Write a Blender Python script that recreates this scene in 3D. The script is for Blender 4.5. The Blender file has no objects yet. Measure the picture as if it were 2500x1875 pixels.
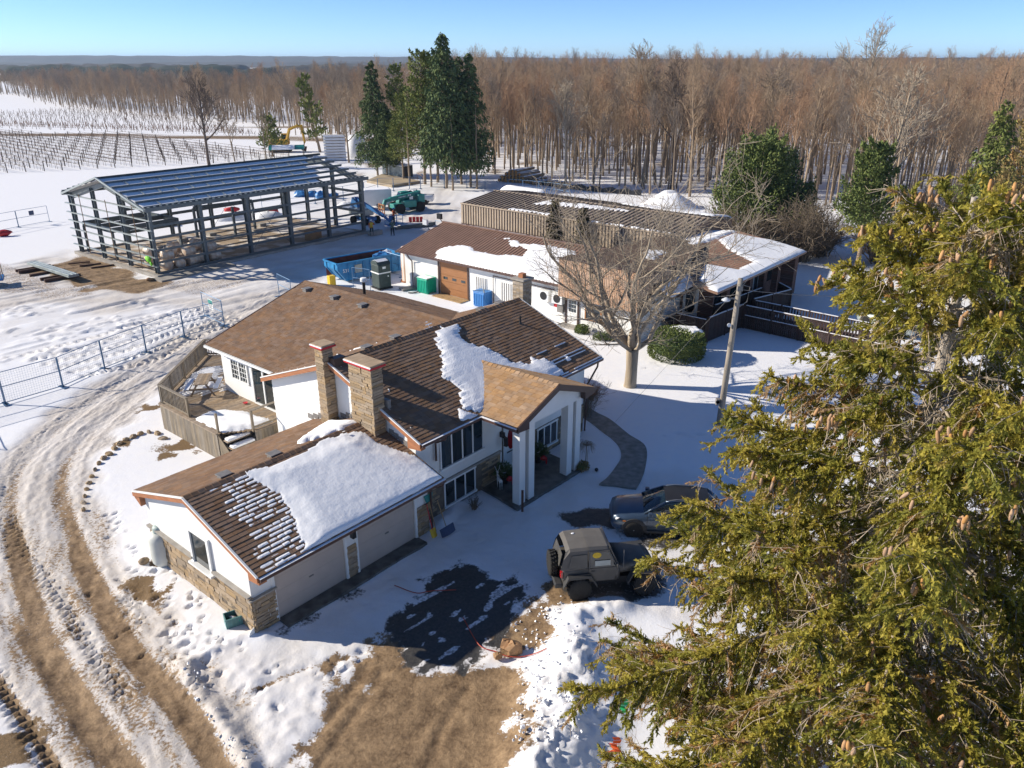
import bpy, math, random
import numpy as np
from mathutils import Vector, Matrix
random.seed(7); RNG = np.random.default_rng(11)
SC = bpy.context.scene; COL = SC.collection
R = math.radians
# ---------------------------------------------------------------- camera
CAM_Z, FPX = 17.5, 1895.0
PITCH = math.atan(787.5 / FPX)
cd = bpy.data.cameras.new('camera'); cam = bpy.data.objects.new('camera', cd); COL.objects.link(cam)
cam.location = (0, 0, CAM_Z); cam.rotation_euler = (math.pi / 2 - PITCH, 0, 0)
cd.sensor_width = 36; cd.lens = 36 * FPX / 2500; cd.clip_start = 0.3; cd.clip_end = 60000
SC.camera = cam
# ---------------------------------------------------------------- sky, sun, exposure
SUN_EL, SUN_AZ = R(26), R(174)                      # sun low in the west, left of the view
SUN_DIR = Vector((math.cos(SUN_AZ) * math.cos(SUN_EL), math.sin(SUN_AZ) * math.cos(SUN_EL), math.sin(SUN_EL)))
w = bpy.data.worlds.new('World'); SC.world = w; w.use_nodes = True
nt = w.node_tree; bg = nt.nodes['Background']
sky = nt.nodes.new('ShaderNodeTexSky'); sky.sky_type = 'NISHITA'; sky.sun_disc = False
sky.sun_elevation = SUN_EL; sky.sun_rotation = math.atan2(SUN_DIR.x, SUN_DIR.y)
sky.altitude = 100; sky.air_density = 0.5; sky.dust_density = 0.0; sky.ozone_density = 5.0
hs = nt.nodes.new('ShaderNodeHueSaturation'); hs.inputs['Saturation'].default_value = 1.02
nt.links.new(sky.outputs[0], hs.inputs['Color']); nt.links.new(hs.outputs[0], bg.inputs[0]); bg.inputs[1].default_value = 0.108
sd = bpy.data.lights.new('sun', 'SUN'); sd.energy = 4.5; sd.angle = R(0.5); sd.color = (1.0, 0.92, 0.79)
sun = bpy.data.objects.new('sun', sd); COL.objects.link(sun)
sun.rotation_euler = SUN_DIR.to_track_quat('Z', 'Y').to_euler(); sun.location = (-40, 20, 40)
SC.view_settings.view_transform = 'Standard'; SC.view_settings.look = 'None'
SC.view_settings.exposure = 0.68; SC.view_settings.gamma = 1.0; SC.view_settings.use_curve_mapping = False
SC.cycles.max_bounces = 6; SC.cycles.diffuse_bounces = 3; SC.cycles.glossy_bounces = 3
SC.cycles.transmission_bounces = 4; SC.cycles.volume_bounces = 0; SC.cycles.transparent_max_bounces = 6
SC.cycles.caustics_reflective = False; SC.cycles.caustics_refractive = False
# ---------------------------------------------------------------- measuring helpers (photo pixel -> point in the place)
_F = Vector((0, math.cos(PITCH), -math.sin(PITCH))); _U = Vector((0, math.sin(PITCH), math.cos(PITCH)))
def ray(u, v): return _F + Vector(((u - 1250) / FPX, 0, 0)) + _U * ((937.5 - v) / FPX)
def gp(u, v, z=0.0):
    d = ray(u, v); t = (z - CAM_Z) / d.z
    return Vector((d.x * t, d.y * t, z))
def at_y(u, v, y):
    d = ray(u, v); t = y / d.y
    return Vector((d.x * t, y, CAM_Z + d.z * t))
def on_plane(u, v, p, n):
    o = Vector((0, 0, CAM_Z)); d = ray(u, v)
    t = (Vector(p) - o).dot(n) / d.dot(n)
    return o + d * t
# ---------------------------------------------------------------- materials
def _n(nt, t, **k):
    n = nt.nodes.new(t)
    for a, b in k.items(): setattr(n, a, b)
    return n
def mat(name, col, rough=.7, var=.25, scale=4, bump=0, bscale=None, metal=0, spec=.4, col2=None, island=0, coat=0,
        stretch=None, emit=None, alpha=1, trans=0, detail=6, thr=None, world=False):
    m = bpy.data.materials.new(name); m.use_nodes = True; nt = m.node_tree; L = nt.links.new
    b = nt.nodes['Principled BSDF']
    b.inputs['Roughness'].default_value = rough; b.inputs['Metallic'].default_value = metal
    b.inputs['Specular IOR Level'].default_value = spec; b.inputs['Coat Weight'].default_value = coat
    tc = _n(nt, 'ShaderNodeTexCoord'); mp = _n(nt, 'ShaderNodeMapping')
    if world: L(_n(nt, 'ShaderNodeNewGeometry').outputs['Position'], mp.inputs[0])
    else: L(tc.outputs['Object'], mp.inputs[0])
    if stretch: mp.inputs['Scale'].default_value = stretch
    nz = _n(nt, 'ShaderNodeTexNoise'); nz.inputs['Scale'].default_value = scale; nz.inputs['Detail'].default_value = detail
    L(mp.outputs[0], nz.inputs[0])
    c = Vector(col); c2 = Vector(col2) if col2 else c * (1 - var)
    mx = _n(nt, 'ShaderNodeMix', data_type='RGBA'); mx.inputs[6].default_value = (*c2, 1); mx.inputs[7].default_value = (*c, 1)
    mr = _n(nt, 'ShaderNodeMapRange'); a0, a1 = thr if thr else (.35, .65)
    mr.inputs[1].default_value = a0; mr.inputs[2].default_value = a1
    L(nz.outputs[0], mr.inputs[0]); L(mr.outputs[0], mx.inputs[0]); out = mx.outputs[2]
    if island:
        g = _n(nt, 'ShaderNodeNewGeometry'); oi = _n(nt, 'ShaderNodeObjectInfo'); ad = _n(nt, 'ShaderNodeMath', operation='ADD')
        fr = _n(nt, 'ShaderNodeMath', operation='FRACT'); L(g.outputs['Random Per Island'], ad.inputs[0]); L(oi.outputs['Random'], ad.inputs[1]); L(ad.outputs[0], fr.inputs[0])
        hs = _n(nt, 'ShaderNodeHueSaturation'); r2 = _n(nt, 'ShaderNodeMapRange'); r2.inputs[3].default_value = 1 - island; r2.inputs[4].default_value = 1 + island
        L(fr.outputs[0], r2.inputs[0]); L(r2.outputs[0], hs.inputs['Value']); L(out, hs.inputs['Color'])
        f2 = _n(nt, 'ShaderNodeMath', operation='MULTIPLY'); f2.inputs[1].default_value = 7.31; L(fr.outputs[0], f2.inputs[0])
        f3 = _n(nt, 'ShaderNodeMath', operation='FRACT'); L(f2.outputs[0], f3.inputs[0])
        r3 = _n(nt, 'ShaderNodeMapRange'); r3.inputs[3].default_value = 1 - island; r3.inputs[4].default_value = 1 + island; L(f3.outputs[0], r3.inputs[0]); L(r3.outputs[0], hs.inputs['Saturation'])
        out = hs.outputs[0]
    L(out, b.inputs['Base Color'])
    if bump:
        bp = _n(nt, 'ShaderNodeBump'); bp.inputs['Strength'].default_value = min(1, bump); bp.inputs['Distance'].default_value = .03 * max(1, bump)
        n2 = _n(nt, 'ShaderNodeTexNoise'); n2.inputs['Scale'].default_value = bscale or scale * 4; n2.inputs['Detail'].default_value = 5
        L(mp.outputs[0], n2.inputs[0]); L(n2.outputs[0], bp.inputs['Height']); L(bp.outputs[0], b.inputs['Normal'])
    if emit: b.inputs['Emission Color'].default_value = (*col, 1); b.inputs['Emission Strength'].default_value = emit
    if trans: b.inputs['Transmission Weight'].default_value = trans
    b.inputs['Alpha'].default_value = alpha
    return m
# ---------------------------------------------------------------- mesh builder
class MB:
    def __init__(s): s.v = []; s.f = []; s.mi = []; s.cur = 0
    def add(s, vs, fs):
        o = len(s.v); s.v += [tuple(p) for p in vs]; s.f += [tuple(i + o for i in f) for f in fs]; s.mi += [s.cur] * len(fs); return s
    def box(s, x0, x1, y0, y1, z0, z1, M=None):
        vs = [Vector((x, y, z)) for x in (x0, x1) for y in (y0, y1) for z in (z0, z1)]
        if M is not None: vs = [M @ p for p in vs]
        return s.add(vs, [(0, 1, 3, 2), (4, 6, 7, 5), (0, 4, 5, 1), (2, 3, 7, 6), (0, 2, 6, 4), (1, 5, 7, 3)])
    def cbox(s, c, d, rz=0, M=None):
        T = Matrix.Translation(c) @ Matrix.Rotation(rz, 4, 'Z')
        if M is not None: T = T @ M
        return s.box(-d[0] / 2, d[0] / 2, -d[1] / 2, d[1] / 2, -d[2] / 2, d[2] / 2, T)
    def beam(s, a, b, w, h=None, up=(0, 0, 1)):
        a = Vector(a); b = Vector(b); h = h or w; d = b - a; ln = d.length; d.normalize()
        sx = d.cross(Vector(up))
        if sx.length < 1e-4: sx = Vector((1, 0, 0))
        sx.normalize(); uz = sx.cross(d)
        vs = [p + sx * (i * w / 2) + uz * (j * h / 2) for p in (a, b) for i in (-1, 1) for j in (-1, 1)]
        return s.add(vs, [(0, 1, 3, 2), (4, 6, 7, 5), (0, 4, 5, 1), (2, 3, 7, 6), (0, 2, 6, 4), (1, 5, 7, 3)])
    def tube(s, pts, r, n=8, cap=True):
        pts = [Vector(p) for p in pts]; rs = r if isinstance(r, (list, tuple)) else [r] * len(pts); vs = []; fs = []
        for i, p in enumerate(pts):
            d = (pts[min(i + 1, len(pts) - 1)] - pts[max(i - 1, 0)]).normalized()
            a = d.cross(Vector((0, 0, 1)))
            if a.length < 1e-3: a = Vector((1, 0, 0))
            a.normalize(); b = d.cross(a)
            for k in range(n):
                t = 2 * math.pi * k / n; vs.append(p + a * (math.cos(t) * rs[i]) + b * (math.sin(t) * rs[i]))
        for i in range(len(pts) - 1):
            for k in range(n): fs.append((i * n + k, i * n + (k + 1) % n, (i + 1) * n + (k + 1) % n, (i + 1) * n + k))
        if cap: fs.append(tuple(range(n))); fs.append(tuple((len(pts) - 1) * n + k for k in reversed(range(n))))
        return s.add(vs, fs)
    def lathe(s, prof, n=16, c=(0, 0, 0), axis='Z', M=None):
        vs = []; fs = []
        for r, z in prof:
            for k in range(n):
                t = 2 * math.pi * k / n; x, y = r * math.cos(t), r * math.sin(t)
                p = Vector((x, y, z)) if axis == 'Z' else (Vector((x, z, y)) if axis == 'Y' else Vector((z, x, y)))
                if M is not None: p = M @ p
                vs.append(p + Vector(c))
        for i in range(len(prof) - 1):
            for k in range(n): fs.append((i * n + k, i * n + (k + 1) % n, (i + 1) * n + (k + 1) % n, (i + 1) * n + k))
        fs.append(tuple(reversed(range(n)))); fs.append(tuple((len(prof) - 1) * n + k for k in range(n)))
        return s.add(vs, fs)
    def poly(s, pts): return s.add(pts, [tuple(range(len(pts)))])
    def prism(s, pts, off):
        pts = [Vector(p) for p in pts]; off = Vector(off); n = len(pts)
        fs = [tuple(range(n)), tuple(reversed(range(n, 2 * n)))] + [(i, n + i, n + (i + 1) % n, (i + 1) % n) for i in range(n)]
        return s.add(pts + [p + off for p in pts], fs)
    def loft(s, rings, cap=True, closed=True):
        n = len(rings[0]); vs = [p for r in rings for p in r]; fs = []
        for i in range(len(rings) - 1):
            for k in range(n if closed else n - 1): fs.append((i * n + k, i * n + (k + 1) % n, (i + 1) * n + (k + 1) % n, (i + 1) * n + k))
        if cap and closed: fs.append(tuple(reversed(range(n)))); fs.append(tuple((len(rings) - 1) * n + k for k in range(n)))
        return s.add(vs, fs)
    def blob(s, c, r, n=8, m=5, jit=.0):
        prof = []
        for i in range(m + 1):
            t = math.pi * i / m; prof.append((max(.001, math.sin(t)), -math.cos(t)))
        o = len(s.v); rr = r if isinstance(r, (tuple, list)) else (r, r, r)
        s.lathe(prof, n)
        for i in range(o, len(s.v)):
            x, y, z = s.v[i]; k = 1 + random.uniform(-jit, jit); s.v[i] = (c[0] + x * rr[0] * k, c[1] + y * rr[1] * k, c[2] + z * rr[2] * k)
        return s
    def mesh(s, name, m, smooth=False):
        me = bpy.data.meshes.new(name); me.from_pydata(s.v, [], s.f)
        for x in (m if isinstance(m, (list, tuple)) else [m]): me.materials.append(x)
        if isinstance(m, (list, tuple)): me.polygons.foreach_set('material_index', s.mi)
        if smooth: me.polygons.foreach_set('use_smooth', [True] * len(s.f))
        import bmesh
        bm = bmesh.new(); bm.from_mesh(me); bmesh.ops.recalc_face_normals(bm, faces=bm.faces); bm.to_mesh(me); bm.free()
        me.update(); return me
    def build(s, name, m, parent=None, smooth=False, bevel=0, **k):
        o = link(name, s.mesh(name, m, smooth), parent, **k)
        if bevel:
            bv = o.modifiers.new('edge', 'BEVEL'); bv.width = bevel; bv.segments = 2; bv.limit_method = 'ANGLE'
        return o
def link(name, me, parent=None, loc=None, rot=None, scale=None, **k):
    o = bpy.data.objects.new(name, me); COL.objects.link(o)
    if parent: o.parent = parent
    if loc is not None: o.location = loc
    if rot is not None: o.rotation_euler = rot
    if scale is not None: o.scale = scale
    for a, b in k.items(): o[a] = b
    return o
def np_mesh(name, V, F, m, smooth=False, attrs=None):
    V = np.asarray(V, dtype=np.float32); F = np.asarray(F, dtype=np.int32); k = F.shape[1]
    me = bpy.data.meshes.new(name); me.vertices.add(len(V)); me.vertices.foreach_set('co', V.ravel())
    me.loops.add(F.size); me.loops.foreach_set('vertex_index', F.ravel())
    me.polygons.add(len(F)); me.polygons.foreach_set('loop_start', np.arange(0, F.size, k, dtype=np.int32))
    if smooth: me.polygons.foreach_set('use_smooth', np.ones(len(F), dtype=bool))
    me.materials.append(m); me.update(calc_edges=True)
    for a, arr in (attrs or {}).items():
        at = me.attributes.new(a, 'FLOAT', 'POINT'); at.data.foreach_set('value', np.asarray(arr, dtype=np.float32))
    me.validate(); return me
def thing(name, label, cat, loc=(0, 0, 0), rz=0, group=None):
    o = bpy.data.objects.new(name, None); COL.objects.link(o); o.location = loc; o.rotation_euler = (0, 0, rz)
    o['label'] = label; o['category'] = cat; o.empty_display_size = .1
    if group: o['group'] = group
    return o
def tag(o, label, cat, group=None):
    o['label'] = label; o['category'] = cat
    if group: o['group'] = group
    return o
def kids(o): return [c for c in bpy.data.objects if c.parent == o]
def copy_tree(o, loc=None, rz=None, label=None, scale=None, tree=None):
    c = o.copy(); COL.objects.link(c)
    if loc is not None: c.location = loc
    if rz is not None: c.rotation_euler = (0, 0, rz)
    if scale is not None: c.scale = (scale,) * 3 if not isinstance(scale, tuple) else scale
    if label: c['label'] = label
    def rec(a, b):
        for ch in (tree[a.name] if tree and a.name in tree else kids(a)):
            d = ch.copy(); COL.objects.link(d); d.parent = b; rec(ch, d)
    rec(o, c); return c
def noise2(x, y, s=1.0, seed=0):          # cheap smooth value noise for arrays
    x = np.asarray(x) / s + seed * 17.3; y = np.asarray(y) / s - seed * 9.1
    xi = np.floor(x).astype(np.int64); yi = np.floor(y).astype(np.int64); fx = x - xi; fy = y - yi
    fx = fx * fx * (3 - 2 * fx); fy = fy * fy * (3 - 2 * fy)
    def h(a, b): 
        n = (a * 374761393 + b * 668265263 + seed * 1442695) & 0x7fffffff
        n = ((n ^ (n >> 13)) * 1274126177) & 0x7fffffff
        return ((n ^ (n >> 16)) & 0xffff) / 65535.0
    return (h(xi, yi) * (1 - fx) + h(xi + 1, yi) * fx) * (1 - fy) + (h(xi, yi + 1) * (1 - fx) + h(xi + 1, yi + 1) * fx) * fy
def smooth(a, b, x): t = np.clip((x - a) / (b - a), 0, 1); return t * t * (3 - 2 * t)
def seg_dist(px, py, pts):                # distance, signed side offset and along-length to a polyline
    best = np.full(px.shape, 1e9); off = np.zeros(px.shape); al = np.zeros(px.shape); s0 = 0
    for (ax, ay), (bx, by) in zip(pts[:-1], pts[1:]):
        dx, dy = bx - ax, by - ay; ln = math.hypot(dx, dy)
        t = np.clip(((px - ax) * dx + (py - ay) * dy) / (ln * ln), 0, 1); qx = px - ax - t * dx; qy = py - ay - t * dy
        d = np.hypot(qx, qy); k = d < best; best = np.where(k, d, best)
        off = np.where(k, np.sign(dx * qy - dy * qx) * d, off); al = np.where(k, s0 + t * ln, al); s0 += ln
    return best, off, al
def spline(pts, n=6):
    pts = [Vector((*p, 0)[:3]) for p in pts]; out = []
    for i in range(len(pts) - 1):
        p0, p1, p2, p3 = pts[max(i - 1, 0)], pts[i], pts[i + 1], pts[min(i + 2, len(pts) - 1)]
        for k in range(n):
            t = k / n; out.append(.5 * ((2 * p1) + (p2 - p0) * t + (2 * p0 - 5 * p1 + 4 * p2 - p3) * t * t + (3 * p1 - p0 - 3 * p2 + p3) * t ** 3))
    out.append(pts[-1]); return [(p.x, p.y) for p in out]
def in_poly(px, py, pts):
    ins = np.zeros(px.shape, dtype=bool); n = len(pts)
    for i in range(n):
        x0, y0 = pts[i]; x1, y1 = pts[(i + 1) % n]
        if y0 == y1: continue
        ins ^= ((y0 > py) != (y1 > py)) & (px < (x1 - x0) * (py - y0) / (y1 - y0) + x0)
    return ins
def poly_sd(px, py, pts):                 # + inside, - outside
    d, _, _ = seg_dist(px, py, list(pts) + [pts[0]]); return np.where(in_poly(px, py, pts), d, -d)
# ================================================================ GROUND
def lines(segs, far_lo, far_hi, g=1.06):
    out = []; 
    for a, b, s in segs: out += list(np.arange(a, b - s * .5, s))
    out.append(segs[-1][1]); s = segs[-1][2]; x = out[-1]
    while x < far_hi: s *= g; x += s; out.append(x)
    s = segs[0][2]; x = out[0]; lo = []
    while x > far_lo: s *= g; x -= s; lo.append(x)
    return np.array(lo[::-1] + out)
def S(*p): return [tuple(gp(x * 1.1302, y * 1.1302).xy) for x, y in p]     # photo reading at 2212 px wide
GX = lines([(-52, -24.5, .17), (-24.5, 8, .085), (8, 30, .25)], -9000, 9000)
GY = lines([(12.5, 44, .085), (44, 73, .17)], -80, 14000)
X, Y = np.meshgrid(GX, GY); X1, Y1 = X.ravel(), Y.ravel()
Z = np.zeros_like(X1); mud = np.zeros_like(X1); pack = np.zeros_like(X1); wet = np.zeros_like(X1); grass = np.zeros_like(X1)
def near(pts, m): 
    a = np.array(pts); return (X1 > a[:, 0].min() - m) & (X1 < a[:, 0].max() + m) & (Y1 > a[:, 1].min() - m) & (Y1 < a[:, 1].max() + m)
def line_mask(pts, m):
    k = np.where(near(pts, m))[0]; d, o, a = seg_dist(X1[k], Y1[k], pts); return k, d, o, a
def area(pts, m=3):
    k = np.where(near(pts, m))[0]; return k, poly_sd(X1[k], Y1[k], pts)
rough_n = noise2(X1, Y1, .5, 1) * .5 + noise2(X1, Y1, .22, 2) * .5
big_n = noise2(X1, Y1, 3, 3); huge_n = noise2(X1, Y1, 14, 4)
near_f = 1 - smooth(60, 110, np.hypot(X1, Y1))
Z += (huge_n - .5) * .10 * near_f + (big_n - .5) * .05 * near_f
# --- farm track curving past the house
track = spline(S((420, 1760), (330, 1600), (230, 1450), (150, 1300), (98, 1200), (78, 1100), (98, 1000), (160, 925), (245, 860), (340, 795), (410, 748), (470, 712), (560, 672), (640, 630)), 5)
k, d, o, a = line_mask(track, 5)
edge = 1 - smooth(1.9, 3.0, d + (noise2(X1[k], Y1[k], 1.2, 9) - .5) * 1.0)
pack[k] = np.maximum(pack[k], edge * (.72 + .3 * noise2(a, o * 3, 1.5, 5)))
Z[k] -= .06 * edge
nearend = 1 - smooth(9, 32, a)                              # muddy only at the near end
streak = noise2(a, o * 6, 3.0, 12)
for c, wd in ((-.95, .42), (.95, .42)):
    r = np.exp(-((o - c + .12 * np.sin(a * .5)) / wd) ** 2); Z[k] -= .07 * r
    mud[k] = np.maximum(mud[k], r * (nearend * (.62 + .7 * streak) + .22 * (1 - smooth(24, 42, a)) * (.4 + streak)))
for c in (-.3, .35, -1.6, 1.6):
    r = np.exp(-((o - c) / .13) ** 2); Z[k] += .045 * r * noise2(a, o, .6, 8)
Z[k] += edge * (noise2(a, o * 4, .35, 6) - .5) * .06; mud[k] = np.maximum(mud[k], edge * nearend * (.02 + .62 * noise2(a, o * 3, 1.1, 14))); pack[k] = np.maximum(pack[k], edge * .75 * noise2(a * .5, o * 5, .9, 15))
t2 = spline(S((330, 1780), (205, 1600), (128, 1480), (62, 1385), (10, 1290), (-40, 1200)), 6)     # second pair of ruts further left
k, d, o, a = line_mask(t2, 2.5)
r = np.exp(-(o / .42) ** 2); mud[k] = np.maximum(mud[k], r * (.75 + .4 * noise2(a, o, 1.2, 3)) * (1 - smooth(9, 14, a))); Z[k] -= .09 * r
pack[k] = np.maximum(pack[k], .75 * np.exp(-(o / 1.1) ** 2))
t3 = spline(S((190, 1760), (110, 1640), (45, 1540), (-20, 1450)), 6)
k, d, o, a = line_mask(t3, 2); r = np.exp(-(o / .2) ** 2); mud[k] = np.maximum(mud[k], r * 1.0); Z[k] -= .07 * r; pack[k] = np.maximum(pack[k], .5 * np.exp(-(o / .7) ** 2))
def tread(pts, width=.24, depth=.05, pitch=.27, n=6):        # cleated tyre print pressed into soft snow
    global Z
    p = spline(S(*pts), n); k, d, o, a = line_mask(p, .6); m = 1 - smooth(width * .8, width, np.abs(o))
    Z[k] += m * (depth * (np.sin((a + np.abs(o) * .7) * 2 * math.pi / pitch) > .1) - depth * .75); pack[k] = np.maximum(pack[k], m * .15)
tread(((265, 1500), (180, 1370), (110, 1265), (55, 1180), (28, 1110)), .30, .08, .30)
tread(((130, 1690), (70, 1590), (0, 1480), (-60, 1390)), .34, .08, .30)
tread(((20, 1200), (0, 1100), (20, 1010), (90, 930), (180, 870), (300, 800)), .26, .04)
for off in range(6):
    tread(((40 + off * 26, 770 + off * 9), (180 + off * 30, 735 + off * 8), (330 + off * 22, 690 + off * 6), (430 + off * 20, 668 + off * 4)), .34, .16, .55)
# --- trampled construction yard
yard = S((-400, 640), (-60, 610), (30, 575), (150, 540), (330, 610), (520, 560), (690, 520), (800, 480), (960, 400), (1050, 470), (960, 520), (840, 560), (700, 600), (640, 640), (560, 680), (455, 705), (330, 660), (200, 690), (60, 660), (-60, 700), (-400, 760))
k, s = area(yard, 6); e = smooth(-1.5, 2.0, s + (noise2(X1[k], Y1[k], 4, 21) - .5) * 3)
pack[k] = np.maximum(pack[k], e * (.36 + .6 * noise2(X1[k] * .6, Y1[k] * 1.6, 2.2, 22))); rut = noise2(X1[k] * .766 - Y1[k] * .643, (X1[k] * .643 + Y1[k] * .766) * .12, .55, 27)
Z[k] += e * ((noise2(X1[k], Y1[k], .8, 23) - .5) * .08 + (rut - .5) * .16); pack[k] = np.maximum(pack[k], e * .62 * (rut > .5) * noise2(X1[k], Y1[k], 1.6, 30))
for poly, st in ((S((150, 560), (215, 540), (300, 600), (345, 615), (300, 640), (210, 628), (130, 610), (60, 590), (95, 575)), .95),
                 (S((-80, 560), (60, 572), (150, 610), (220, 640), (60, 640), (-80, 620)), .45), (S((330, 618), (480, 600), (560, 600), (420, 640)), .4)):
    k, s = area(poly, 3); mud[k] = np.maximum(mud[k], st * smooth(-1.0, .8, s + (noise2(X1[k], Y1[k], 1.5, 25) - .5) * 2.4))
rag = S((-300, 640), (-60, 660), (60, 650), (200, 660), (330, 640), (460, 690), (430, 740), (300, 770), (150, 760), (0, 800), (-300, 860))
k, s = area(rag, 5); e = smooth(-2, 2, s + (noise2(X1[k], Y1[k], 3, 71) - .5) * 4); rt = noise2(X1[k] * .766 - Y1[k] * .643, (X1[k] * .643 + Y1[k] * .766) * .22, .6, 72)
Z[k] += e * ((rt > .62) * .10 * noise2(X1[k], Y1[k], 1.1, 73) + (noise2(X1[k], Y1[k], .45, 74) > .66) * .09 * (noise2(X1[k], Y1[k], 2.5, 75) > .5) - .03); pack[k] = np.maximum(pack[k], e * .4 * noise2(X1[k], Y1[k], 1.3, 76))
back_yard = S((640, 470), (720, 420), (1000, 405), (1080, 470), (1000, 520), (900, 560), (700, 560))
k, s = area(back_yard, 8); pack[k] = np.maximum(pack[k], .6 * smooth(-3, 2, s) * noise2(X1[k] * .5, Y1[k] * 2.5, 2, 28)); Z[k] += smooth(-3, 2, s) * (noise2(X1[k] * .3, Y1[k] * 1.5, 1.2, 29) - .5) * .16
# --- drive in front of the garage: packed snow, wet asphalt, thawed mud
drive = S((602, 1392), (760, 1270), (935, 1160), (1000, 1095), (1115, 1095), (1240, 1010), (1330, 1040), (1420, 1010), (1700, 1080), (2300, 1150), (2300, 1500), (1400, 1330), (1240, 1310), (1150, 1330), (1135, 1420), (1105, 1540), (1075, 1760), (560, 1760), (540, 1650), (395, 1440), (480, 1400))
k, s = area(drive, 3); e = smooth(-.6, .5, s + (noise2(X1[k], Y1[k], 1, 31) - .5) * .8)
pack[k] = np.maximum(pack[k], e * (.14 + .34 * noise2(X1[k] * 1.5, Y1[k] * 1.5, 1.4, 32))); Z[k] += e * (rough_n[k] - .6) * .045 - .05 * e
asph = S((905, 1262), (960, 1225), (1010, 1215), (1055, 1245), (1110, 1235), (1130, 1262), (1125, 1310), (1080, 1380), (1030, 1420), (960, 1445), (880, 1420), (848, 1385), (860, 1330))
k, s = area(asph, 2); e = smooth(-.35, .3, s + (noise2(X1[k], Y1[k], .6, 35) - .5) * 1.1 + (noise2(X1[k], Y1[k], .25, 36) - .5) * .5); wet[k] = np.maximum(wet[k], e * (1.0 - .55 * (noise2(X1[k] + Y1[k], (X1[k] - Y1[k]) * 2.5, .8, 38) > .72))); Z[k] -= e * .03
for pts, st in ((S((1215, 1112), (1262, 1096), (1330, 1105), (1330, 1140), (1230, 1135)), 1.0), (S((1185, 1235), (1215, 1275), (1300, 1300), (1420, 1285), (1440, 1250), (1400, 1215), (1300, 1220)), .8),
                (S((1330, 1140), (1420, 1150), (1560, 1160), (1560, 1185), (1430, 1180), (1340, 1165)), .75), (S((595, 1372), (640, 1342), (760, 1262), (770, 1272), (650, 1365)), .6)):
    k, s = area(pts, 2); wet[k] = np.maximum(wet[k], st * smooth(-.25, .3, s + (noise2(X1[k], Y1[k], .7, 37) - .5) * .9))
thaw = S((845, 1392), (950, 1440), (1060, 1410), (1130, 1330), (1165, 1300), (1180, 1340), (1160, 1400), (1130, 1420), (1095, 1540), (1060, 1780), (560, 1790), (600, 1680), (700, 1600), (760, 1500), (800, 1430))
k, s = area(thaw, 3); n = (noise2(X1[k], Y1[k], 1.2, 41) - .5) * 1.9 + (noise2(X1[k], Y1[k], .35, 42) - .5) * .9
lobe = smooth(-.9, .7, s + n); mud[k] = np.maximum(mud[k], lobe * 1.05); Z[k] -= .05 * lobe
for pts in (S((690, 1425), (715, 1418), (722, 1440), (705, 1452), (690, 1442)), S((640, 1610), (760, 1560), (800, 1600), (700, 1680)), S((285, 1260), (330, 1290), (345, 1320), (320, 1310)), S((1180, 1262), (1235, 1250), (1260, 1300), (1200, 1300))):
    k, s = area(pts, 1.5); mud[k] = np.maximum(mud[k], smooth(-.3, .2, s + (noise2(X1[k], Y1[k], .5, 44) - .5) * .6))
for pts in (((600, 1659), (700, 1560), (790, 1440)), ((680, 1659), (760, 1545), (830, 1440)), ((520, 1500), (650, 1440), (800, 1400)), ((930, 1650), (960, 1560), (1010, 1480))):
    p = spline(S(*pts), 5); k, d, o, a = line_mask(p, 1); r = np.exp(-(o / .16) ** 2); Z[k] -= .045 * r; mud[k] = np.maximum(mud[k], r * .8 * noise2(a, o, .6, 46))
k, s = area(S((400, 1440), (640, 1400), (850, 1400), (800, 1480), (700, 1600), (560, 1660), (540, 1650)), 1)   # scraped, streaky snow
pack[k] = np.maximum(pack[k], smooth(-.3, .6, s) * (.18 + .3 * noise2((X1[k] + Y1[k]) * 3, (X1[k] - Y1[k]) * .5, 1.0, 47)))
# --- ploughed banks and the heap beside the drive
def bank(pts, h, wd, seed, dirty=.1):
    global Z
    p = spline(S(*pts), 6); k, d, o, a = line_mask(p, wd * 3)
    n = .55 + .5 * noise2(X1[k], Y1[k], .7, seed) + .6 * np.abs(noise2(X1[k], Y1[k], .34, seed + 1) - .5) + .5 * np.abs(noise2(X1[k], Y1[k], .19, seed + 2) - .5) * (noise2(X1[k], Y1[k], 1.0, seed + 3) > .35)
    Z[k] += h * np.exp(-(o / wd) ** 2) * n; 
bank(((395, 1430), (430, 1490), (480, 1560), (520, 1620), (535, 1660)), .20, .28, 50)
bank(((420, 1425), (520, 1375), (575, 1372)), .10, .22, 52)
bank(((1150, 1480), (1215, 1400), (1255, 1330), (1330, 1310)), .3, .6, 54)
bank(((1110, 1760), (1150, 1600), (1190, 1500), (1230, 1440)), .42, .75, 56)
bank(((1180, 1700), (1250, 1560), (1280, 1430)), .5, .9, 58)
bank(((990, 1090), (935, 1150), (975, 1110)), .15, .3, 60)
bank(((255, 1290), (290, 1240), (310, 1190)), .05, .3, 61)
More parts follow.
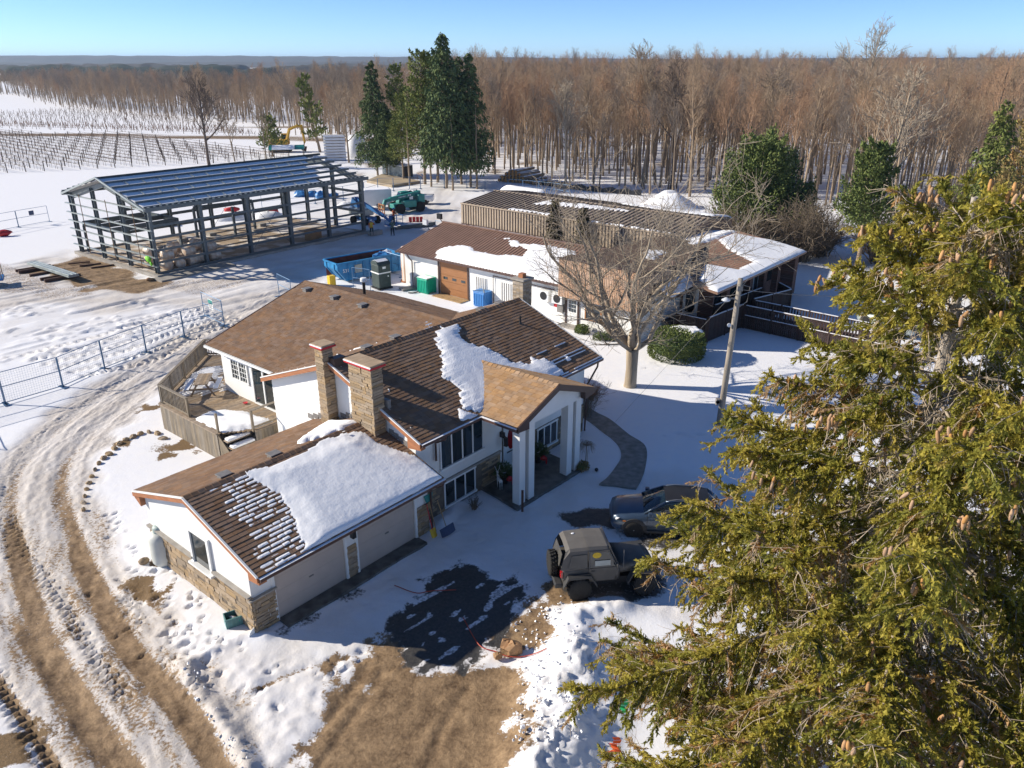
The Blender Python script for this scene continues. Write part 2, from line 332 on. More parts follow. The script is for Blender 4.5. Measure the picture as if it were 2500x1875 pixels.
# --- prints: footprints trodden round the garage and the yard
fx, fy = [], []
for pts, n, jit in ((((250, 1230), (300, 1290), (360, 1340), (400, 1400), (440, 1440)), 60, .9), (((300, 1180), (260, 1140), (250, 1110)), 26, .6), (((420, 1290), (450, 1380), (520, 1400)), 22, .35), (((330, 1240), (380, 1230), (420, 1300)), 20, .4),
                    (((230, 1260), (330, 1370), (430, 1480)), 50, .7), (((560, 1480), (680, 1450), (800, 1420)), 30, .8), (((1130, 1460), (1160, 1400)), 10, .4), (((1420, 960), (1480, 940), (1540, 950)), 14, .6), (((1400, 790), (1500, 800), (1640, 800)), 24, 1.2)):
    p = spline(S(*pts), 12)
    for i in range(n):
        q = p[random.randrange(len(p))]; fx.append(q[0] + random.gauss(0, jit * .5)); fy.append(q[1] + random.gauss(0, jit * .5))
for x, y in zip(fx, fy):
    if random.random() < .25: continue
    fs_ = random.uniform(.7, 1.25)
    an = random.uniform(0, 3.14); k = np.where((np.abs(X1 - x) < .4) & (np.abs(Y1 - y) < .4))[0]
    dx, dy = X1[k] - x, Y1[k] - y; u = dx * math.cos(an) + dy * math.sin(an); v = -dx * math.sin(an) + dy * math.cos(an)
    q = ((u / .15) ** 2 + (v / .085) ** 2) / fs_ ** 2; Z[k] += -.065 * fs_ * np.exp(-q * q) + .02 * np.exp(-(np.sqrt(q) - 1.4) ** 2 * 8); pack[k] = np.maximum(pack[k], .12 * np.exp(-q))
for pts, st in ((S((210, 1230), (300, 1230), (400, 1350), (470, 1440), (400, 1450), (300, 1340)), .5), (S((400, 1440), (850, 1390), (760, 1500), (560, 1660)), .55), (S((600, 1380), (1000, 1110), (1240, 1020), (1340, 1060), (1250, 1240), (1000, 1220), (850, 1300)), .35), (S((1100, 1440), (1260, 1300), (1300, 1500), (1130, 1760)), .5)):
    k, s = area(pts, 1); e = smooth(-.6, .6, s); r = noise2(X1[k], Y1[k], .38, 66) * noise2(X1[k], Y1[k], .19, 67); Z[k] += e * st * .16 * (r - .25); pack[k] = np.maximum(pack[k], e * st * .8 * (noise2(X1[k], Y1[k], .6, 68) ** 1.5))
# --- thawed turf showing through
for cx, cy, r in ((385, 968, 1.1), (330, 880, .8), (320, 1275, .9), (305, 1255, .6), (265, 960, .5), (480, 985, .4), (340, 1215, .5), (30, 1600, .9)):
    c = S((cx, cy))[0]; k = np.where(np.hypot(X1 - c[0], Y1 - c[1]) < r * 2)[0]
    grass[k] = np.maximum(grass[k], (1 - smooth(r * .3, r * 1.2, np.hypot(X1[k] - c[0], Y1[k] - c[1]) + (noise2(X1[k], Y1[k], .5, 62) - .5) * r * 1.4)))
# --- woodland floor and leaf litter
k = np.where((Y1 > 105) & (X1 > -30) & (X1 < 400) & (Y1 < 900))[0]
grass[k] = np.maximum(grass[k], .55 * smooth(108, 140, Y1[k]) * noise2(X1[k], Y1[k], 2.5, 64) ** 2 * 1.5)
# --- rough grass strips at the field edge and the land beyond
k = np.where(Y1 > 120)[0]
for (x0, y0, x1, y1, wd) in ((-140, 215, -5, 190, 5), (-280, 330, -140, 215, 4), (-130, 232, -60, 236, 3)):
    d, o, a = seg_dist(X1[k], Y1[k], [(x0, y0), (x1, y1)]); grass[k] = np.maximum(grass[k], 1.2 * np.exp(-(d / wd) ** 2))
Z -= 3.2 * smooth(190, 420, Y1) * smooth(-10, -130, X1) * (1 - smooth(700, 1200, Y1))
gm = bpy.data.materials.new('snow_ground'); gm.use_nodes = True; nt = gm.node_tree; L = nt.links.new; b = nt.nodes['Principled BSDF']
pos = _n(nt, 'ShaderNodeNewGeometry')
def nz(scale, det=6, rough=.6, st=None):
    n = _n(nt, 'ShaderNodeTexNoise'); n.inputs['Scale'].default_value = scale; n.inputs['Detail'].default_value = det; n.inputs['Roughness'].default_value = rough
    if st:
        mp = _n(nt, 'ShaderNodeMapping'); mp.inputs['Scale'].default_value = st; L(pos.outputs['Position'], mp.inputs[0]); L(mp.outputs[0], n.inputs[0])
    else: L(pos.outputs['Position'], n.inputs[0])
    return n.outputs[0]
def mth(op, a, b_=None, clamp=False):
    n = _n(nt, 'ShaderNodeMath', operation=op); n.use_clamp = clamp
    for i, q in enumerate((a, b_)):
        if q is None: continue
        if isinstance(q, (int, float)): n.inputs[i].default_value = q
        else: L(q, n.inputs[i])
    return n.outputs[0]
def rng(v, a, b_, c=0, d=1):
    n = _n(nt, 'ShaderNodeMapRange'); n.inputs[1].default_value = a; n.inputs[2].default_value = b_; n.inputs[3].default_value = c; n.inputs[4].default_value = d; L(v, n.inputs[0]); return n.outputs[0]
def mix(f, a, b_):
    n = _n(nt, 'ShaderNodeMix', data_type='RGBA'); L(f, n.inputs[0])
    for i, q in ((6, a), (7, b_)):
        if isinstance(q, tuple): n.inputs[i].default_value = (*q, 1)
        else: L(q, n.inputs[i])
    return n.outputs[2]
def att(a): return _n(nt, 'ShaderNodeAttribute', attribute_name=a).outputs['Fac']
fine, mid_, grain = nz(9, 8, .65), nz(2.2, 8, .62), nz(40, 4, .6)
snow = mix(rng(mid_, .3, .7), (.80, .80, .83), (.88, .87, .87))
pk = mth('ADD', att('pack'), mth('MULTIPLY', mth('SUBTRACT', mid_, .5), .5))
pk = mth('MULTIPLY', pk, rng(fine, .2, .75, .55, 1.25), True)
c = mix(pk, snow, mix(rng(fine, .35, .65), (.46, .40, .34), (.66, .60, .54)))
mudf = rng(mth('ADD', att('mud'), mth('MULTIPLY', mth('SUBTRACT', fine, .5), 1.7)), .36, .60)
c = mix(mudf, c, mix(rng(mth('ADD', mth('MULTIPLY', mid_, .6), mth('MULTIPLY', fine, .4)), .36, .62), (.11, .066, .034), (.35, .235, .13)))
gf = rng(mth('ADD', att('grass'), mth('MULTIPLY', mth('SUBTRACT', fine, .5), 2.0)), .45, .7)
c = mix(gf, c, mix(rng(grain, .35, .65), (.10, .065, .03), (.27, .17, .08)))
wf = rng(mth('ADD', att('wet'), mth('MULTIPLY', mth('SUBTRACT', fine, .5), 1.6)), .34, .72)
c = mix(wf, c, mix(rng(fine, .3, .7), (.032, .032, .032), (.085, .078, .07)))
L(c, b.inputs['Base Color'])
rg = _n(nt, 'ShaderNodeMix'); rg.inputs[2].default_value = .75; rg.inputs[3].default_value = .3; L(mth('MULTIPLY', wf, .9), rg.inputs[0]); L(rg.outputs[0], b.inputs['Roughness'])
b.inputs['Specular IOR Level'].default_value = .3
bp = _n(nt, 'ShaderNodeBump'); bp.inputs['Distance'].default_value = .05
hgt = mth('ADD', mth('MULTIPLY', fine, .5), mth('ADD', mth('MULTIPLY', grain, .18), mth('MULTIPLY', mid_, .8)))
L(hgt, bp.inputs['Height']); bs = mth('ADD', .3, mth('MULTIPLY', mth('ADD', pk, mudf), .7), True); L(bs, bp.inputs['Strength']); L(bp.outputs[0], b.inputs['Normal'])
nx, ny = len(GX), len(GY); ii = np.arange(nx * ny).reshape(ny, nx)
F = np.stack([ii[:-1, :-1].ravel(), ii[:-1, 1:].ravel(), ii[1:, 1:].ravel(), ii[1:, :-1].ravel()], 1)
ground = link('ground', np_mesh('ground', np.stack([X1, Y1, Z], 1), F, gm, True, dict(mud=mud, pack=pack, wet=wet, grass=grass)), kind='structure')
GZ = Z.reshape(ny, nx)
def gz(x, y):
    i = min(max(np.searchsorted(GX, x) - 1, 0), nx - 2); j = min(max(np.searchsorted(GY, y) - 1, 0), ny - 2)
    tx = (x - GX[i]) / (GX[i + 1] - GX[i]); ty = (y - GY[j]) / (GY[j + 1] - GY[j])
    return float((GZ[j, i] * (1 - tx) + GZ[j, i + 1] * tx) * (1 - ty) + (GZ[j + 1, i] * (1 - tx) + GZ[j + 1, i + 1] * tx) * ty)
print('ground', nx, ny)
# --- curved concrete walk to the porch
outer = [(5.5, 30.0), (5.85, 30.8), (6.2, 31.86), (6.54, 33.42), (6.5, 34.39), (5.98, 35.3), (5.69, 36.0), (5.16, 37.25), (4.56, 38.07), (4.14, 38.84), (3.7, 39.8)]
inner = [(3.9, 30.4), (4.35, 31.0), (4.85, 32.0), (5.2, 32.89), (5.26, 33.9), (5.0, 34.9), (4.6, 35.7), (4.2, 36.6), (3.7, 37.5), (3.3, 38.3), (2.8, 39.3)]
walk_m = mat('walk_concrete', (.26, .26, .24), .6, .45, 3, .4, 30, world=True)
mb = MB(); oo, ii_ = spline(outer, 4), spline(inner, 4)
for i in range(len(oo) - 1):
    mb.prism([(*ii_[i], .035), (*oo[i], .035), (*oo[i + 1], .035), (*ii_[i + 1], .035)], (0, 0, -.25))
mb.build('path', walk_m, kind='structure')
# ================================================================ MATERIALS SHARED BY BUILDINGS
M = {}
M['stucco'] = mat('white_stucco', (.78, .77, .74), .85, .08, 1.2, .25, 40)
M['siding'] = mat('white_siding', (.80, .79, .76), .6, .05, .8)
M['white'] = mat('white_trim', (.80, .80, .78), .5, .06, 2)
M['stone'] = mat('ledge_stone', (.40, .29, .175), .85, .3, 5, .5, 22, col2=(.30, .225, .15), island=.2)
M['stone_core'] = mat('mortar', (.17, .135, .10), .9, .3, 6, .3)
M['shingle'] = mat('asphalt_shingle', (.26, .165, .105), .92, .25, 1.6, .5, 60, col2=(.205, .13, .088), island=.14, spec=.1)
M['shingle_tan'] = mat('tan_shingle', (.44, .285, .165), .92, .25, 2.5, .5, 60, col2=(.36, .23, .135), island=.14, spec=.1)
M['underlay'] = mat('roof_underlay', (.05, .034, .026), .95)
M['orange_fascia'] = mat('cedar_fascia', (.42, .17, .075), .6, .25, 2, stretch=(1, 1, 6))
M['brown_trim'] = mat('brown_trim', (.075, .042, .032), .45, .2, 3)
M['gutter'] = mat('brown_gutter', (.10, .055, .045), .4, .2, 3)
M['glass'] = mat('window_glass', (.015, .03, .04), .04, .6, .7, spec=.9)
M['vent'] = mat('roof_vent', (.23, .215, .20), .5, .2, 8)
M['snow'] = mat('roof_snow', (.90, .90, .91), .75, .03, 2, .35, 9, spec=.25)
M['snow_soft'] = mat('thin_snow', (.88, .88, .90), .8, .04, 3, .6, 18, spec=.2)
M['black'] = mat('black_metal', (.02, .02, .022), .4)
M['deck'] = mat('weathered_deck', (.36, .27, .185), .8, .35, 5, .3, 30, island=.2, stretch=(1, 1, 1))
M['deck_grey'] = mat('grey_boards', (.27, .225, .17), .85, .35, 4, .3, 30, island=.22, stretch=(3, 3, .4))
M['concrete'] = mat('concrete', (.36, .33, .29), .85, .25, 2, .3, 30)
M['cap_tan'] = mat('tan_cap_slab', (.44, .32, .21), .85, .2, 3, .3, 30)
M['wetslab'] = mat('wet_slab', (.15, .145, .13), .4, .5, 2.5, .3, 20, col2=(.06, .06, .055))
M['garage_door'] = mat('beige_door', (.50, .42, .36), .5, .08, 2)
M['red_door'] = mat('red_glass', (.30, .012, .016), .15, .3, 3)
M['red'] = mat('red_paint', (.55, .02, .03), .5, .2, 5)
TH = R(50); OX, OY = -8.45, 20.58
def LW(u, v, z=0): return Vector((OX + u * math.cos(TH) - v * math.sin(TH), OY + u * math.sin(TH) + v * math.cos(TH), z))
def L2(p): 
    d = Vector((p[0] - OX, p[1] - OY)); return (d.x * math.cos(TH) + d.y * math.sin(TH), -d.x * math.sin(TH) + d.y * math.cos(TH))
house = thing('house', 'white stucco and stone house with brown shingle roofs and attached two-door garage', 'house', LW(0, 0), TH)
# ---------- stones: collected, the largest in view become objects, the rest one part
STONES = []
def stone_face(parent, o, ex, n, W, Hh, course=.125, avoid=(), skip=None):
    o, ex, n = Vector(o), Vector(ex), Vector(n); z = 0
    while z < Hh - .03:
        h = min(course * random.uniform(.75, 1.3), Hh - z); x = 0
        if Hh - z - h < .04: h = Hh - z
        while x < W - .01:
            l = random.choice((.22, .32, .42, .55, .7)) * random.uniform(.85, 1.15); l = min(l, W - x)
            if W - x - l < .1: l = W - x
            cx, cz = x + l / 2, z + h / 2
            if not any(a - .02 < cx + l / 2 and cx - l / 2 < b + .02 and c < cz < d for a, b, c, d in avoid) and not (skip and skip(cx, cz)):
                STONES.append((parent, o + ex * cx + Vector((0, 0, cz)), ex, n, l - .018, h - .016, random.uniform(.05, .085)))
            x += l
        z += h
SV = []
for k in range(5):
    mb = MB(); mb.box(-.5, .5, -.5, .5, -.5, .5)
    mb.v = [(x + random.uniform(-.05, .05) * (1 if y < 0 else .2), y + random.uniform(-.12, .1) * (y < 0), z + random.uniform(-.09, .09)) for x, y, z in mb.v]
    SV.append(mb)
def finish_stones(limit=300):
    me = [b.mesh('stone', M['stone']) for b in SV]
    cp = Vector((0, 0, CAM_Z)); key = []
    for s in STONES:
        pw = house_mw @ s[1]; nw = (house_mw.to_3x3() @ s[3])
        key.append(max(0, nw.dot((cp - pw).normalized())) * s[4] * s[5] / (cp - pw).length_squared)
    order = sorted(range(len(STONES)), key=lambda i: -key[i]); rest = MB()
    for j, i in enumerate(order):
        p, c, ex, n, l, h, t = STONES[i]; ang = math.atan2(ex.y, ex.x)
        # stone local -y is the outer face: rotate so that -y points along n
        ang = math.atan2(n.y, n.x) + math.pi / 2
        if j < limit: link('stone', me[i % 5], p, c + n * (t / 2 - .03), (0, 0, ang), (l, t, h))
        else:
            T = Matrix.Translation(c + n * (t / 2 - .03)) @ Matrix.Rotation(ang, 4, 'Z') @ Matrix.Diagonal((l, t, h, 1))
            b = SV[i % 5]; rest.add([T @ Vector(q) for q in b.v], b.f)
    if rest.v: rest.build('stonework', M['stone'], house, kind='stuff')
house_mw = Matrix.Translation(LW(0, 0)) @ Matrix.Rotation(TH, 4, 'Z')
# ---------- shingles on a roof plane: rows of overlapping wedge tabs clipped to the plane's outline
def pl_iv(poly, y):
    xs = []
    n = len(poly)
    for i in range(n):
        (x0, y0), (x1, y1) = poly[i], poly[(i + 1) % n]
        if (y0 > y) != (y1 > y): xs.append(x0 + (x1 - x0) * (y - y0) / (y1 - y0))
    xs.sort(); return list(zip(xs[::2], xs[1::2]))
def tab(mb, o, ex, ey, en, x0, x1, y, c, t, lift=.004):
    jit = random.uniform(-.008, .008); t += random.uniform(-.004, .006)
    P = lambda x, yy, z: o + ex * x + ey * yy + en * z
    a, b = x0 + .006, x1 - .006
    mb.add([P(a, y + jit, lift), P(b, y + jit, lift), P(b, y + jit, lift + t), P(a, y + jit, lift + t), P(b, y + c * 1.08, lift + .006), P(a, y + c * 1.08, lift + .006)],
           [(0, 1, 2, 3), (3, 2, 4, 5), (0, 3, 5), (1, 4, 2)])
def shingles(parent, o, ex, ey, poly, c=.19, wtab=.33, t=.021, m='shingle', single=0, name='shingles', thick=.11):
    o, ex, ey = Vector(o), Vector(ex).normalized(), Vector(ey).normalized(); en = ex.cross(ey); rest = MB(); n = 0
    P = lambda x, y, z=0: o + ex * x + ey * y + en * z
    MB().prism([P(x, y, -thick) for x, y in poly], en * (thick - .002)).build('roof_deck', M['underlay'], parent)
    ys = [p[1] for p in poly]; y = min(ys); row = 0
    while y < max(ys) - .02:
        for xa, xb in pl_iv(poly, y + c * .5):
            x = xa - (wtab / 2 if row % 2 else 0) - random.random() * .05
            while x < xb:
                w_ = wtab * random.choice((1, 1, 1, .75, 1.25)); a, b_ = max(x, xa), min(x + w_, xb)
                if b_ - a > .05:
                    if single > n and m == 'shingle_tan':
                        q = MB(); tab(q, o, ex, ey, en, a, b_, y, c, t); q.build('shingle', M[m], parent); n += 1
                    else: tab(rest, o, ex, ey, en, a, b_, y, c, t)
                x += w_
        y += c; row += 1
    if rest.v: rest.build(name, M[m], parent, kind='stuff')
    return o, ex, ey, en
def ridge_caps(parent, a, b, d1, d2, m='shingle', step=.26, wd=.16):
    a, b, d1, d2 = Vector(a), Vector(b), Vector(d1), Vector(d2); ln = (b - a).length; ax = (b - a) / ln; mb = MB(); x = 0
    while x < ln - .02:
        e = min(x + step * 1.1, ln); lo, hi = .05, .03
        q = [a + ax * x, a + ax * e]; z = Vector((0, 0, 1))
        mb.add([q[0] + d1 * wd + z * .035, q[0] + z * .06, q[0] + d2 * wd + z * .035, q[1] + d1 * wd + z * .02, q[1] + z * .04, q[1] + d2 * wd + z * .02],
               [(0, 1, 4, 3), (1, 2, 5, 4), (0, 2, 1)]); x += step
    mb.build('ridge_cap', M[m], parent, kind='stuff')
# ---------- snow lying on a plane
def snow_patch(parent, o, ex, ey, en, poly, h=.16, clip=None, soft=.35, res=.09, course=0, finger=.5, left=None, seed=3, nz_=.5, name='snow_cover', lump=.3, m='snow'):
    poly = [tuple(p) for p in poly]; xs = [p[0] for p in poly]; ys = [p[1] for p in poly]; mg = .6
    gx = np.arange(min(xs) - mg, max(xs) + mg, res); gy = np.arange(min(ys) - mg, max(ys) + mg, res); A, B = np.meshgrid(gx, gy)
    d = poly_sd(A.ravel(), B.ravel(), poly); a, b_ = A.ravel(), B.ravel()
    d += (noise2(a, b_, .8, seed) - .5) * nz_ + (noise2(a, b_, .25, seed + 1) - .5) * nz_ * .4
    if course:
        fr = (b_ / course) % 1.0; d += finger * (np.where(fr < .62, .5, -.5) + (noise2(b_ * 0 + np.floor(b_ / course) * 3.1, a, .5, seed + 2) - .5)) * (1 - smooth(0, finger * 1.6, d))
    hh = h * smooth(0, soft, d) * (1 - lump + 2 * lump * noise2(a, b_, 1.7, seed + 5)) + .028 + (.012 * noise2(a, b_, .2, seed + 7) + (.016 * (1 - (b_ / course) % 1.0) * (1 - smooth(.2, 1.3, d)) if course else 0)) * (d > 0)
    if clip: d = np.minimum(d, np.minimum(np.minimum(a - clip[0], clip[1] - a), np.minimum(b_ - clip[2], clip[3] - b_)) * 1.6 + .02)
    hh = np.minimum(hh, .022 + np.maximum(d, 0) * .42); keep = d > 0; nx_, ny_ = len(gx), len(gy); K = keep.reshape(ny_, nx_); idx = np.arange(nx_ * ny_).reshape(ny_, nx_)
    fk = K[:-1, :-1] & K[:-1, 1:] & K[1:, 1:] & K[1:, :-1]
    q = np.stack([idx[:-1, :-1][fk], idx[:-1, 1:][fk], idx[1:, 1:][fk], idx[1:, :-1][fk]], 1)
    if not len(q): return
    o_, e1, e2, e3 = (np.array(v) for v in (o, ex, ey, en))
    # soften rim: border vertices drop onto the plane
    deg = np.zeros(nx_ * ny_); np.add.at(deg, q.ravel(), 1); hh = np.where(deg < 4, .004, hh)
    V = o_ + a[:, None] * e1 + b_[:, None] * e2 + hh[:, None] * e3
    used = np.unique(q); re = np.full(nx_ * ny_, -1); re[used] = np.arange(len(used))
    return link(name, np_mesh(name, V[used], re[q], M[m], True), parent)
MFC = None
def snow_strips(parent, o, ex, ey, en, xl, xr, y0, y1, c):
    mb = MB(); y = y0
    while y < y1:
        x = xl(y) + random.uniform(-.15, .25); first = True
        while x < xr(y):
            l = random.uniform(.2, .6); h = random.uniform(.02, .045); w0 = c * random.uniform(.62, .82)
            if not (first and random.random() < .3) and random.random() > .02:
                ring = lambda xx, k: [o + ex * xx + ey * (y + b_ * w0) + en * (a * h * k) for a, b_ in ((.1, 0), (.85, .04), (1, .4), (.6, .85), (.1, 1))]
                mb.loft([ring(x, .3), ring(x + l * .3, 1.0), ring(x + l * .75, random.uniform(.8, 1.05)), ring(x + l * 1.03, .8)])
            x += l; first = False
        y += c
    mb.build('snow_strips', M['snow_soft'], parent, kind='stuff')
def wbox(parent, name, m, *a): return MB().box(*a).build(name, M[m], parent)
# ================================================================ THE HOUSE  (u along the garage front, v to the back)
# --- garage walls
wall = MB(); gv, gr_, ge = 6.7, 4.05, 2.72
wall.prism([(0, 0, 0), (0, gv, 0), (0, gv, 2.72), (0, 3.15, 3.88), (0, 0, 2.92)], (.18, 0, 0))
wall.box(.18, 7.95, gv - .18, gv, 0, 2.72); wall.box(.18, 7.95, .002, .18, 2.18, 2.9)
for a, b_ in ((.18, .86), (3.80, 4.36), (7.24, 7.95)): wall.box(a, b_, .0, .18, 0, 2.18)
garage_wall = wall.build('garage_wall', M['stucco'], house)
stone_face(garage_wall, (0, 6.7, 0), (0, -1, 0), (-1, 0, 0), 6.78, 1.45, .17, avoid=((3.1, 4.45, 1.25, 1.6),))
wbox(garage_wall, 'stone_backing', 'stone_core', -.02, 0, -.0, 6.7, 0, 1.43)
for a, b_ in ((-.08, .86), (3.86, 4.30), (7.30, 7.95)): stone_face(garage_wall, (a, 0, 0), (1, 0, 0), (0, -1, 0), b_ - a, 1.35, .12)
mb = MB(); mb.box(-.14, .0, 0, 2.2, 1.43, 1.5); mb.box(-.14, 0, 3.5, 6.72, 1.43, 1.5); mb.box(-.14, .9, -.13, 0, 1.35, 1.40); mb.build('stone_sill', M['concrete'], garage_wall)
for a, b_ in ((.88, 3.78), (4.38, 7.22)):
    d = wbox(house, 'garage_door', 'garage_door', a, b_, .07, .12, .03, 2.16)
    for k in range(4): wbox(d, 'panel', 'garage_door', a + .01, b_ - .01, .052, .072, .035 + k * .53, .035 + k * .53 + .526)
    mb = MB(); mb.box((a + b_) / 2 - .09, (a + b_) / 2 + .09, .02, .055, .95, .99); mb.build('handle', M['vent'], d)
    mb = MB(); mb.box(a - .10, a, -.03, .06, 0, 2.25); mb.box(b_, b_ + .10, -.03, .06, 0, 2.25); mb.box(a, b_, -.03, .06, 2.16, 2.25); mb.build('door_trim', M['white'], d)
w_ = wbox(house, 'window', 'glass', -.03, .02, 2.35, 3.45, 1.36, 2.62)
mb = MB(); mb.box(-.09, -.01, 2.22, 2.36, 1.3, 2.7); mb.box(-.09, -.01, 3.44, 3.58, 1.3, 2.7); mb.box(-.088, -.012, 2.36, 3.44, 2.6, 2.7); mb.build('frame', M['white'], w_)
wbox(w_, 'sill', 'white', -.2, -.01, 2.15, 3.65, 1.24, 1.32)
# --- garage roof
sl = .31; ny_ = Vector((0, 1, sl)).normalized(); nb_ = Vector((0, -1, sl)).normalized(); ru0, ru1 = -.18, 7.96
zf = gr_ - sl * (3.15 + .95); Lf = (3.15 + .95) * math.hypot(1, sl); zb = gr_ - sl * (7.15 - 3.15); Lb = (7.15 - 3.15) * math.hypot(1, sl)
gf = shingles(house, (ru0, -.95, zf), (1, 0, 0), ny_, [(0, 0), (ru1 - ru0, 0), (ru1 - ru0, Lf), (0, Lf)])
shingles(house, (ru1, 7.15, zb), (-1, 0, 0), nb_, [(0, 0), (ru1 - ru0, 0), (ru1 - ru0, Lb), (0, Lb)])
ridge_caps(house, (ru0, 3.15, gr_), (ru1, 3.15, gr_), (0, -1, -sl), (0, 1, -sl))
def rake(parent, pts, m='orange_fascia', h=.2, t=.05, off=(-.05, 0, 0), cap='white'):
    for a, b_ in zip(pts[:-1], pts[1:]):
        a, b_ = Vector(a), Vector(b_); z = Vector((0, 0, 1))
        MB().prism([a - z * .02, b_ - z * .02, b_ - z * (h + .02), a - z * (h + .02)], off).build('fascia', M[m], parent)
        if cap: MB().prism([a + z * .03, b_ + z * .03, b_ - z * .018, a - z * .018], Vector(off) * 1.4).build('drip_edge', M[cap], parent)
rake(house, [(ru0, -.95, zf), (ru0, 3.15, gr_), (ru0, 7.15, zb)], h=.18)
MB().prism([(ru0, -.95, zf - .2), (ru0, -.35, zf - .02), (ru0, -.35, zf - .38), (ru0, -.95, zf - .3)], (.28, 0, 0)).build('eave_return', M['orange_fascia'], house)
MB().prism([(ru0, 7.15, zb - .2), (ru0, 6.72, zb - .02), (ru0, 6.72, zb - .5), (ru0, 7.15, zb - .25)], (.22, 0, 0)).build('eave_return', M['orange_fascia'], house)
wbox(house, 'soffit', 'white', 0, ru1, -.93, .0, zf - .17, zf - .14)
def gutter(parent, a, b_, r=.065):
    a, b_ = Vector(a), Vector(b_); MB().beam(a, b_, .12, .11).build('gutter', M['gutter'], parent)
    MB().beam(a + Vector((0, 0, .06)), b_ + Vector((0, 0, .06)), .105, .02).build('gutter_snow', M['snow_soft'], parent)
gutter(house, (ru0, -1.01, zf - .09), (ru1, -1.01, zf - .09))
def downspout(parent, pts, m='gutter'): MB().tube(pts, .045, 8).build('downspout', M[m], parent)
downspout(house, [(7.9, -1.0, zf - .12), (7.93, -.9, zf - .35), (8.0, -.12, 2.0), (8.03, -.1, 1.6), (8.03, -.1, .05)])
for u_, vv in ((1.6, 3.62), (3.65, 3.62), (5.9, 3.62)):
    z_ = gr_ - sl * (vv - 3.15)
    def roofvent(u_, vv, z_, slope_dir):
        mb = MB(); T = Matrix.Translation((u_, vv, z_)) 
        mb.box(-.2, .2, -.16, .16, -.06, .10, T); mb.box(-.24, .24, -.2, .2, .10, .15, T)
        mb.build('roof_vent', M['vent'], house, bevel=.015)
    roofvent(u_, vv, z_, 1)
# snow lying over the front slope, combed into fingers on the left
hs_ = snow_patch(house, *gf, [(2.35, Lf - .05), (2.45, 3.3), (2.4, 2.2), (2.2, 1.2), (1.7, .35), (.5, .02), (.3, -.6), (8.6, -.6), (8.05, 1.7), (7.4, 3.0), (7.35, Lf - .5), (6.6, Lf + .05), (5.3, Lf + .02), (4.2, Lf - .12)], h=.12, soft=1.0, nz_=.3, lump=.25, res=.075, clip=(.3, 8.12, -.02, Lf + .05))
snow_strips(house, *gf, lambda y: (.75, .9, 1.0, .85, .8, .95, .7, .45, .3, .12)[min(9, int((1 - y / Lf) * 10))] , lambda y: 3.0, .02, Lf - .12, .19)
gb_o = Vector((ru1, 7.15, zb)); gb = (gb_o, Vector((-1, 0, 0)), nb_, Vector((-1, 0, 0)).cross(nb_))
snow_patch(house, *gb, [(.3, Lb + .1), (.15, 1.55), (.9, 1.75), (1.9, 2.35), (2.9, 3.1), (3.3, 3.55), (1.5, Lb + .1)], h=.16, soft=.5, course=.19, finger=.18, nz_=.3, res=.07)
# --- main block walls
MU0, MU1, MV = 8.0, 19.45, .6; zr, ze, mr = 6.02, 4.0, 5.3
mb = MB(); mb.prism([(MU0, MV, 0), (MU0, 10.2, 0), (MU0, 10.2, 3.98), (MU0, mr, 5.85), (MU0, MV, 4.1)], (.2, 0, 0)); mb.build('gable_wall', M['siding'], house)
k = 0; mbs = MB(); z = 2.6
while z < 5.7:                                              # lap siding courses on the sunlit gable
    top = min(10.2, mr + (5.85 - z) / .38); bot = max(MV, mr - (5.85 - z) / .38)
    if z < 3.95: top, bot = 10.2, MV
    mbs.prism([(MU0 - .002, bot, z), (MU0 - .002, top, z), (MU0 - .002, top, z + .2), (MU0 - .002, bot, z + .2)], (0, 0, 0)) if False else mbs.add([(MU0 - .022, bot, z), (MU0 - .022, top, z), (MU0 - .006, top, z + .22), (MU0 - .006, bot, z + .22), (MU0, bot, z), (MU0, top, z)], [(0, 1, 2, 3), (0, 4, 5, 1)])
    z += .22
mbs.build('siding_course', M['siding'], house, kind='stuff')
mb = MB(); mb.box(MU0 + .2, 13.0, MV, MV + .2, 1.4, 4.1); mb.box(MU0 + .2, 13.0, MV + .002, MV + .2, 0, 1.398); mb.box(13.0, 13.15, MV, 1.15, 0, 4.1)
mb.box(13.15, 15.0, .95, 1.15, 2.5, 4.1); mb.box(14.85, 15.0, MV, .95, 0, 4.1); mb.box(15.0, MU1 - .2, MV, MV + .2, 0, 4.1); mb.box(13.15, 13.25, .95, 1.15, 0, 2.5); mb.box(14.72, 14.85, .95, 1.15, 0, 2.5)
mb.build('front_wall', M['stucco'], house)
mb = MB(); mb.prism([(MU1, MV, 0), (MU1, 10.2, 0), (MU1, 10.2, 3.98), (MU1, mr, 5.85), (MU1, MV, 4.1)], (-.2, 0, 0)); mb.box(MU0 + .2, MU1 - .2, 10.0, 10.2, 0, 3.9); mb.build('end_wall', M['stucco'], house)
stone_wall = wbox(house, 'stone_wall', 'stone_core', MU0, 13.0, MV - .03, MV, 0, 1.37); stone_wall_b = wbox(house, 'stone_wall', 'stone_core', 15.05, MU1, MV - .03, MV, 0, 1.52)
stone_face(stone_wall, (8.05, MV, 0), (1, 0, 0), (0, -1, 0), 4.95, 1.38, .12, avoid=((1.25, 3.35, .08, 1.38),))
stone_face(stone_wall_b, (15.05, MV, 0), (1, 0, 0), (0, -1, 0), 4.4, 1.52, .12, avoid=((.55, 2.25, .2, 1.56),))
mb = MB(); mb.box(8.02, 13.02, MV - .1, MV, 1.38, 1.46); mb.build('stone_cap', M['concrete'], stone_wall)
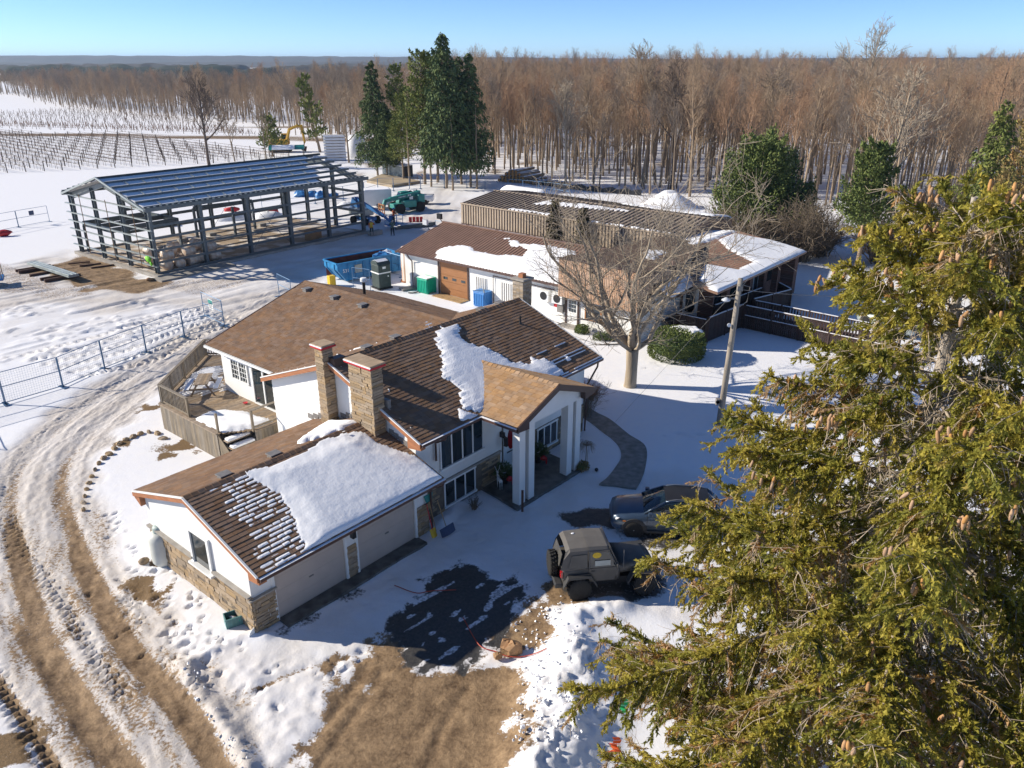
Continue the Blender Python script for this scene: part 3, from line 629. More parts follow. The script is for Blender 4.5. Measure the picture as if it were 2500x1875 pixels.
def window(u0, u1, z0, z1, n, v=MV, dep=.06, fr=.07):
    g = wbox(house, 'window', 'glass', u0, u1, v - .03, v + .01, z0, z1)
    mb = MB(); mb.box(u0 - .07, u1 + .07, v - dep - .02, v - .02, z1, z1 + .08); mb.box(u0 - .07, u1 + .07, v - dep - .05, v - .02, z0 - .1, z0)
    for k in range(n + 1):
        c = u0 + (u1 - u0) * k / n; mb.box(c - fr / 2, c + fr / 2, v - dep, v - .021, z0, z1)
    mb.build('frame', M['white'], g)
    for k in range(n):
        a = u0 + (u1 - u0) * k / n + fr / 2 + .012; b_ = u0 + (u1 - u0) * (k + 1) / n - fr / 2 - .012
        wbox(g, 'pane', 'glass', a, b_, v - .045, v - .032, z0 + .02, z1 - .02)
window(9.3, 11.85, 2.05, 3.42, 4); window(9.45, 11.3, .22, 1.28, 3); window(15.7, 17.2, .38, 1.42, 3)
d = wbox(house, 'front_door', 'white', 13.62, 14.66, .90, .96, .16, 2.45)
MB().lathe([(.02, -.02), (.25, -.02), (.25, .0), (.02, .0)], 20, (0, 0, 0), 'Y').build('oval_glass', M['red_door'], d); o_ = kids(d)[-1]; o_.location = (14.14, .90, 1.52); o_.scale = (1, 1, 2.3)
MB().lathe([(.25, -.015), (.30, -.015), (.30, .005), (.25, .005)], 20, (0, 0, 0), 'Y').build('oval_frame', M['white'], d); o_ = kids(d)[-1]; o_.location = (14.14, .895, 1.52); o_.scale = (1, 1, 2.2)
MB().box(13.85, 14.45, .885, .90, .84, .9).build('mail_slot', M['black'], d); MB().blob((14.56, .87, 1.1), .04).build('handle', M['black'], d)
wbox(house, 'side_light', 'glass', 13.27, 13.55, .96, 1.0, .2, 2.45)
wbox(house, 'door_step', 'white', 13.15, 14.85, .7, .95, .08, .16)
mb = MB(); mb.box(13.0, 13.13, .38, .6, 2.1, 2.35); mb.tube([(13.06, .5, 2.2), (13.06, .3, 2.2)], .02, 6); mb.box(12.99, 13.13, .2, .36, 1.72, 2.15); mb.build('wall_lantern', M['black'], house, bevel=.02)
mb = MB(); mb.box(3.98, 4.14, -.3, -.12, 1.75, 2.05); mb.tube([(4.06, -.05, 2.1), (4.06, -.2, 2.12), (4.06, -.2, 2.0)], .018, 6); mb.build('wall_lantern', M['black'], house, bevel=.02)
# --- main roof
s2 = (zr - ze) / mr; RU0, RU1 = 7.72, 20.05; up = Vector((0, 1, s2)).normalized(); dn = Vector((0, -1, s2)).normalized(); Lm = mr * math.hypot(1, s2)
mf = shingles(house, (RU0, 0, ze), (1, 0, 0), up, [(0, 0), (RU1 - RU0, 0), (RU1 - RU0, Lm), (0, Lm)], t=.020)
wr, wu0, wu1, wv1 = 14.9, 8.45, 20.9, 16.75; s3 = (zr - ze) / (wr - wu0)
sb = (RU1, 10.6, ze)
shingles(house, sb, (-1, 0, 0), dn, [(0, 0), (.02, 0), (RU1 - wr, Lm), (0, Lm)])
shingles(house, sb, (-1, 0, 0), dn, [(RU1 - wr, Lm), (RU1 - wu0, 0), (RU1 - RU0, 0), (RU1 - RU0, Lm)])
ridge_caps(house, (RU0, mr, zr), (RU1, mr, zr), (0, -1, -s2), (0, 1, -s2))
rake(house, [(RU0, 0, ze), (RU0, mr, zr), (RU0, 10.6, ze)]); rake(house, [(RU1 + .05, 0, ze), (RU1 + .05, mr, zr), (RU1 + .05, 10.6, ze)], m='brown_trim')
MB().prism([(RU0, 0, ze - .18), (RU0, .75, ze + .05), (RU0, .75, ze - .42), (RU0, 0, ze - .3)], (.24, 0, 0)).build('eave_return', M['orange_fascia'], house)
wbox(house, 'soffit', 'white', RU0 + .05, RU1, .03, MV, ze - .16, ze - .13)
gutter(house, (RU0, -.06, ze - .08), (11.3, -.06, ze - .08)); gutter(house, (16.5, -.06, ze - .08), (RU1, -.06, ze - .08))
downspout(house, [(9.05, -.04, ze - .1), (9.05, .0, ze - .3), (8.98, .5, 3.4), (8.98, .5, 2.6)])
downspout(house, [(19.7, -.04, ze - .1), (19.7, .0, ze - .4), (19.5, .42, 2.6), (19.45, .45, .05)])
# --- wing roof and walls
el = Vector((1, 0, s3)).normalized(); er = Vector((-1, 0, s3)).normalized(); Lw = (wr - wu0) * math.hypot(1, s3); sr = (zr - ze) / (wu1 - wr); er = Vector((-1, 0, sr)).normalized(); Lr = (wu1 - wr) * math.hypot(1, sr)
# left slope: origin at eave near main block, x runs to the far gable
shingles(house, (wu0, wv1, ze), (0, -1, 0), el, [(0, 0), (wv1 - 10.6, 0), (wv1 - mr, Lw), (0, Lw)])
shingles(house, (wu1, 10.6, ze), (0, 1, 0), er, [(0, 0), (wv1 - 10.6, 0), (wv1 - 10.6, Lr), (mr - 10.6, Lr)])
ridge_caps(house, (wr, wv1, zr), (wr, mr, zr), (-1, 0, -s3), (1, 0, -sr)); 
rake(house, [(wu0, wv1 + .02, ze), (wr, wv1 + .02, zr), (wu1, wv1 + .02, ze)], m='white', off=(0, .05, 0), cap='brown_trim')
MB().beam((wu0 - .05, wv1, ze - .08), (wu0 - .05, 10.75, ze - .08), .12, .11).build('gutter', M['white'], house)
mb = MB(); mb.box(9.0, 9.2, 10.2, 16.35, 0, 3.95); mb.prism([(9.2, 16.35, 0), (20.3, 16.35, 0), (20.3, 16.35, 4), (wr, 16.35, 5.85), (9.2, 16.35, 4)], (0, -.2, 0)); mb.box(20.1, 20.3, 10.2, 16.15, 0, 3.95); mb.build('wing_wall', M['siding'], house)
wbox(house, 'soffit', 'white', wu0, 9.0, 10.7, 16.7, ze - .17, ze - .14)
snow_patch(house, Vector(sb), Vector((-1, 0, 0)), dn, Vector((-1, 0, 0)).cross(dn), [(9.75, 2.0), (9.3, 2.55), (8.2, 3.3), (7.4, 3.95), (7.2, 4.2), (8.2, 3.65), (9.2, 3.0), (9.9, 2.45)], h=.1, soft=.3, nz_=.15, res=.08)
snow_patch(house, Vector(sb), Vector((-1, 0, 0)), dn, Vector((-1, 0, 0)).cross(dn), [(3.9, 4.1), (4.9, 5.4), (5.15, 5.4), (4.5, 4.1), (3.6, 3.0)], h=.1, soft=.2, nz_=.2, res=.07)
# wing windows and the patio door, set in the left wall (plane u = 9.0)
def window_u(v0, v1, z0, z1, cols, rows, nv=2):
    g = wbox(house, 'window', 'glass', 8.97, 9.01, v0, v1, z0, z1); mb = MB()
    for k in range(nv + 1):
        c = v0 + (v1 - v0) * k / nv; mb.box(8.92, 8.969, c - .05, c + .05, z0 - .05, z1 + .05)
    mb.box(8.921, 8.968, v0, v1, z0 - .06, z0 + .03); mb.box(8.921, 8.968, v0, v1, z1 - .03, z1 + .06); mb.build('frame', M['white'], g)
    mb = MB()
    for k in range(1, cols * nv):
        if k % cols: c = v0 + (v1 - v0) * k / (cols * nv); mb.box(8.945, 8.967, c - .012, c + .012, z0 + .03, z1 - .03)
    for k in range(1, rows): c = z0 + (z1 - z0) * k / rows; mb.box(8.947, 8.966, v0 + .05, v1 - .05, c - .012, c + .012)
    if mb.v: mb.build('muntin', M['white'], g)
window_u(13.95, 15.4, 2.35, 3.4, 3, 4); pd_ = window_u(11.55, 13.5, 1.5, 3.55, 1, 1)
# --- chimneys
def chimney(u0, u1, v0, v1, z0, z1, red=True):
    c = wbox(house, 'chimney', 'stone_core', u0 + .06, u1 - .06, v0 + .06, v1 - .06, z0, z1 - .12)
    a = .06
    stone_face(c, (u0 + a, v1 - a, z0), (0, -1, 0), (-1, 0, 0), v1 - v0 - 2 * a + .04, z1 - z0 - .16, .115)
    stone_face(c, (u0 + a - .04, v0 + a, z0), (1, 0, 0), (0, -1, 0), u1 - u0 - 2 * a + .04, z1 - z0 - .16, .115)
    stone_face(c, (u1 - a, v0 + a, z1 - 1.2), (0, 1, 0), (1, 0, 0), v1 - v0 - 2 * a, 1.05, .115)
    mb = MB(); mb.box(u0 - .07, u1 + .07, v0 - .07, v1 + .07, z1 - .11, z1 - .03); mb.build('flashing_band', M['red'], c)
    n = max(2, int((v1 - v0) / .42))
    for k in range(n):
        q = (v1 - v0 + .1) / n; wbox(c, 'cap_slab', 'cap_tan', u0 - .05, u1 + .05, v0 - .05 + q * k + .006, v0 - .05 + q * (k + 1) - .006, z1 - .03, z1 + .05)
    mb = MB(); mb.box(u0 - .085, u0 - .03, v0 - .08, v1 + .08, z1 - .035, z1 + .012); mb.build('ledge_snow', M['snow_soft'], c)
    return c
chimney(7.3, 7.95, 2.15, 3.6, 2.9, 6.72); chimney(7.42, 8.02, 5.3, 5.92, 2.9, 6.78)
wbox(house, 'chimney_saddle', 'brown_trim', 7.72, 8.3, 4.95, 5.3, 5.6, 6.25)
wbox(house, 'chimney_flashing', 'vent', 7.96, 8.12, 2.05, 2.7, 4.7, 5.15)
for a, b_ in ((1.0, 2.1), (3.7, 5.2), (6.0, 7.6)): 
    mb = MB(); n = 4
    for k in range(n):
        v_ = a + (b_ - a) * k / n; z_ = gr_ - sl * abs(v_ + .15 - 3.15) + .02; mb.box(7.955, 7.99, v_, v_ + (b_ - a) / n * .94, z_, z_ + .22)
    mb.build('step_flashing', M['vent'], house)
c = wbox(house, 'chimney', 'stone_core', 20.25, 20.95, 5.2, 5.9, 3.0, 6.9)
mb = MB(); BR = mat('pale_brick', (.42, .34, .25), .85, .3, 6, island=.3); z = 5.6
while z < 6.8:
    for k in range(3):
        mb.box(20.24 + k * .235 + .005, 20.24 + (k + 1) * .235 - .005, 5.18, 5.22, z + .004, z + .072); mb.box(20.23, 20.27, 5.2 + k * .235 + .005, 5.2 + (k + 1) * .235 - .005, z + .004, z + .072)
    z += .078
mb.build('brickwork', BR, c, kind='stuff'); wbox(c, 'cap', 'concrete', 20.15, 21.05, 5.1, 6.0, 6.9, 7.0); wbox(c, 'flue', 'orange_fascia', 20.45, 20.75, 5.4, 5.7, 7.0, 7.22)
# --- plumbing stack and vents on the wing and main roofs
st = MB().lathe([(.085, 0), (.085, .85), (.09, .86)], 12, (16.45, 13.5, 5.4)).build('flue_pipe', M['black'], house); MB().lathe([(.06, .8), (.19, .86), (.19, 1.0), (.16, 1.06), (.02, 1.08)], 12, (16.45, 13.5, 5.4)).build('flue_cap', M['white'], st)
for v_ in (16.0, 13.6, 11.3):
    u_ = 14.25; roofvent(u_, v_ - .3, zr - s3 * (wr - u_), 1)
for u_ in (17.55, 19.0): roofvent(u_, 5.75, zr - s2 * .45, 1)
roofvent(10.2, 5.9, zr - s2 * .55, 1); roofvent(11.9, 5.9, zr - s2 * .5, 1)
MB().lathe([(.1, 0), (.05, .15), (.045, .45)], 10, (18.2, 3.7, zr - s2 * 1.6 - .03)).build('plumbing_vent', M['black'], house)
# --- snow on the main front slope
Q = lambda x, y: tuple(((lambda p: (p - Vector(mf[0])).dot(Vector(mf[1])))(q), (lambda p: (p - Vector(mf[0])).dot(Vector(mf[2])))(q)) for q in [house_mw.inverted() @ on_plane(x, y, house_mw @ Vector(mf[0]), house_mw.to_3x3() @ Vector(mf[3]))])[0]
B_ = lambda x, y: Q(950 + x * .31646, 650 + y * .31646)
snow_patch(house, *mf, [B_(*p) for p in ((330, 510), (370, 460), (480, 440), (565, 440), (575, 540), (640, 580), (770, 620), (870, 680), (960, 735), (1060, 740), (1110, 700), (1200, 710), (1260, 740), (1330, 790), (1350, 840), (1300, 900), (900, 900), (800, 1130), (700, 1165), (560, 1110), (520, 1075), (530, 960), (470, 900), (400, 880), (385, 750), (350, 620))], h=.10, soft=.7, course=.19, finger=.3, nz_=.25, res=.075, seed=21, m='snow_soft', clip=(0, RU1 - RU0, 0, Lm))
snow_patch(house, *mf, [B_(*p) for p in ((1270, 700), (1420, 655), (1560, 700), (1500, 760), (1380, 800), (1330, 820))], h=.03, soft=.3, course=.19, finger=1.2, nz_=.5, res=.05, seed=25, m='snow_soft', clip=(0, RU1 - RU0, 0, Lm))
snow_patch(house, *mf, [B_(*p) for p in ((290, 430), (320, 440), (330, 500), (300, 520))], h=.04, soft=.2, course=.19, finger=.3, nz_=.3, res=.06, seed=26, m='snow_soft')
snow_patch(house, *mf, [B_(*p) for p in ((510, 1085), (720, 1150), (640, 1185), (545, 1210), (540, 1150))], h=.05, soft=.3, nz_=.2, res=.06, seed=27, m='snow_soft', clip=(0, RU1 - RU0, 0, Lm))
snow_patch(house, *mf, [B_(*p) for p in ((-30, 930), (10, 940), (20, 980), (-10, 985))], h=.05, soft=.1, nz_=.1, res=.05, seed=28, m='snow_soft')
# --- entrance portico
pu, pr, pe, pf = 13.87, 5.02, 4.02, -1.95; hw = 2.72; sp = (pr - pe) / hw; pl_ = Vector((1, 0, sp)).normalized(); prr = Vector((-1, 0, sp)).normalized(); Lp = hw * math.hypot(1, sp)
vr = (pr - ze) / s2; ve = (pe - ze) / s2
porch = shingles(house, (pu - hw, vr + .0, pe), (0, -1, 0), pl_, [(vr - ve, 0), (vr - pf, 0), (vr - pf, Lp), (0, Lp)], c=.20, wtab=.36, t=.026, m='shingle_tan', single=300)
shingles(house, (pu + hw, pf, pe), (0, 1, 0), prr, [(0, 0), (ve - pf, 0), (vr - pf, Lp), (0, Lp)], c=.20, wtab=.36, m='shingle_tan')
ridge_caps(house, (pu, pf, pr), (pu, vr, pr), (-1, 0, -sp), (1, 0, -sp), 'shingle_tan', wd=.17)
rake(house, [(pu - hw, pf, pe), (pu, pf, pr), (pu + hw, pf, pe)], m='brown_trim', off=(0, -.05, 0), cap='brown_trim', h=.24)
MB().prism([(pu - hw, pf - .02, pe - .05), (pu - hw + .75, pf - .02, pe + .2), (pu - hw + .75, pf - .02, pe - .32), (pu - hw, pf - .02, pe - .24)], (0, .25, 0)).build('eave_return', M['brown_trim'], house)
MB().prism([(pu + hw, pf - .02, pe - .05), (pu + hw - .75, pf - .02, pe + .2), (pu + hw - .75, pf - .02, pe - .32), (pu + hw, pf - .02, pe - .24)], (0, .25, 0)).build('eave_return', M['brown_trim'], house)
mb = MB(); mb.prism([(pu - 2.2, -1.66, 3.62), (pu + 2.2, -1.66, 3.62), (pu + 2.2, -1.66, pe + .1), (pu, -1.66, pr - .12), (pu - 2.2, -1.66, pe + .1)], (0, .42, 0)); mb.box(11.69, 12.09, -1.24, .59, 3.62, 4.0); mb.box(15.65, 16.05, -1.24, .59, 3.62, 4.0); mb.box(12.1, 15.64, -1.2, .5, 3.9, 3.94); mb.build('pediment', M['stucco'], house)
gutter(house, (pu - hw - .06, pf, pe - .1), (pu - hw - .06, -.1, pe - .1)); gutter(house, (pu + hw + .06, pf, pe - .1), (pu + hw + .06, -.1, pe - .1))
for u_ in (11.69, 12.31, 15.05, 15.67):
    wbox(house, 'porch_column', 'stucco', u_, u_ + .38, -1.63, -1.25, .04, 3.62)
mb = MB(); mb.prism([(11.75, .6, .07), (11.45, -1.72, .07), (16.15, -1.8, .07), (16.3, .6, .07)], (0, 0, -.2)); mb.build('porch_slab', M['wetslab'], house)
snow_patch(house, *porch, [(vr + 1.0, -.35), (vr + .2, 1.0), (vr - .2, 1.1), (vr - .7, .55), (vr - 1.2, .2), (vr - 1.2, -.4)], h=.12, soft=.3, nz_=.2, res=.07, seed=31) if False else None
finish_stones()
wbox(house, 'garage_apron', 'wetslab', .86, 7.3, -.55, .05, -.12, .03)
# ================================================================ DECK
deck = thing('deck', 'weathered wooden deck with baluster railing along the rear wing of the house', 'deck', LW(5.9, 17.2), TH)
def dk(u, v, z=0): return Vector((u - 5.9, v - 17.2, z))
DZ = 1.4; dpoly = [(5.85, 11.9), (5.85, 17.3), (7.1, 18.4), (11.2, 22.0), (12.4, 20.5), (12.4, 16.4), (9.0, 16.4), (9.0, 10.85), (7.15, 10.85)]
y = 10.85; 
while y < 22:
    for xa, xb in pl_iv(dpoly, y + .07):
        MB().box(xa - 5.9, xb - 5.9, y - 17.2 + .006, y - 17.2 + .134, DZ - .04, DZ).build('deck_plank', M['deck'], deck)
    y += .14
def rail_run(a, b_, n=None, post_end=True, hh=1.0, bal=True):
    a, b_ = dk(*a, DZ), dk(*b_, DZ); d = b_ - a; ln = d.length; ax = d / ln; z = Vector((0, 0, 1))
    MB().beam(a + z * hh, b_ + z * hh, .14, .045).build('rail', M['deck_grey'], deck); MB().beam(a + z * .12, b_ + z * .12, .05, .09).build('rail', M['deck_grey'], deck)
    if bal:
        k = int(ln / .14)
        for i in range(1, k): p = a + ax * (ln * i / k); MB().beam(p + z * .1, p + z * (hh - .02), .04, .04, up=ax).build('baluster', M['deck_grey'], deck)
    m_ = max(1, round(ln / 1.9))
    for i in range(m_ + (1 if post_end else 0)): p = a + ax * (ln * i / m_); MB().beam(p - z * .1, p + z * (hh + .01), .1, .1, up=ax).build('post', M['deck_grey'], deck)
rail_run((5.95, 14.6), (5.95, 17.2)); rail_run((5.95, 17.3), (7.05, 18.3), post_end=False); rail_run((7.05, 18.3), (11.1, 21.9)); rail_run((11.1, 21.9), (12.3, 20.4)); rail_run((12.3, 20.3), (12.3, 16.6))
rail_run((7.15, 10.95), (8.9, 10.95), bal=False); MB().beam(dk(5.95, 12.0, DZ - .3), dk(5.95, 12.0, DZ + .95), .1, .1, up=(1, 0, 0)).build('post', M['deck_grey'], deck)
def skirt(a, b_):
    a, b_ = Vector((*a, 0)), Vector((*b_, 0)); ln = (b_ - a).length; ax = (b_ - a) / ln; k = int(ln / .15)
    for i in range(k):
        p, q = a + ax * (ln * i / k + .004), a + ax * (ln * (i + 1) / k - .004)
        MB().beam(dk(p.x, p.y, .66) if False else dk((p.x + q.x) / 2, (p.y + q.y) / 2, -.25), dk((p.x + q.x) / 2, (p.y + q.y) / 2, DZ - .05), ln / k - .008, .03, up=Vector((-ax.y, ax.x, 0))).build('skirt_board', M['deck_grey'], deck)
    MB().beam(dk(a.x, a.y, DZ - .02), dk(b_.x, b_.y, DZ - .02), .16, .05).build('trim_board', M['deck'], deck)
skirt((5.82, 11.9), (5.82, 17.3)); skirt((5.82, 17.3), (7.08, 18.4)); skirt((7.08, 18.4), (11.2, 22.0)); skirt((7.15, 10.82), (8.95, 10.82)); 
for k in range(4):      # steps down towards the garage, under snow
    u0, u1 = 5.88, 7.13; v1 = 11.5 - k * .36; z = DZ - .25 - k * .26
    wb = MB().box(u0 - 5.9, u1 - 5.9, v1 - .36 - 17.2, v1 - 17.2, z - .04, z).build('stair_tread', M['deck'], deck)
    mb = MB(); mb.box(u0 + .03 - 5.9, u1 - .03 - 5.9, v1 - .38 - 17.2, v1 - .02 - 17.2, z + .002, z + .13); mb.build('tread_snow', M['snow'], wb, True, bevel=.07)
MB().prism([dk(5.84, 11.9, DZ - .05), dk(5.84, 11.9, -.2), dk(5.84, 10.2, -.2), dk(5.84, 10.3, .15)], (.04, 0, 0)).build('stringer', M['deck_grey'], deck)
dsn = (dk(0, 0, DZ), Vector((1, 0, 0)), Vector((0, 1, 0)), Vector((0, 0, 1)))
snow_patch(deck, *dsn, [(6.0, 11.7), (6.0, 14.2), (6.9, 14.5), (7.7, 14.1), (8.2, 12.6), (8.3, 11.0), (7.2, 10.9)], h=.12, soft=.5, nz_=.3, res=.08, seed=33)
snow_patch(deck, *dsn, [(7.0, 17.3), (8.2, 16.8), (8.95, 16.6), (9.2, 17.6), (10.6, 19.6), (9.8, 20.0), (7.6, 18.2)], h=.04, soft=.3, course=.28, finger=.5, nz_=.3, res=.05, seed=35, m='snow_soft')
# ================================================================ WINERY BUILDING, SHED, STEEL FRAME
M['brown_metal'] = mat('brown_metal_roof', (.30, .18, .125), .5, .2, 1.5, spec=.4)
M['tan_metal'] = mat('tan_metal', (.46, .365, .27), .5, .2, 1.2, spec=.4)
M['tan_roof'] = mat('tan_metal_roof', (.40, .32, .24), .5, .2, 1.2, spec=.4)
M['dark_rib'] = mat('dark_seam', (.15, .105, .075), .5)
M['brown_door'] = mat('brown_overhead_door', (.33, .15, .06), .5, .12, 1.5, stretch=(1, 1, 4))
M['shake'] = mat('cedar_shake', (.56, .36, .24), .8, .2, 4, island=.13, stretch=(2, 2, .5))
M['shake_dark'] = mat('shake_gap', (.07, .04, .03), .9)
M['gravel_roof'] = mat('gravel_roof', (.14, .085, .055), .95, .5, 6, .5, 40)
M['ramp'] = mat('dark_stained_wood', (.055, .033, .028), .7, .3, 5, island=.25)
BRK = bpy.data.materials.new('dark_brick'); BRK.use_nodes = True; _t = BRK.node_tree; _b = _t.nodes['Principled BSDF']; _b.inputs['Roughness'].default_value = .85
_br = _n(_t, 'ShaderNodeTexBrick'); _br.inputs['Color1'].default_value = (.16, .06, .04, 1); _br.inputs['Color2'].default_value = (.09, .04, .03, 1); _br.inputs['Mortar'].default_value = (.2, .17, .15, 1)
_br.inputs['Scale'].default_value = 1; _br.inputs['Brick Width'].default_value = .22; _br.inputs['Row Height'].default_value = .075; _br.inputs['Mortar Size'].default_value = .008
_tc = _n(_t, 'ShaderNodeTexCoord'); _mp = _n(_t, 'ShaderNodeMapping'); _mp.inputs['Rotation'].default_value = (R(90), 0, R(45)); _t.links.new(_tc.outputs['Object'], _mp.inputs[0]); _t.links.new(_mp.outputs[0], _br.inputs[0]); _t.links.new(_br.outputs[0], _b.inputs['Base Color'])
M['brick'] = BRK
win = thing('winery_building', 'long white building with brown metal roof, cedar shake front and brick porch wing', 'building', LW(33, 5.6), TH)
WO = Vector((33, 5.6, 0))
class WB(MB):                                     # builder in (u, v) house coordinates, stored relative to the winery corner
    def build(s, name, m, parent=None, **k):
        off = WO
        s.v = [(p[0] - off.x, p[1] - off.y, p[2]) for p in s.v]; return MB.build(s, name, m, parent, **k)
def W_(name, m, *a, parent=None): return WB().box(*a).build(name, M[m], parent or win)
ws = WB(); ws.prism([(33, 28.4, 0), (43, 28.4, 0), (43, 28.4, 2.9), (38, 28.4, 4.3), (33, 28.4, 2.9)], (0, -.2, 0)); ws.build('gable_wall', M['stucco'], win)
wz = WB()
for a, b_, z0, z1 in ((24.3, 28.2, 0, 2.95), (21.2, 24.3, 2.72, 2.95), (11.6, 21.2, 0, 2.95)): wz.box(33, 33.2, a, b_, z0, z1)
wz.build('workshop_wall', M['stucco'], win)
W_('office_wall', 'stucco', 32.95, 33.2, 5.6, 11.6, 0, 2.5); W_('return_wall', 'stucco', 33.2, 38.6, 5.6, 5.8, 0, 2.9); W_('rear_wall', 'stucco', 42.8, 43, 5.8, 28.2, 0, 2.9)
# roof of the workshop: panels with standing seams
wsl = 1.55 / 5.6; wn = Vector((1, 0, wsl)).normalized()
for s_, uu in ((1, 32.4), (-1, 43.6)):
    for k in range(18):
        v0 = 28.75 - k * .955; 
        if v0 < 11.6: break
        v1 = max(v0 - .95, 11.5); a = Vector((uu, v0, 2.98)); e = Vector((38, v0, 2.98 + 1.55))
        pn = WB().prism([a, e, e + Vector((0, v1 - v0, 0)), a + Vector((0, v1 - v0, 0))], (0, 0, -.06)).build('roof_panel', M['brown_metal'], win)
        rb = WB()
        for j in range(3): 
            vv = v0 - .16 - j * .317; rb.beam((uu, vv, 3.0), (38, vv, 4.55), .05, .05)
        rb.build('seam', M['brown_metal'], pn, kind='stuff')
WB().beam((38, 28.8, 4.57), (38, 11.5, 4.57), .3, .05).build('ridge_flashing', M['brown_metal'], win)
WB().beam((32.35, 28.8, 2.93), (32.35, 11.8, 2.93), .1, .12).build('gutter', M['gutter'], win)
WB().prism([(32.4, 28.78, 2.93), (38, 28.78, 4.48), (43.6, 28.78, 2.93), (43.6, 28.78, 2.75), (38, 28.78, 4.3), (32.4, 28.78, 2.75)], (0, .05, 0)).build('fascia', M['brown_trim'], win)
W_('soffit', 'white', 32.45, 33.0, 11.8, 28.6, 2.84, 2.87)
wpl = (Vector((32.4 - 33, 28.75 - 5.6, 3.0)), Vector((0, -1, 0)), wn, Vector((0, -1, 0)).cross(wn))
wmw = Matrix.Translation(LW(33, 5.6)) @ Matrix.Rotation(TH, 4, 'Z')
def WQ(pl, x, y):
    q = wmw.inverted() @ on_plane(x, y, wmw @ pl[0], wmw.to_3x3() @ pl[3]); return ((q - pl[0]).dot(pl[1]), (q - pl[0]).dot(pl[2]))
K_ = lambda x, y: (950 + x * .27125, 450 + y * .27125)
Lws = 5.6 * math.hypot(1, wsl)
snow_patch(win, *wpl, [WQ(wpl, *K_(*p)) for p in ((400, 655), (430, 600), (500, 570), (620, 545), (750, 560), (800, 600), (900, 630), (1000, 625), (1190, 640), (1220, 590), (1130, 570), (1080, 520), (1030, 490), (1100, 480), (1200, 520), (1400, 550), (1560, 570), (1700, 590), (1620, 960), (1300, 960), (1000, 880), (700, 800), (380, 700))], h=.09, soft=.8, nz_=.5, res=.12, seed=41, clip=(0, 17.2, .03, Lws))
snow_patch(win, *wpl, [WQ(wpl, *K_(*p)) for p in ((910, 478), (930, 470), (975, 480), (960, 492))], h=.05, soft=.2, nz_=.2, res=.08, seed=42)
# doors, louvred panels, pipes, fan units
d = W_('overhead_door', 'brown_door', 33.06, 33.12, 21.2, 24.3, .02, 2.72)
for k in range(5):
    p_ = W_('door_section', 'brown_door', 33.03, 33.06, 21.22, 24.28, .03 + k * .54, .03 + k * .54 + .52, parent=win); p_.parent = d
    if k == 2:
        for j in range(3): q = W_('door_light', 'glass', 33.02, 33.035, 21.5 + j * .98, 21.95 + j * .98, 1.28, 1.48, parent=d)
fr = WB(); fr.box(32.93, 33.0, 24.3, 24.45, 0, 2.85); fr.box(32.93, 33.0, 21.05, 21.2, 0, 2.85); fr.box(32.93, 33.0, 21.2, 24.3, 2.72, 2.85); fr.build('door_frame', M['brown_trim'], win)
for v0 in (19.2, 16.6):
    pn = W_('corrugated_panel', 'white', 32.95, 33.0, v0, v0 + 1.1, .3, 2.1)
    rb = WB()
    for j in range(5): rb.box(32.93, 32.95, v0 + .08 + j * .22, v0 + .16 + j * .22, .32, 2.08)
    rb.build('rib', M['vent'], pn, kind='stuff')
WB().tube([(32.9, 18.45, .3), (32.9, 18.45, 2.45), (32.9, 12.6, 2.4)], .04, 6).build('conduit', M['gutter'], win)
WB().tube([(32.35, 27.4, 2.9), (32.6, 27.4, 2.5), (32.88, 27.4, 2.2), (32.88, 27.4, .1)], .05, 6).build('downspout', M['gutter'], win)
for v0 in (13.3, 12.1):
    f = W_('fan_unit', 'white', 32.5, 32.9, v0 - .45, v0 + .45, 1.55, 2.3); 
    WB().lathe([(.3, -.02), (.3, .0), (.26, .01), (.05, .012)], 16, (32.49, v0, 1.93), 'X').build('fan_grille', M['black'], f)
W_('meter_cabinet', 'vent', 32.7, 32.95, 11.7, 12.2, .9, 1.7); W_('alarm_box', 'red', 32.8, 32.95, 12.3, 12.55, 1.2, 1.6)
d = W_('office_door', 'white', 32.9, 32.95, 10.55, 11.45, .05, 2.1)
fr = WB(); fr.box(32.86, 32.93, 11.45, 11.6, 0, 2.2); fr.box(32.86, 32.93, 10.42, 10.55, 0, 2.2); fr.build('door_frame', M['brown_trim'], d)
for i in range(3):
    for j in range(3): W_('pane', 'glass', 32.885, 32.9, 10.68 + i * .22, 10.86 + i * .22, 1.08 + j * .29, 1.33 + j * .29, parent=d)
wn_ = W_('window', 'glass', 32.9, 32.96, 8.6, 9.8, .85, 1.8)
fr = WB(); fr.box(32.86, 32.94, 8.5, 8.6, .75, 1.9); fr.box(32.86, 32.94, 9.8, 9.9, .75, 1.9); fr.box(32.86, 32.94, 8.6, 9.8, .75, .85); fr.box(32.86, 32.94, 8.6, 9.8, 1.8, 1.9); fr.build('frame', M['brown_door'], wn_)
W_('step', 'concrete', 32.2, 32.95, 10.3, 11.8, 0, .16)
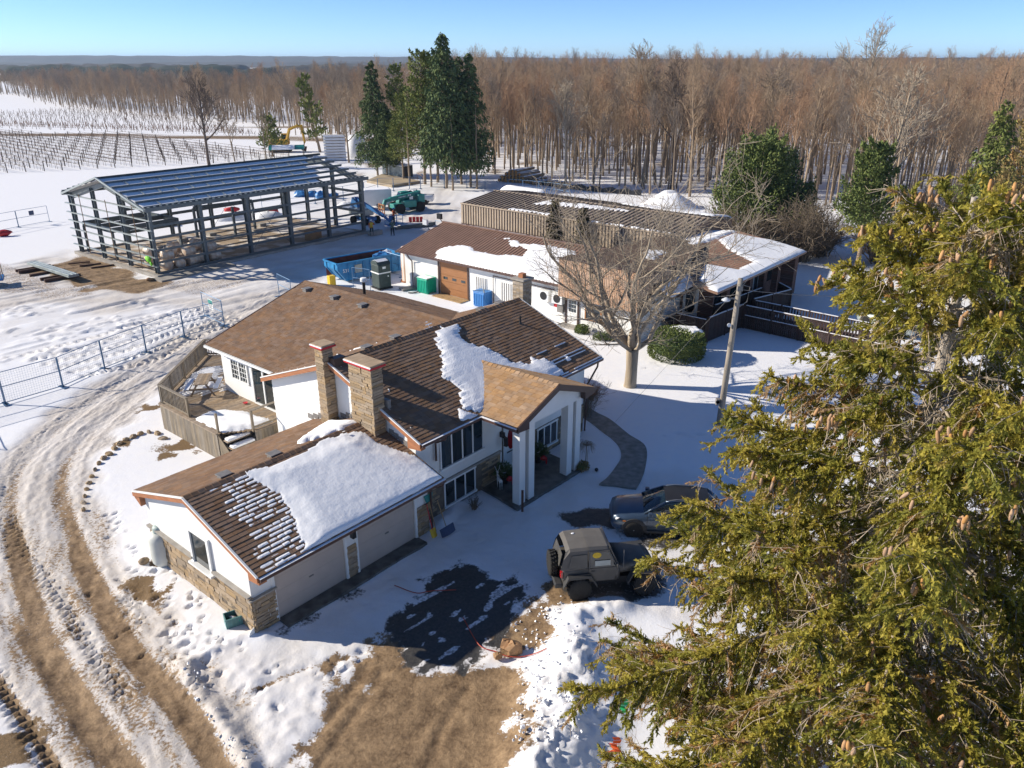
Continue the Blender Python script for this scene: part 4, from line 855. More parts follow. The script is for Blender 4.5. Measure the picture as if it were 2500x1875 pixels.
# cedar shake mansard
mn = W_('mansard', 'shake_dark', 32.12, 33.6, 5.25, 11.7, 2.28, 5.0)
def shakes(a, b_, n_out, z0, z1, col_w=.135, rows=4):
    a, b_, n_out = Vector(a), Vector(b_), Vector(n_out); ln = (b_ - a).length; ax = (b_ - a) / ln; mb = WB(); k = int(ln / col_w); h = (z1 - z0) / rows
    for i in range(k):
        ph = random.uniform(-.12, .12)
        for r_ in range(rows):
            p = a + ax * (ln * (i + .5) / k); zb_ = z0 + r_ * h + (ph if r_ else 0); zt = z0 + (r_ + 1) * h + (ph if r_ < rows - 1 else 0)
            T = Matrix.Translation((p.x, p.y, 0)) @ Matrix.Rotation(math.atan2(ax.y, ax.x), 4, 'Z'); w2 = ln / k / 2 - .016; t = random.uniform(.03, .055)
            q = [Vector((-w2, 0, zb_ + .02)), Vector((w2, 0, zb_ + .02)), Vector((w2, 0, zt)), Vector((-w2, 0, zt))]; sg = -1
            ro = T.to_3x3().inverted() @ n_out
            f_ = [T @ v for v in q] + [T @ (v + ro * (t if v.z < zb_ + .1 else t * .45)) for v in q]
            mb.add(f_, [(4, 5, 6, 7), (0, 1, 5, 4), (1, 2, 6, 5), (3, 0, 4, 7), (2, 3, 7, 6)])
    mb.build('shake', M['shake'], mn, kind='stuff')
shakes((32.11, 11.68, 0), (32.11, 5.25, 0), (-1, 0, 0), 2.3, 5.0); shakes((32.12, 5.24, 0), (36.4, 5.24, 0), (0, -1, 0), 3.3, 5.0)
W_('mansard_cap', 'brown_trim', 32.02, 32.2, 5.12, 11.8, 5.0, 5.06)
g_ = WB(); g_.prism([(32.2, 5.2, 5.0), (32.2, 11.75, 5.0), (38.0, 11.75, 4.6), (46.0, 11.75, 4.3), (46.0, 7.4, 4.3), (38, 5.2, 4.6)], (0, 0, -.3)); g_.build('flat_roof', M['gravel_roof'], win)
W_('upper_wall', 'shake_dark', 33.6, 38.2, 5.3, 5.7, 2.9, 4.6)
fpl = (Vector((32.2 - 33, 5.2 - 5.6, 5.0)), Vector((1, 0, -.07)).normalized(), Vector((0, 1, 0)), Vector((1, 0, -.07)).normalized().cross(Vector((0, 1, 0))))
Q_ = lambda x, y: (1120 + x * .3074, 440 + y * .3074)
snow_patch(win, *fpl, [WQ(fpl, *Q_(*p)) for p in ((1430, 590), (1490, 555), (1640, 565), (1680, 590), (1600, 600), (1560, 640), (1500, 630))], h=.06, soft=.3, nz_=.4, res=.1, seed=44)
snow_patch(win, *fpl, [WQ(fpl, *Q_(*p)) for p in ((1650, 550), (1700, 548), (1750, 580), (1720, 590))], h=.05, soft=.3, nz_=.3, res=.1, seed=45)
MB_ = WB().prism([(33.9, 5.2, 3.9), (38.9, 5.2, 3.75), (38.9, 3.9, 3.05), (33.9, 3.9, 3.15)], (0, 0, -.12)).build('skirt_roof', M['gravel_roof'], win)
sk = (Vector((33.9 - 33, 3.9 - 5.6, 3.12)), Vector((1, 0, -.02)).normalized(), Vector((0, 1.3, .72)).normalized(), Vector((1, 0, -.02)).cross(Vector((0, 1.3, .72)).normalized()).normalized())
snow_patch(win, *sk, [(-.3, .0), (4.6, .2), (4.7, 1.6), (-.3, 1.4)], h=.06, soft=.3, nz_=.25, res=.09, seed=46, clip=(0, 5, 0, 1.5))
# porch wing: brick piers under a low snow covered roof
W_('door_wall', 'brick', 38.6, 38.8, 3.1, 5.6, .7, 3.2); d = W_('glass_door', 'white', 38.54, 38.6, 4.2, 5.35, .8, 3.0); W_('pane', 'glass', 38.52, 38.545, 4.42, 5.13, .95, 2.85, parent=d)
W_('porch_wall', 'brick', 38.8, 50.3, 3.4, 3.6, 0, 3.3)
for u0 in (40.4, 44.3, 46.9, 49.6): W_('brick_pier', 'brick', u0, u0 + .55, 2.95, 3.4, 0, 3.35)
for u0 in (38.95, 41.2, 47.6): W_('window', 'glass', u0, u0 + 2.0 - (u0 > 47) * .2, 3.36, 3.41, 1.4, 3.1)
d = W_('patio_door', 'white', 45.0, 46.7, 3.33, 3.4, .8, 3.1)
for j in range(2): W_('pane', 'glass', 45.1 + j * .82, 45.78 + j * .82, 3.31, 3.34, .95, 2.95, parent=d)
W_('brick_pier', 'brick', 51.0, 51.7, 2.2, 3.6, 0, 3.4); W_('end_pier', 'brick', 51.0, 51.6, 6.8, 7.5, 0, 3.9)
psl = .85 / 5.75; pup = Vector((0, 1, psl)).normalized()
pr_ = WB().prism([(36.3, 1.75, 3.45), (52, 1.75, 3.45), (52, 7.5, 4.3), (44.2, 7.5, 4.3), (39.5, 5.3, 3.97), (36.3, 3.6, 3.72)], (0, 0, -.16)).build('porch_roof', M['brown_metal'], win)
WB().prism([(44.2, 7.5, 4.3), (52, 7.5, 4.3), (52, 13, 3.6), (43.5, 13, 3.6)], (0, 0, -.16)).build('rear_porch_roof', M['brown_metal'], win)
rb = WB()
for k in range(38): u_ = 36.6 + k * .41; rb.beam((u_, 1.78, 3.475), (u_, 7.4 if u_ > 44.2 else 3.6 + (u_ - 36.3) * .49, 3.475 + psl * ((7.4 if u_ > 44.2 else 3.6 + (u_ - 36.3) * .49) - 1.78)), .05, .05)
rb.build('seam', M['brown_metal'], win, kind='stuff')
ppl = (Vector((36.3 - 33, 1.75 - 5.6, 3.45)), Vector((1, 0, 0)), pup, Vector((1, 0, 0)).cross(pup))
N_ = lambda x, y: (1350 + x * .27125, 600 + y * .27125); K2_ = lambda x, y: (1450 + x * .27125, 450 + y * .27125)
snow_patch(win, *ppl, [WQ(ppl, *K2_(*p)) for p in ((1150, 420), (1120, 500), (1180, 580), (1300, 640), (1420, 700), (1280, 760), (1150, 740), (990, 715), (930, 850), (1100, 1010), (1400, 900), (1930, 600), (1600, 500))], h=.09, soft=.6, nz_=.2, res=.12, seed=47, clip=(.02, 15.72, -.03, 5.85))
rpl = (Vector((43.5 - 33, 13 - 5.6, 3.6)), Vector((0, -5.5, .7)).normalized(), Vector((1, 0, 0)), Vector((0, -5.5, .7)).normalized().cross(Vector((1, 0, 0))))
snow_patch(win, *rpl, [(0, 0), (5.4, .9), (5.4, 8.4), (0, 8.4)], h=.12, soft=.4, nz_=.2, res=.14, seed=48, clip=(0, 5.5, 0, 8.5))
# brown board fence style railing of the wheelchair ramp
ramp = thing('ramp', 'dark brown boarded walkway ramp with snow-capped rails beside the brick porch', 'ramp', LW(40.4, 1.6), TH)
class RB(MB):
    def build(s, name, m, parent=None, **k): s.v = [(p[0] - 40.4, p[1] - 1.6, p[2]) for p in s.v]; return MB.build(s, name, m, parent, **k)
fl = RB()
for poly in ([(35.9, 2.0), (40.4, 1.6), (42, 1.6), (46.3, .5), (47.6, 2.0), (47.6, 3.3), (38.6, 3.3), (38.6, 5.55), (35.9, 5.55)], [(40.45, 1.55), (40.25, -8.5), (41.75, -8.5), (41.95, 1.55)]):
    y = min(p[1] for p in poly)
    while y < max(p[1] for p in poly):
        for a, b_ in pl_iv(poly, y + .07): RB().box(a, b_, y + .006, y + .146, .74, .8).build('deck_plank', M['ramp'], ramp)
        y += .152
def board_rail(a, b_, z0=.05, z1=1.72, gaps=False):
    a, b_ = Vector((*a, 0)), Vector((*b_, 0)); ln = (b_ - a).length; ax = (b_ - a) / ln; k = int(ln / (.14 if not gaps else .2)); nn = Vector((-ax.y, ax.x, 0))
    bd = RB()
    for i in range(k):
        p = a + ax * (ln * (i + .5) / k); bd.beam(p + Vector((0, 0, z0)), p + Vector((0, 0, z1 - .04)), ln / k - (.015 if not gaps else .11), .03, up=nn)
    bd.build('board', M['ramp'], ramp, kind='stuff')
    RB().beam(a + Vector((0, 0, z1)), b_ + Vector((0, 0, z1)), .16, .05).build('rail', M['ramp'], ramp); RB().beam(a + Vector((0, 0, z1 + .04)), b_ + Vector((0, 0, z1 + .04)), .11, .035).build('rail_snow', M['snow_soft'], ramp)
    m_ = max(1, round(ln / 2.2))
    for i in range(m_ + 1): p = a + ax * (ln * i / m_); RB().beam(p, p + Vector((0, 0, z1 + .06)), .12, .12, up=(1, 0, 0)).build('post', M['ramp'], ramp)
board_rail((35.95, 4.4), (35.95, 2.1), z1=1.55); board_rail((35.95, 2.0), (40.35, 1.6)); board_rail((42.05, 1.6), (46.3, .5)); board_rail((46.35, .5), (47.6, 2.0)); board_rail((38.7, 3.0), (45.2, 2.35), z0=.7, z1=1.75)
board_rail((40.4, 1.45), (40.2, -8.5), z0=.02, z1=.95); RB().beam((40.4, 1.45, 1.66), (40.2, -8.5, 1.5), .12, .05).build('rail', M['ramp'], ramp)
board_rail((42.0, 1.45), (41.8, -8.5), z0=.8, z1=1.66, gaps=True); board_rail((40.42, 1.45), (40.22, -8.5), z0=.95, z1=1.66, gaps=True)
# ---------------------------------------------------------------- long tan shed
shed = thing('storage_shed', 'long open-sided shed with ribbed tan metal roof and deep front fascia', 'shed', LW(46.5, 34.5), TH)
class SB(MB):
    def build(s, name, m, parent=None, **k): s.v = [(p[0] - 46.5, p[1] - 34.5, p[2]) for p in s.v]; return MB.build(s, name, m, parent, **k)
for k in range(24):
    v0 = 34.5 - k * 1.0125; v1 = v0 - 1.005
    pn = SB().prism([(46.4, v0, 4.5), (51.5, v0, 5.12), (51.5, v1, 5.12), (46.4, v1, 4.5)], (0, 0, -.06)).build('roof_panel', M['tan_roof'], shed)
    rb = SB(); [rb.beam((46.4, v0 - .25 - j * .5, 4.53), (51.5, v0 - .25 - j * .5, 5.15), .11, .09) for j in range(2)]; rb.build('rib', M['dark_rib'], pn, kind='stuff')
    pn = SB().prism([(51.5, v0, 5.12), (56.3, v0, 4.5), (56.3, v1, 4.5), (51.5, v1, 5.12)], (0, 0, -.06)).build('roof_panel', M['tan_roof'], shed)
    rb = SB(); [rb.beam((51.5, v0 - .25 - j * .5, 5.15), (56.3, v0 - .25 - j * .5, 4.53), .11, .09) for j in range(2)]; rb.build('rib', M['dark_rib'], pn, kind='stuff')
    f = SB().box(46.38, 46.42, v1, v0, 2.5, 4.42).build('fascia_panel', M['tan_metal'], shed)
    rb = SB(); [rb.box(46.32, 46.379, v0 - .25 - j * .34 - .04, v0 - .25 - j * .34, 2.52, 4.4) for j in range(3)]; rb.build('rib', M['dark_rib'], f, kind='stuff')
SB().beam((51.5, 34.55, 5.15), (51.5, 10.2, 5.15), .35, .05).build('ridge_flashing', M['tan_metal'], shed)
SB().beam((46.34, 34.55, 4.47), (46.34, 10.2, 4.47), .12, .1).build('gutter', M['tan_metal'], shed); SB().beam((46.36, 34.5, 2.48), (46.36, 10.2, 2.48), .08, .08).build('fascia_trim', M['brown_trim'], shed)
SB().prism([(46.4, 10.22, 2.5), (46.4, 10.22, 4.4), (51.5, 10.22, 5.04), (56.2, 10.22, 4.4), (56.2, 10.22, 3.4), (50, 10.22, 3.6)], (0, .05, 0)).build('end_wall', M['brown_metal'], shed)
SB().prism([(46.4, 34.5, 2.5), (46.4, 34.5, 4.44), (51.5, 34.5, 5.06), (56.3, 34.5, 4.44), (56.3, 34.5, 2.5)], (0, .05, 0)).build('end_wall', M['tan_metal'], shed)
SB().box(56.1, 56.2, 10.3, 34.4, 0, 4.4).build('rear_wall', M['brown_metal'], shed)
for k in range(7):
    v_ = 34 - k * 3.9; SB().box(46.6, 46.85, v_ - .12, v_ + .12, 0, 2.6).build('post', M['dark_rib'], shed); SB().beam((46.7, v_, 1.6), (46.7, v_ - 1.0, 2.5), .12, .12).build('brace', M['dark_rib'], shed); SB().box(55.7, 55.95, v_ - .12, v_ + .12, 0, 4.4).build('post', M['dark_rib'], shed)
shl = (Vector((46.4 - 46.5, 0, 4.5)), Vector((0, -1, 0)), Vector((5.1, 0, .62)).normalized(), Vector((0, -1, 0)).cross(Vector((5.1, 0, .62)).normalized()))
for seed, p in ((51, [(7, 2.5), (12.5, 3.2), (18.0, 4.3), (14.5, 4.6), (8, 4.3)]), (52, [(6, .0), (12, .0), (13, .5), (9, .7), (6.2, .6)]), (53, [(14, 0), (23.5, 0), (23.5, .35), (14, .35)])):
    snow_patch(shed, *shl, p, h=.05, soft=.2, course=0, nz_=.35, res=.09, seed=seed, m='snow_soft', clip=(0, 24.2, .02, 5.1))
bsl = (Vector((56.3 - 46.5, -24.3, 4.5)), Vector((0, 1, 0)), Vector((-4.8, 0, .62)).normalized(), Vector((0, 1, 0)).cross(Vector((-4.8, 0, .62)).normalized()))
snow_patch(shed, *bsl, [(0, 0), (9, 0), (12, 1.6), (5, 2.8), (1, 2.4)], h=.14, soft=.4, nz_=.5, res=.12, seed=54, clip=(0, 24, 0, 4.8))
# ---------------------------------------------------------------- steel frame under construction
SA = R(52); SO = Vector((-30.95, 66.68, 0))
M['steel'] = mat('blue_grey_steel', (.115, .14, .155), .45, .25, 1, metal=.25, spec=.5)
M['galv'] = mat('galvanised_steel', (.36, .40, .40), .4, .2, 1.5, metal=.35)
M['rust'] = mat('primer_rod', (.35, .2, .1), .6)
stl = thing('steel_frame_building', 'unfinished steel building frame with snow between its blue roof purlins', 'building', SO, SA)
SLn, SW, EZ, RZ = 24.0, 14.6, 6.0, 7.75
def ibeam(mb, a, b_, d0, d1, w, up):               # web and two flanges, tapering
    a, b_, up = Vector(a), Vector(b_), Vector(up); ax = (b_ - a).normalized(); sd_ = ax.cross(up).normalized(); up = sd_.cross(ax)
    def slab(p0, p1, q0, q1, t): mb.add([p0 + sd_ * t, p0 - sd_ * t, p1 + sd_ * t, p1 - sd_ * t, q0 + sd_ * t, q0 - sd_ * t, q1 + sd_ * t, q1 - sd_ * t], [(0, 1, 3, 2), (4, 6, 7, 5), (0, 4, 5, 1), (2, 3, 7, 6), (0, 2, 6, 4), (1, 5, 7, 3)])
    slab(a - up * d0 / 2, a + up * d0 / 2, b_ - up * d1 / 2, b_ + up * d1 / 2, .02)
    for s_ in (-1, 1): mb.beam(a + up * (d0 / 2 * s_), b_ + up * (d1 / 2 * s_), w, .03, up=up)
    return mb
for i in range(6):
    x = SLn * i / 5
    for y, s_ in ((.25, 1), (SW - .25, -1)): ibeam(MB(), (x, y, .25), (x, y, EZ - .1), .35, .62, .28, (0, 1, 0)).build('column', M['steel'], stl)
    for s_ in (0, 1):
        y0 = .3 if s_ == 0 else SW - .3; ibeam(MB(), (x, y0, EZ - .35), (x, SW / 2, RZ - .45), .6, .4, .22, (0, 0, 1)).build('rafter', M['steel'], stl)
for y in (SW / 3, 2 * SW / 3):
    for x in (0, SLn): ibeam(MB(), (x, y, .25), (x, y, EZ + .8), .4, .4, .25, (0, 1, 0)).build('column', M['steel'], stl)
def cee(a, b_, h=.26, w=.09, m='steel', name='girt', up=(0, 0, 1)):
    MB().beam(a, b_, w, h, up=up).build(name, M[m], stl)
for z in (.32, 1.25, 2.3, 3.35, 4.4):
    cee((0, 0, z), (SLn, 0, z), .2)
for z in (1.3, 2.5, 3.6, 4.9): cee((4.8, SW, z), (SLn, SW, z), .3)
for z in (.9, 1.7, 2.45, 3.25, 4.05, 4.9, 5.75): MB().beam((-.12, -.1, z), (-.12, SW + .9, z), .18, .10).build('girt', M['galv'], stl)
cee((SLn, 0, 4.4), (SLn, SW, 4.4)); cee((SLn, 0, 2.3), (SLn, 5, 2.3))
for y in (SW / 6, SW / 2 - .2, SW * .83): MB().tube([(-.22, y, .4), (-.22, y, EZ)], .035, 6).build('sag_rod', M['rust'], stl)
rs = (RZ - EZ) / (SW / 2)
M['liner'] = mat('snowy_roof_liner', (.86, .87, .89), .8, .06, 1.5, .4, 8)
npl = 7; rl = SW / 2 + .35
for side in (0, 1):
    for k in range(npl):
        d_ = k * rl / (npl - 1) * .985; y = SW / 2 - d_ if side == 0 else SW / 2 + d_; z = RZ - rs * d_ + .12
        MB().beam((-.5, y, z), (SLn + .55 - .08 * k, y, z), .09, .20).build('purlin', M['steel'], stl)
        MB().beam((-.5, y, z + .11), (SLn + .4, y, z + .11), .16, .02).build('purlin_flange', M['steel'], stl)
        if k < npl - 1:
            d2 = (k + 1) * rl / (npl - 1) * .985; y2 = SW / 2 - d2 if side == 0 else SW / 2 + d2; z2 = RZ - rs * d2 + .12; sg = -1 if side == 0 else 1
            end = SLn - (1.6 + .5 * (k % 3) + k * .55 if side == 0 else 3)
            for j in range(5):
                x0 = -.35 + j * (end + .35) / 5; x1 = -.35 + (j + 1) * (end + .35) / 5
                MB().add([(x0, y + sg * .05, z - .06), (x1 - .02, y + sg * .05, z - .06), (x1 - .02, y2 - sg * .05, z2 - .06), (x0, y2 - sg * .05, z2 - .06)], [(0, 1, 2, 3)]).prism([(x0, y + sg * .06, z - .11), (x1 - .02, y + sg * .06, z - .11), (x1 - .02, y2 - sg * .06, z2 - .11), (x0, y2 - sg * .06, z2 - .11)], (0, 0, .04)).build('roof_liner', M['liner'], stl)
            if k % 2:
                for j in range(14):
                    x = 1.2 + j * 1.6
                    if x < end: MB().beam((x, y + sg * .08, z + .02), (x + .12, y2 - sg * .08, z2 + .02), .07, .05).build('bridging', M['galv'], stl)
for s_ in (0, 1):
    y0 = -.3 if s_ == 0 else SW + .3; MB().prism([(-.62, y0, EZ - .05), (-.62, SW / 2, RZ + .28), (-.62, SW / 2, RZ + .12), (-.62, y0, EZ - .22)], (.12, 0, 0)).build('gable_trim', M['galv'], stl)
MB().beam((-.5, -.38, EZ - .12), (SLn + .6, -.38, EZ - .12), .1, .34).build('eave_strut', M['steel'], stl); MB().beam((-.5, SW + .38, EZ - .12), (SLn + .6, SW + .38, EZ - .12), .1, .34).build('eave_strut', M['steel'], stl)
tb = MB()
for j in range(44): tb.box(-.3 + j * .56, -.12 + j * .56, -.5, -.3, EZ + .08, EZ + .14)
tb.build('clip', M['galv'], stl, kind='stuff')
for a, b_ in (((9.7, .25, .5), (14.3, .25, 5.4)), ((9.7, .25, 5.4), (14.3, .25, .5)), ((14.5, SW - .3, .5), (19, SW - .3, 5.4)), ((14.5, SW - .3, 5.4), (19, SW - .3, .5))): MB().tube([a, b_], .018, 5).build('brace_rod', M['steel'], stl)
# inner platform frame
for x0, x1, y0, y1, z in ((.4, 7, 8.2, 13.8, 3.0),):
    for y in (y0, (y0 + y1) / 2, y1): MB().beam((x0, y, z), (x1, y, z), .2, .45).build('platform_beam', M['steel'], stl)
    for x in (x0, x1): MB().beam((x, y0, z - .02), (x, y1, z - .02), .2, .42).build('platform_beam', M['steel'], stl)
    for x in (x0, x1):
        for y in (y0, y1): MB().beam((x, y, .2), (x, y, z - .2), .2, .2).build('platform_leg', M['steel'], stl)
for x, y in ((11, 12), (14, 9.5), (17.5, 11)): MB().beam((x, y, 0), (x, y, 3.2), .22, .22).build('platform_leg', M['steel'], stl); 
MB().beam((11, 12, 3.2), (17.5, 11, 3.2), .2, .4).build('platform_beam', M['steel'], stl)
# footing wall and slab
mb = MB(); mb.box(-.45, SLn + .5, -.45, -.12, -.2, .26)
mb.build('footing', M['concrete'], stl); MB().box(-.45, -.14, -.12, SW + .5, -.2, .26).build('footing', M['concrete'], stl); MB().box(-.14, SLn + .5, SW + .2, SW + .5, -.2, .26).build('footing', M['concrete'], stl)
MB().box(-.9, 6.4, -1.9, -.45, -.2, .14).build('concrete_apron', M['concrete'], stl)
for x, y in ((2.5, 5.2), (5.6, 9.5), (9, 11.5), (12.5, 11.8), (16.5, 9.2), (19, 12)): MB().box(x - .4, x + .4, y - .4, y + .4, 0, .42).build('pier', M['concrete'], stl)
slb = mat('frosty_slab', (.62, .58, .54), .85, .5, .45, .3, 20, col2=(.33, .25, .17), thr=(.47, .6))
MB().box(-.14, SLn + .4, -.12, SW + .2, -.2, .1).build('floor_slab', slb, stl)
# ================================================================ VEHICLES
M['tyre'] = mat('tyre_rubber', (.022, .021, .02), .9, .3, 10, .4, 40); M['rim_dark'] = mat('dark_rim', (.03, .03, .032), .35, metal=.6); M['rim'] = mat('alloy_rim', (.55, .55, .55), .3, metal=.8)
M['jeep_body'] = mat('dusty_dark_paint', (.05, .048, .046), .4, .3, 3, spec=.5, col2=(.085, .078, .07)); M['softtop'] = mat('black_canvas', (.135, .125, .115), .92, .15, 4, .2, 60); M['plastic'] = mat('black_plastic', (.045, .045, .046), .6, .2, 6)
M['vinyl'] = mat('vinyl_window', (.10, .095, .085), .25, .3, 2, spec=.6); M['tail'] = mat('tail_lamp', (.45, .015, .02), .2, .1, spec=.7); M['amber'] = mat('amber_lamp', (.7, .2, .02), .25, .1); M['lamp'] = mat('clear_lamp', (.6, .62, .65), .15, .1, spec=.8)
M['yellow'] = mat('yellow_paint', (.75, .48, .03), .5, .15, 4)
def wheel(parent, c, r, w, spokes=6, rim='rim', knob=0, axis='Y', out=-1, n=28, rz=0):
    t = MB(); prof = [(r * .62, -w / 2), (r * .9, -w / 2), (r * .985, -w * .40), (r, -w * .3), (r, w * .3), (r * .985, w * .40), (r * .9, w / 2), (r * .62, w / 2)]
    t.lathe(prof, n, (0, 0, 0), 'Y')
    if knob:
        for k in range(knob):
            a = 2 * math.pi * k / knob
            for sy, sh in ((-.31, 0), (.31, .5), (0, .25)):
                b = a + sh * 2 * math.pi / knob; T = Matrix.Rotation(-b, 4, 'Y') @ Matrix.Translation((r, w * sy, 0)); t.box(-.01, .018, -w * .13, w * .13, -r * .055, r * .055, T)
    o = t.build('wheel', M['tyre'], parent, True); o.location = c; o.rotation_euler = (0, 0, rz)
    m = MB(); y = out * w * .38; m.lathe([(r * .60, y - .02), (r * .63, y), (r * .56, y + out * .02), (r * .50, y - out * .05), (r * .12, y - out * .05), (r * .12, y + out * .02), (.01, y + out * .03)], 20, (0, 0, 0), 'Y')
    for k in range(spokes):
        T = Matrix.Rotation(2 * math.pi * k / spokes, 4, 'Y'); m.box(r * .08, r * .58, y - .03, y + out * .005 + .02, -r * .07, r * .07, T)
    m.build('rim', M[rim], o); return o
def sweep(mb, secs):          # body sections: (x, half_width, z_bottom, z_top, tuck)
    rings = []
    for x, hw, z0, z1, tk in secs:
        h = z1 - z0; half = [(0, z0), (hw * .86, z0), (hw * .97, z0 + h * .14), (hw, z0 + h * .45), (hw * .985, z0 + h * .72), (hw * (1 - tk), z1 - h * .07), (hw * (1 - tk) * .88, z1), (0, z1 + .015)]
        rings.append([Vector((x, y, z)) for y, z in half] + [Vector((x, -y, z)) for y, z in reversed(half[1:-1])])
    return mb.loft(rings)
jeep = thing('jeep', 'dusty black two-door off-roader with canvas top and spare wheel on the tailgate', 'car', (2.25, 23.2, gz(2.3, 23)), R(8.5))
jeep.scale = (.97, 1.0, 1.09)
J = MB(); sweep(J, [(-.62, .72, .62, 1.15, .02), (-.55, .76, .58, 1.16, .02), (.4, .77, .56, 1.16, .02), (1.4, .77, .56, 1.17, .03), (1.5, .74, .58, 1.17, .04)]); J.build('body', M['jeep_body'], jeep, True)
hd = MB(); sweep(hd, [(1.45, .73, .8, 1.2, .08), (1.9, .68, .8, 1.19, .1), (2.5, .60, .8, 1.15, .12), (2.74, .58, .8, 1.08, .14)]); hd.build('hood', M['jeep_body'], jeep, True)
g = MB().box(2.74, 2.80, -.58, .58, .62, 1.08).build('grille', M['jeep_body'], jeep)
for s_ in (-1, 1): MB().lathe([(.10, 0), (.09, .03), (.01, .035)], 16, (2.80, s_ * .42, .9), 'X').build('headlight', M['lamp'], g)
for k in range(7): MB().box(2.795, 2.81, -.24 + k * .08 - .018, -.24 + k * .08 + .018, .74, 1.0).build('slot', M['black'], g)
def flare(xc, s_, ln):
    pts = [(-ln, .62), (-ln * .72, .98), (ln * .62, .99), (ln, .62)]; mb = MB(); y0, y1 = s_ * .72, s_ * .95
    for (xa, za), (xb, zb_) in zip(pts[:-1], pts[1:]): mb.add([(xc + xa, y0, za), (xc + xb, y0, zb_), (xc + xb, y1, zb_ - .02), (xc + xa, y1, za - .02), (xc + xa, y0, za - .05), (xc + xb, y0, zb_ - .05), (xc + xb, y1, zb_ - .10), (xc + xa, y1, za - .10)], [(0, 1, 2, 3), (4, 7, 6, 5), (3, 2, 6, 7), (0, 4, 5, 1), (0, 3, 7, 4), (1, 5, 6, 2)])
    mb.build('fender', M['plastic'], jeep)
for s_ in (-1, 1): flare(0, s_, .62); flare(2.42, s_, .66)
for x in (0, 2.42):
    for s_ in (-1, 1): wheel(jeep, (x, s_ * .80, .43), .43, .31, 5, 'rim_dark', 20, out=s_)
MB().box(-.9, -.62, -.78, .78, .50, .68).build('rear_bumper', M['plastic'], jeep, bevel=.04); MB().box(2.86, 3.05, -.62, .62, .52, .70).build('front_bumper', M['plastic'], jeep, bevel=.04)
sp_ = wheel(jeep, (-.86, 0, 1.02), .42, .28, 5, 'rim_dark', 20, out=1, rz=R(90))
top = MB(); A_ = lambda x, y, z: Vector((x, y, z))
ring = lambda x, zt, zb_, wt, wb: [A_(x, -wb, zb_), A_(x, -wt, zt - .07), A_(x, -wt + .09, zt), A_(x, 0, zt + .035), A_(x, wt - .09, zt), A_(x, wt, zt - .07), A_(x, wb, zb_)]
rear = [A_(-.70, -.72, 1.14), A_(-.60, -.69, 1.5), A_(-.50, -.58, 1.74), A_(-.49, 0, 1.78), A_(-.50, .58, 1.74), A_(-.60, .69, 1.5), A_(-.70, .72, 1.14)]
top.loft([rear, ring(-.36, 1.84, 1.15, .66, .745), ring(.3, 1.86, 1.16, .67, .755)], cap=False, closed=False); top.build('soft_top', M['softtop'], jeep)
MB().loft([ring(.29, 1.875, 1.75, .672, .68), ring(.36, 1.872, 1.74, .675, .683), ring(1.02, 1.84, 1.70, .655, .665), ring(1.1, 1.815, 1.69, .64, .65)], cap=False, closed=False).build('soft_top', M['softtop'], jeep)
for s_ in (-1, 1):
    MB().prism([A_(-.42, s_ * .745, 1.22), A_(.26, s_ * .758, 1.22), A_(.26, s_ * .70, 1.66), A_(-.30, s_ * .695, 1.64)], (0, s_ * .012, 0)).build('side_window', M['vinyl'], jeep)
    d = MB().prism([A_(.34, s_ * .772, .66), A_(1.30, s_ * .772, .66), A_(1.36, s_ * .772, 1.16), A_(.34, s_ * .772, 1.16)], (0, s_ * .02, 0)).build('door', M['jeep_body'], jeep, bevel=.02)
    MB().prism([A_(.36, s_ * .765, 1.17), A_(1.34, s_ * .765, 1.17), A_(1.10, s_ * .675, 1.70), A_(.36, s_ * .675, 1.72)], (0, s_ * .012, 0)).build('door_window', M['glass'], d)
    fr = MB(); fr.beam((.35, s_ * .772, 1.17), (.35, s_ * .68, 1.74), .05, .03); fr.beam((.35, s_ * .68, 1.73), (1.09, s_ * .68, 1.71), .03, .05); fr.beam((1.08, s_ * .68, 1.71), (1.36, s_ * .77, 1.17), .05, .03); fr.build('window_frame', M['softtop'], d)
    MB().box(.42, .56, s_ * .795 - .012, s_ * .795 + .012, 1.04, 1.08).build('handle', M['plastic'], d); MB().box(1.30, 1.38, s_ * .80, s_ * 1.0, 1.17, 1.35).build('mirror', M['plastic'], d, bevel=.03)
    MB().box(-.69, -.62, s_ * .66 - .07, s_ * .66 + .07, .86, 1.08).build('tail_light', M['tail'], jeep)
ws_ = MB().prism([A_(1.40, -.68, 1.2), A_(1.40, .68, 1.2), A_(1.10, .62, 1.76), A_(1.10, -.62, 1.76)], (.02, 0, .01)).build('windshield', M['glass'], jeep)
fr = MB(); fr.beam((1.43, -.70, 1.18), (1.12, -.64, 1.80), .05); fr.beam((1.43, .70, 1.18), (1.12, .64, 1.80), .05); fr.beam((1.12, -.66, 1.80), (1.12, .66, 1.80), .05); fr.build('frame', M['jeep_body'], ws_)
MB().prism([A_(-.715, -.55, 1.2), A_(-.715, .55, 1.2), A_(-.60, .5, 1.62), A_(-.60, -.5, 1.62)], (-.012, 0, 0)).build('rear_window', M['vinyl'], jeep)
MB().tube([(1.62, -.74, 1.05), (1.60, -.75, 1.75)], .008, 5).build('antenna', M['vent'], jeep)
s_ = MB().lathe([(.13, 0), (.13, .006)], 20, (0, 0, 0), 'Y').build('sticker', M['yellow'], jeep); s_.location = (.62, -.715, 1.60); s_.rotation_euler = (R(-9), 0, 0); s_.scale = (1.25, 1, .75)
MB().box(.55, 1.12, -.768, -.758, 1.2, 1.42).build('sun_shade', M['galv'], jeep)
MB().blob((-.05, .3, 1.88), (.07, .045, .015), 8, 4).build('snow_bit', M['snow_soft'], jeep)
MB().box(-.5, 2.7, -.55, .55, .36, .60).build('chassis', M['black'], jeep)
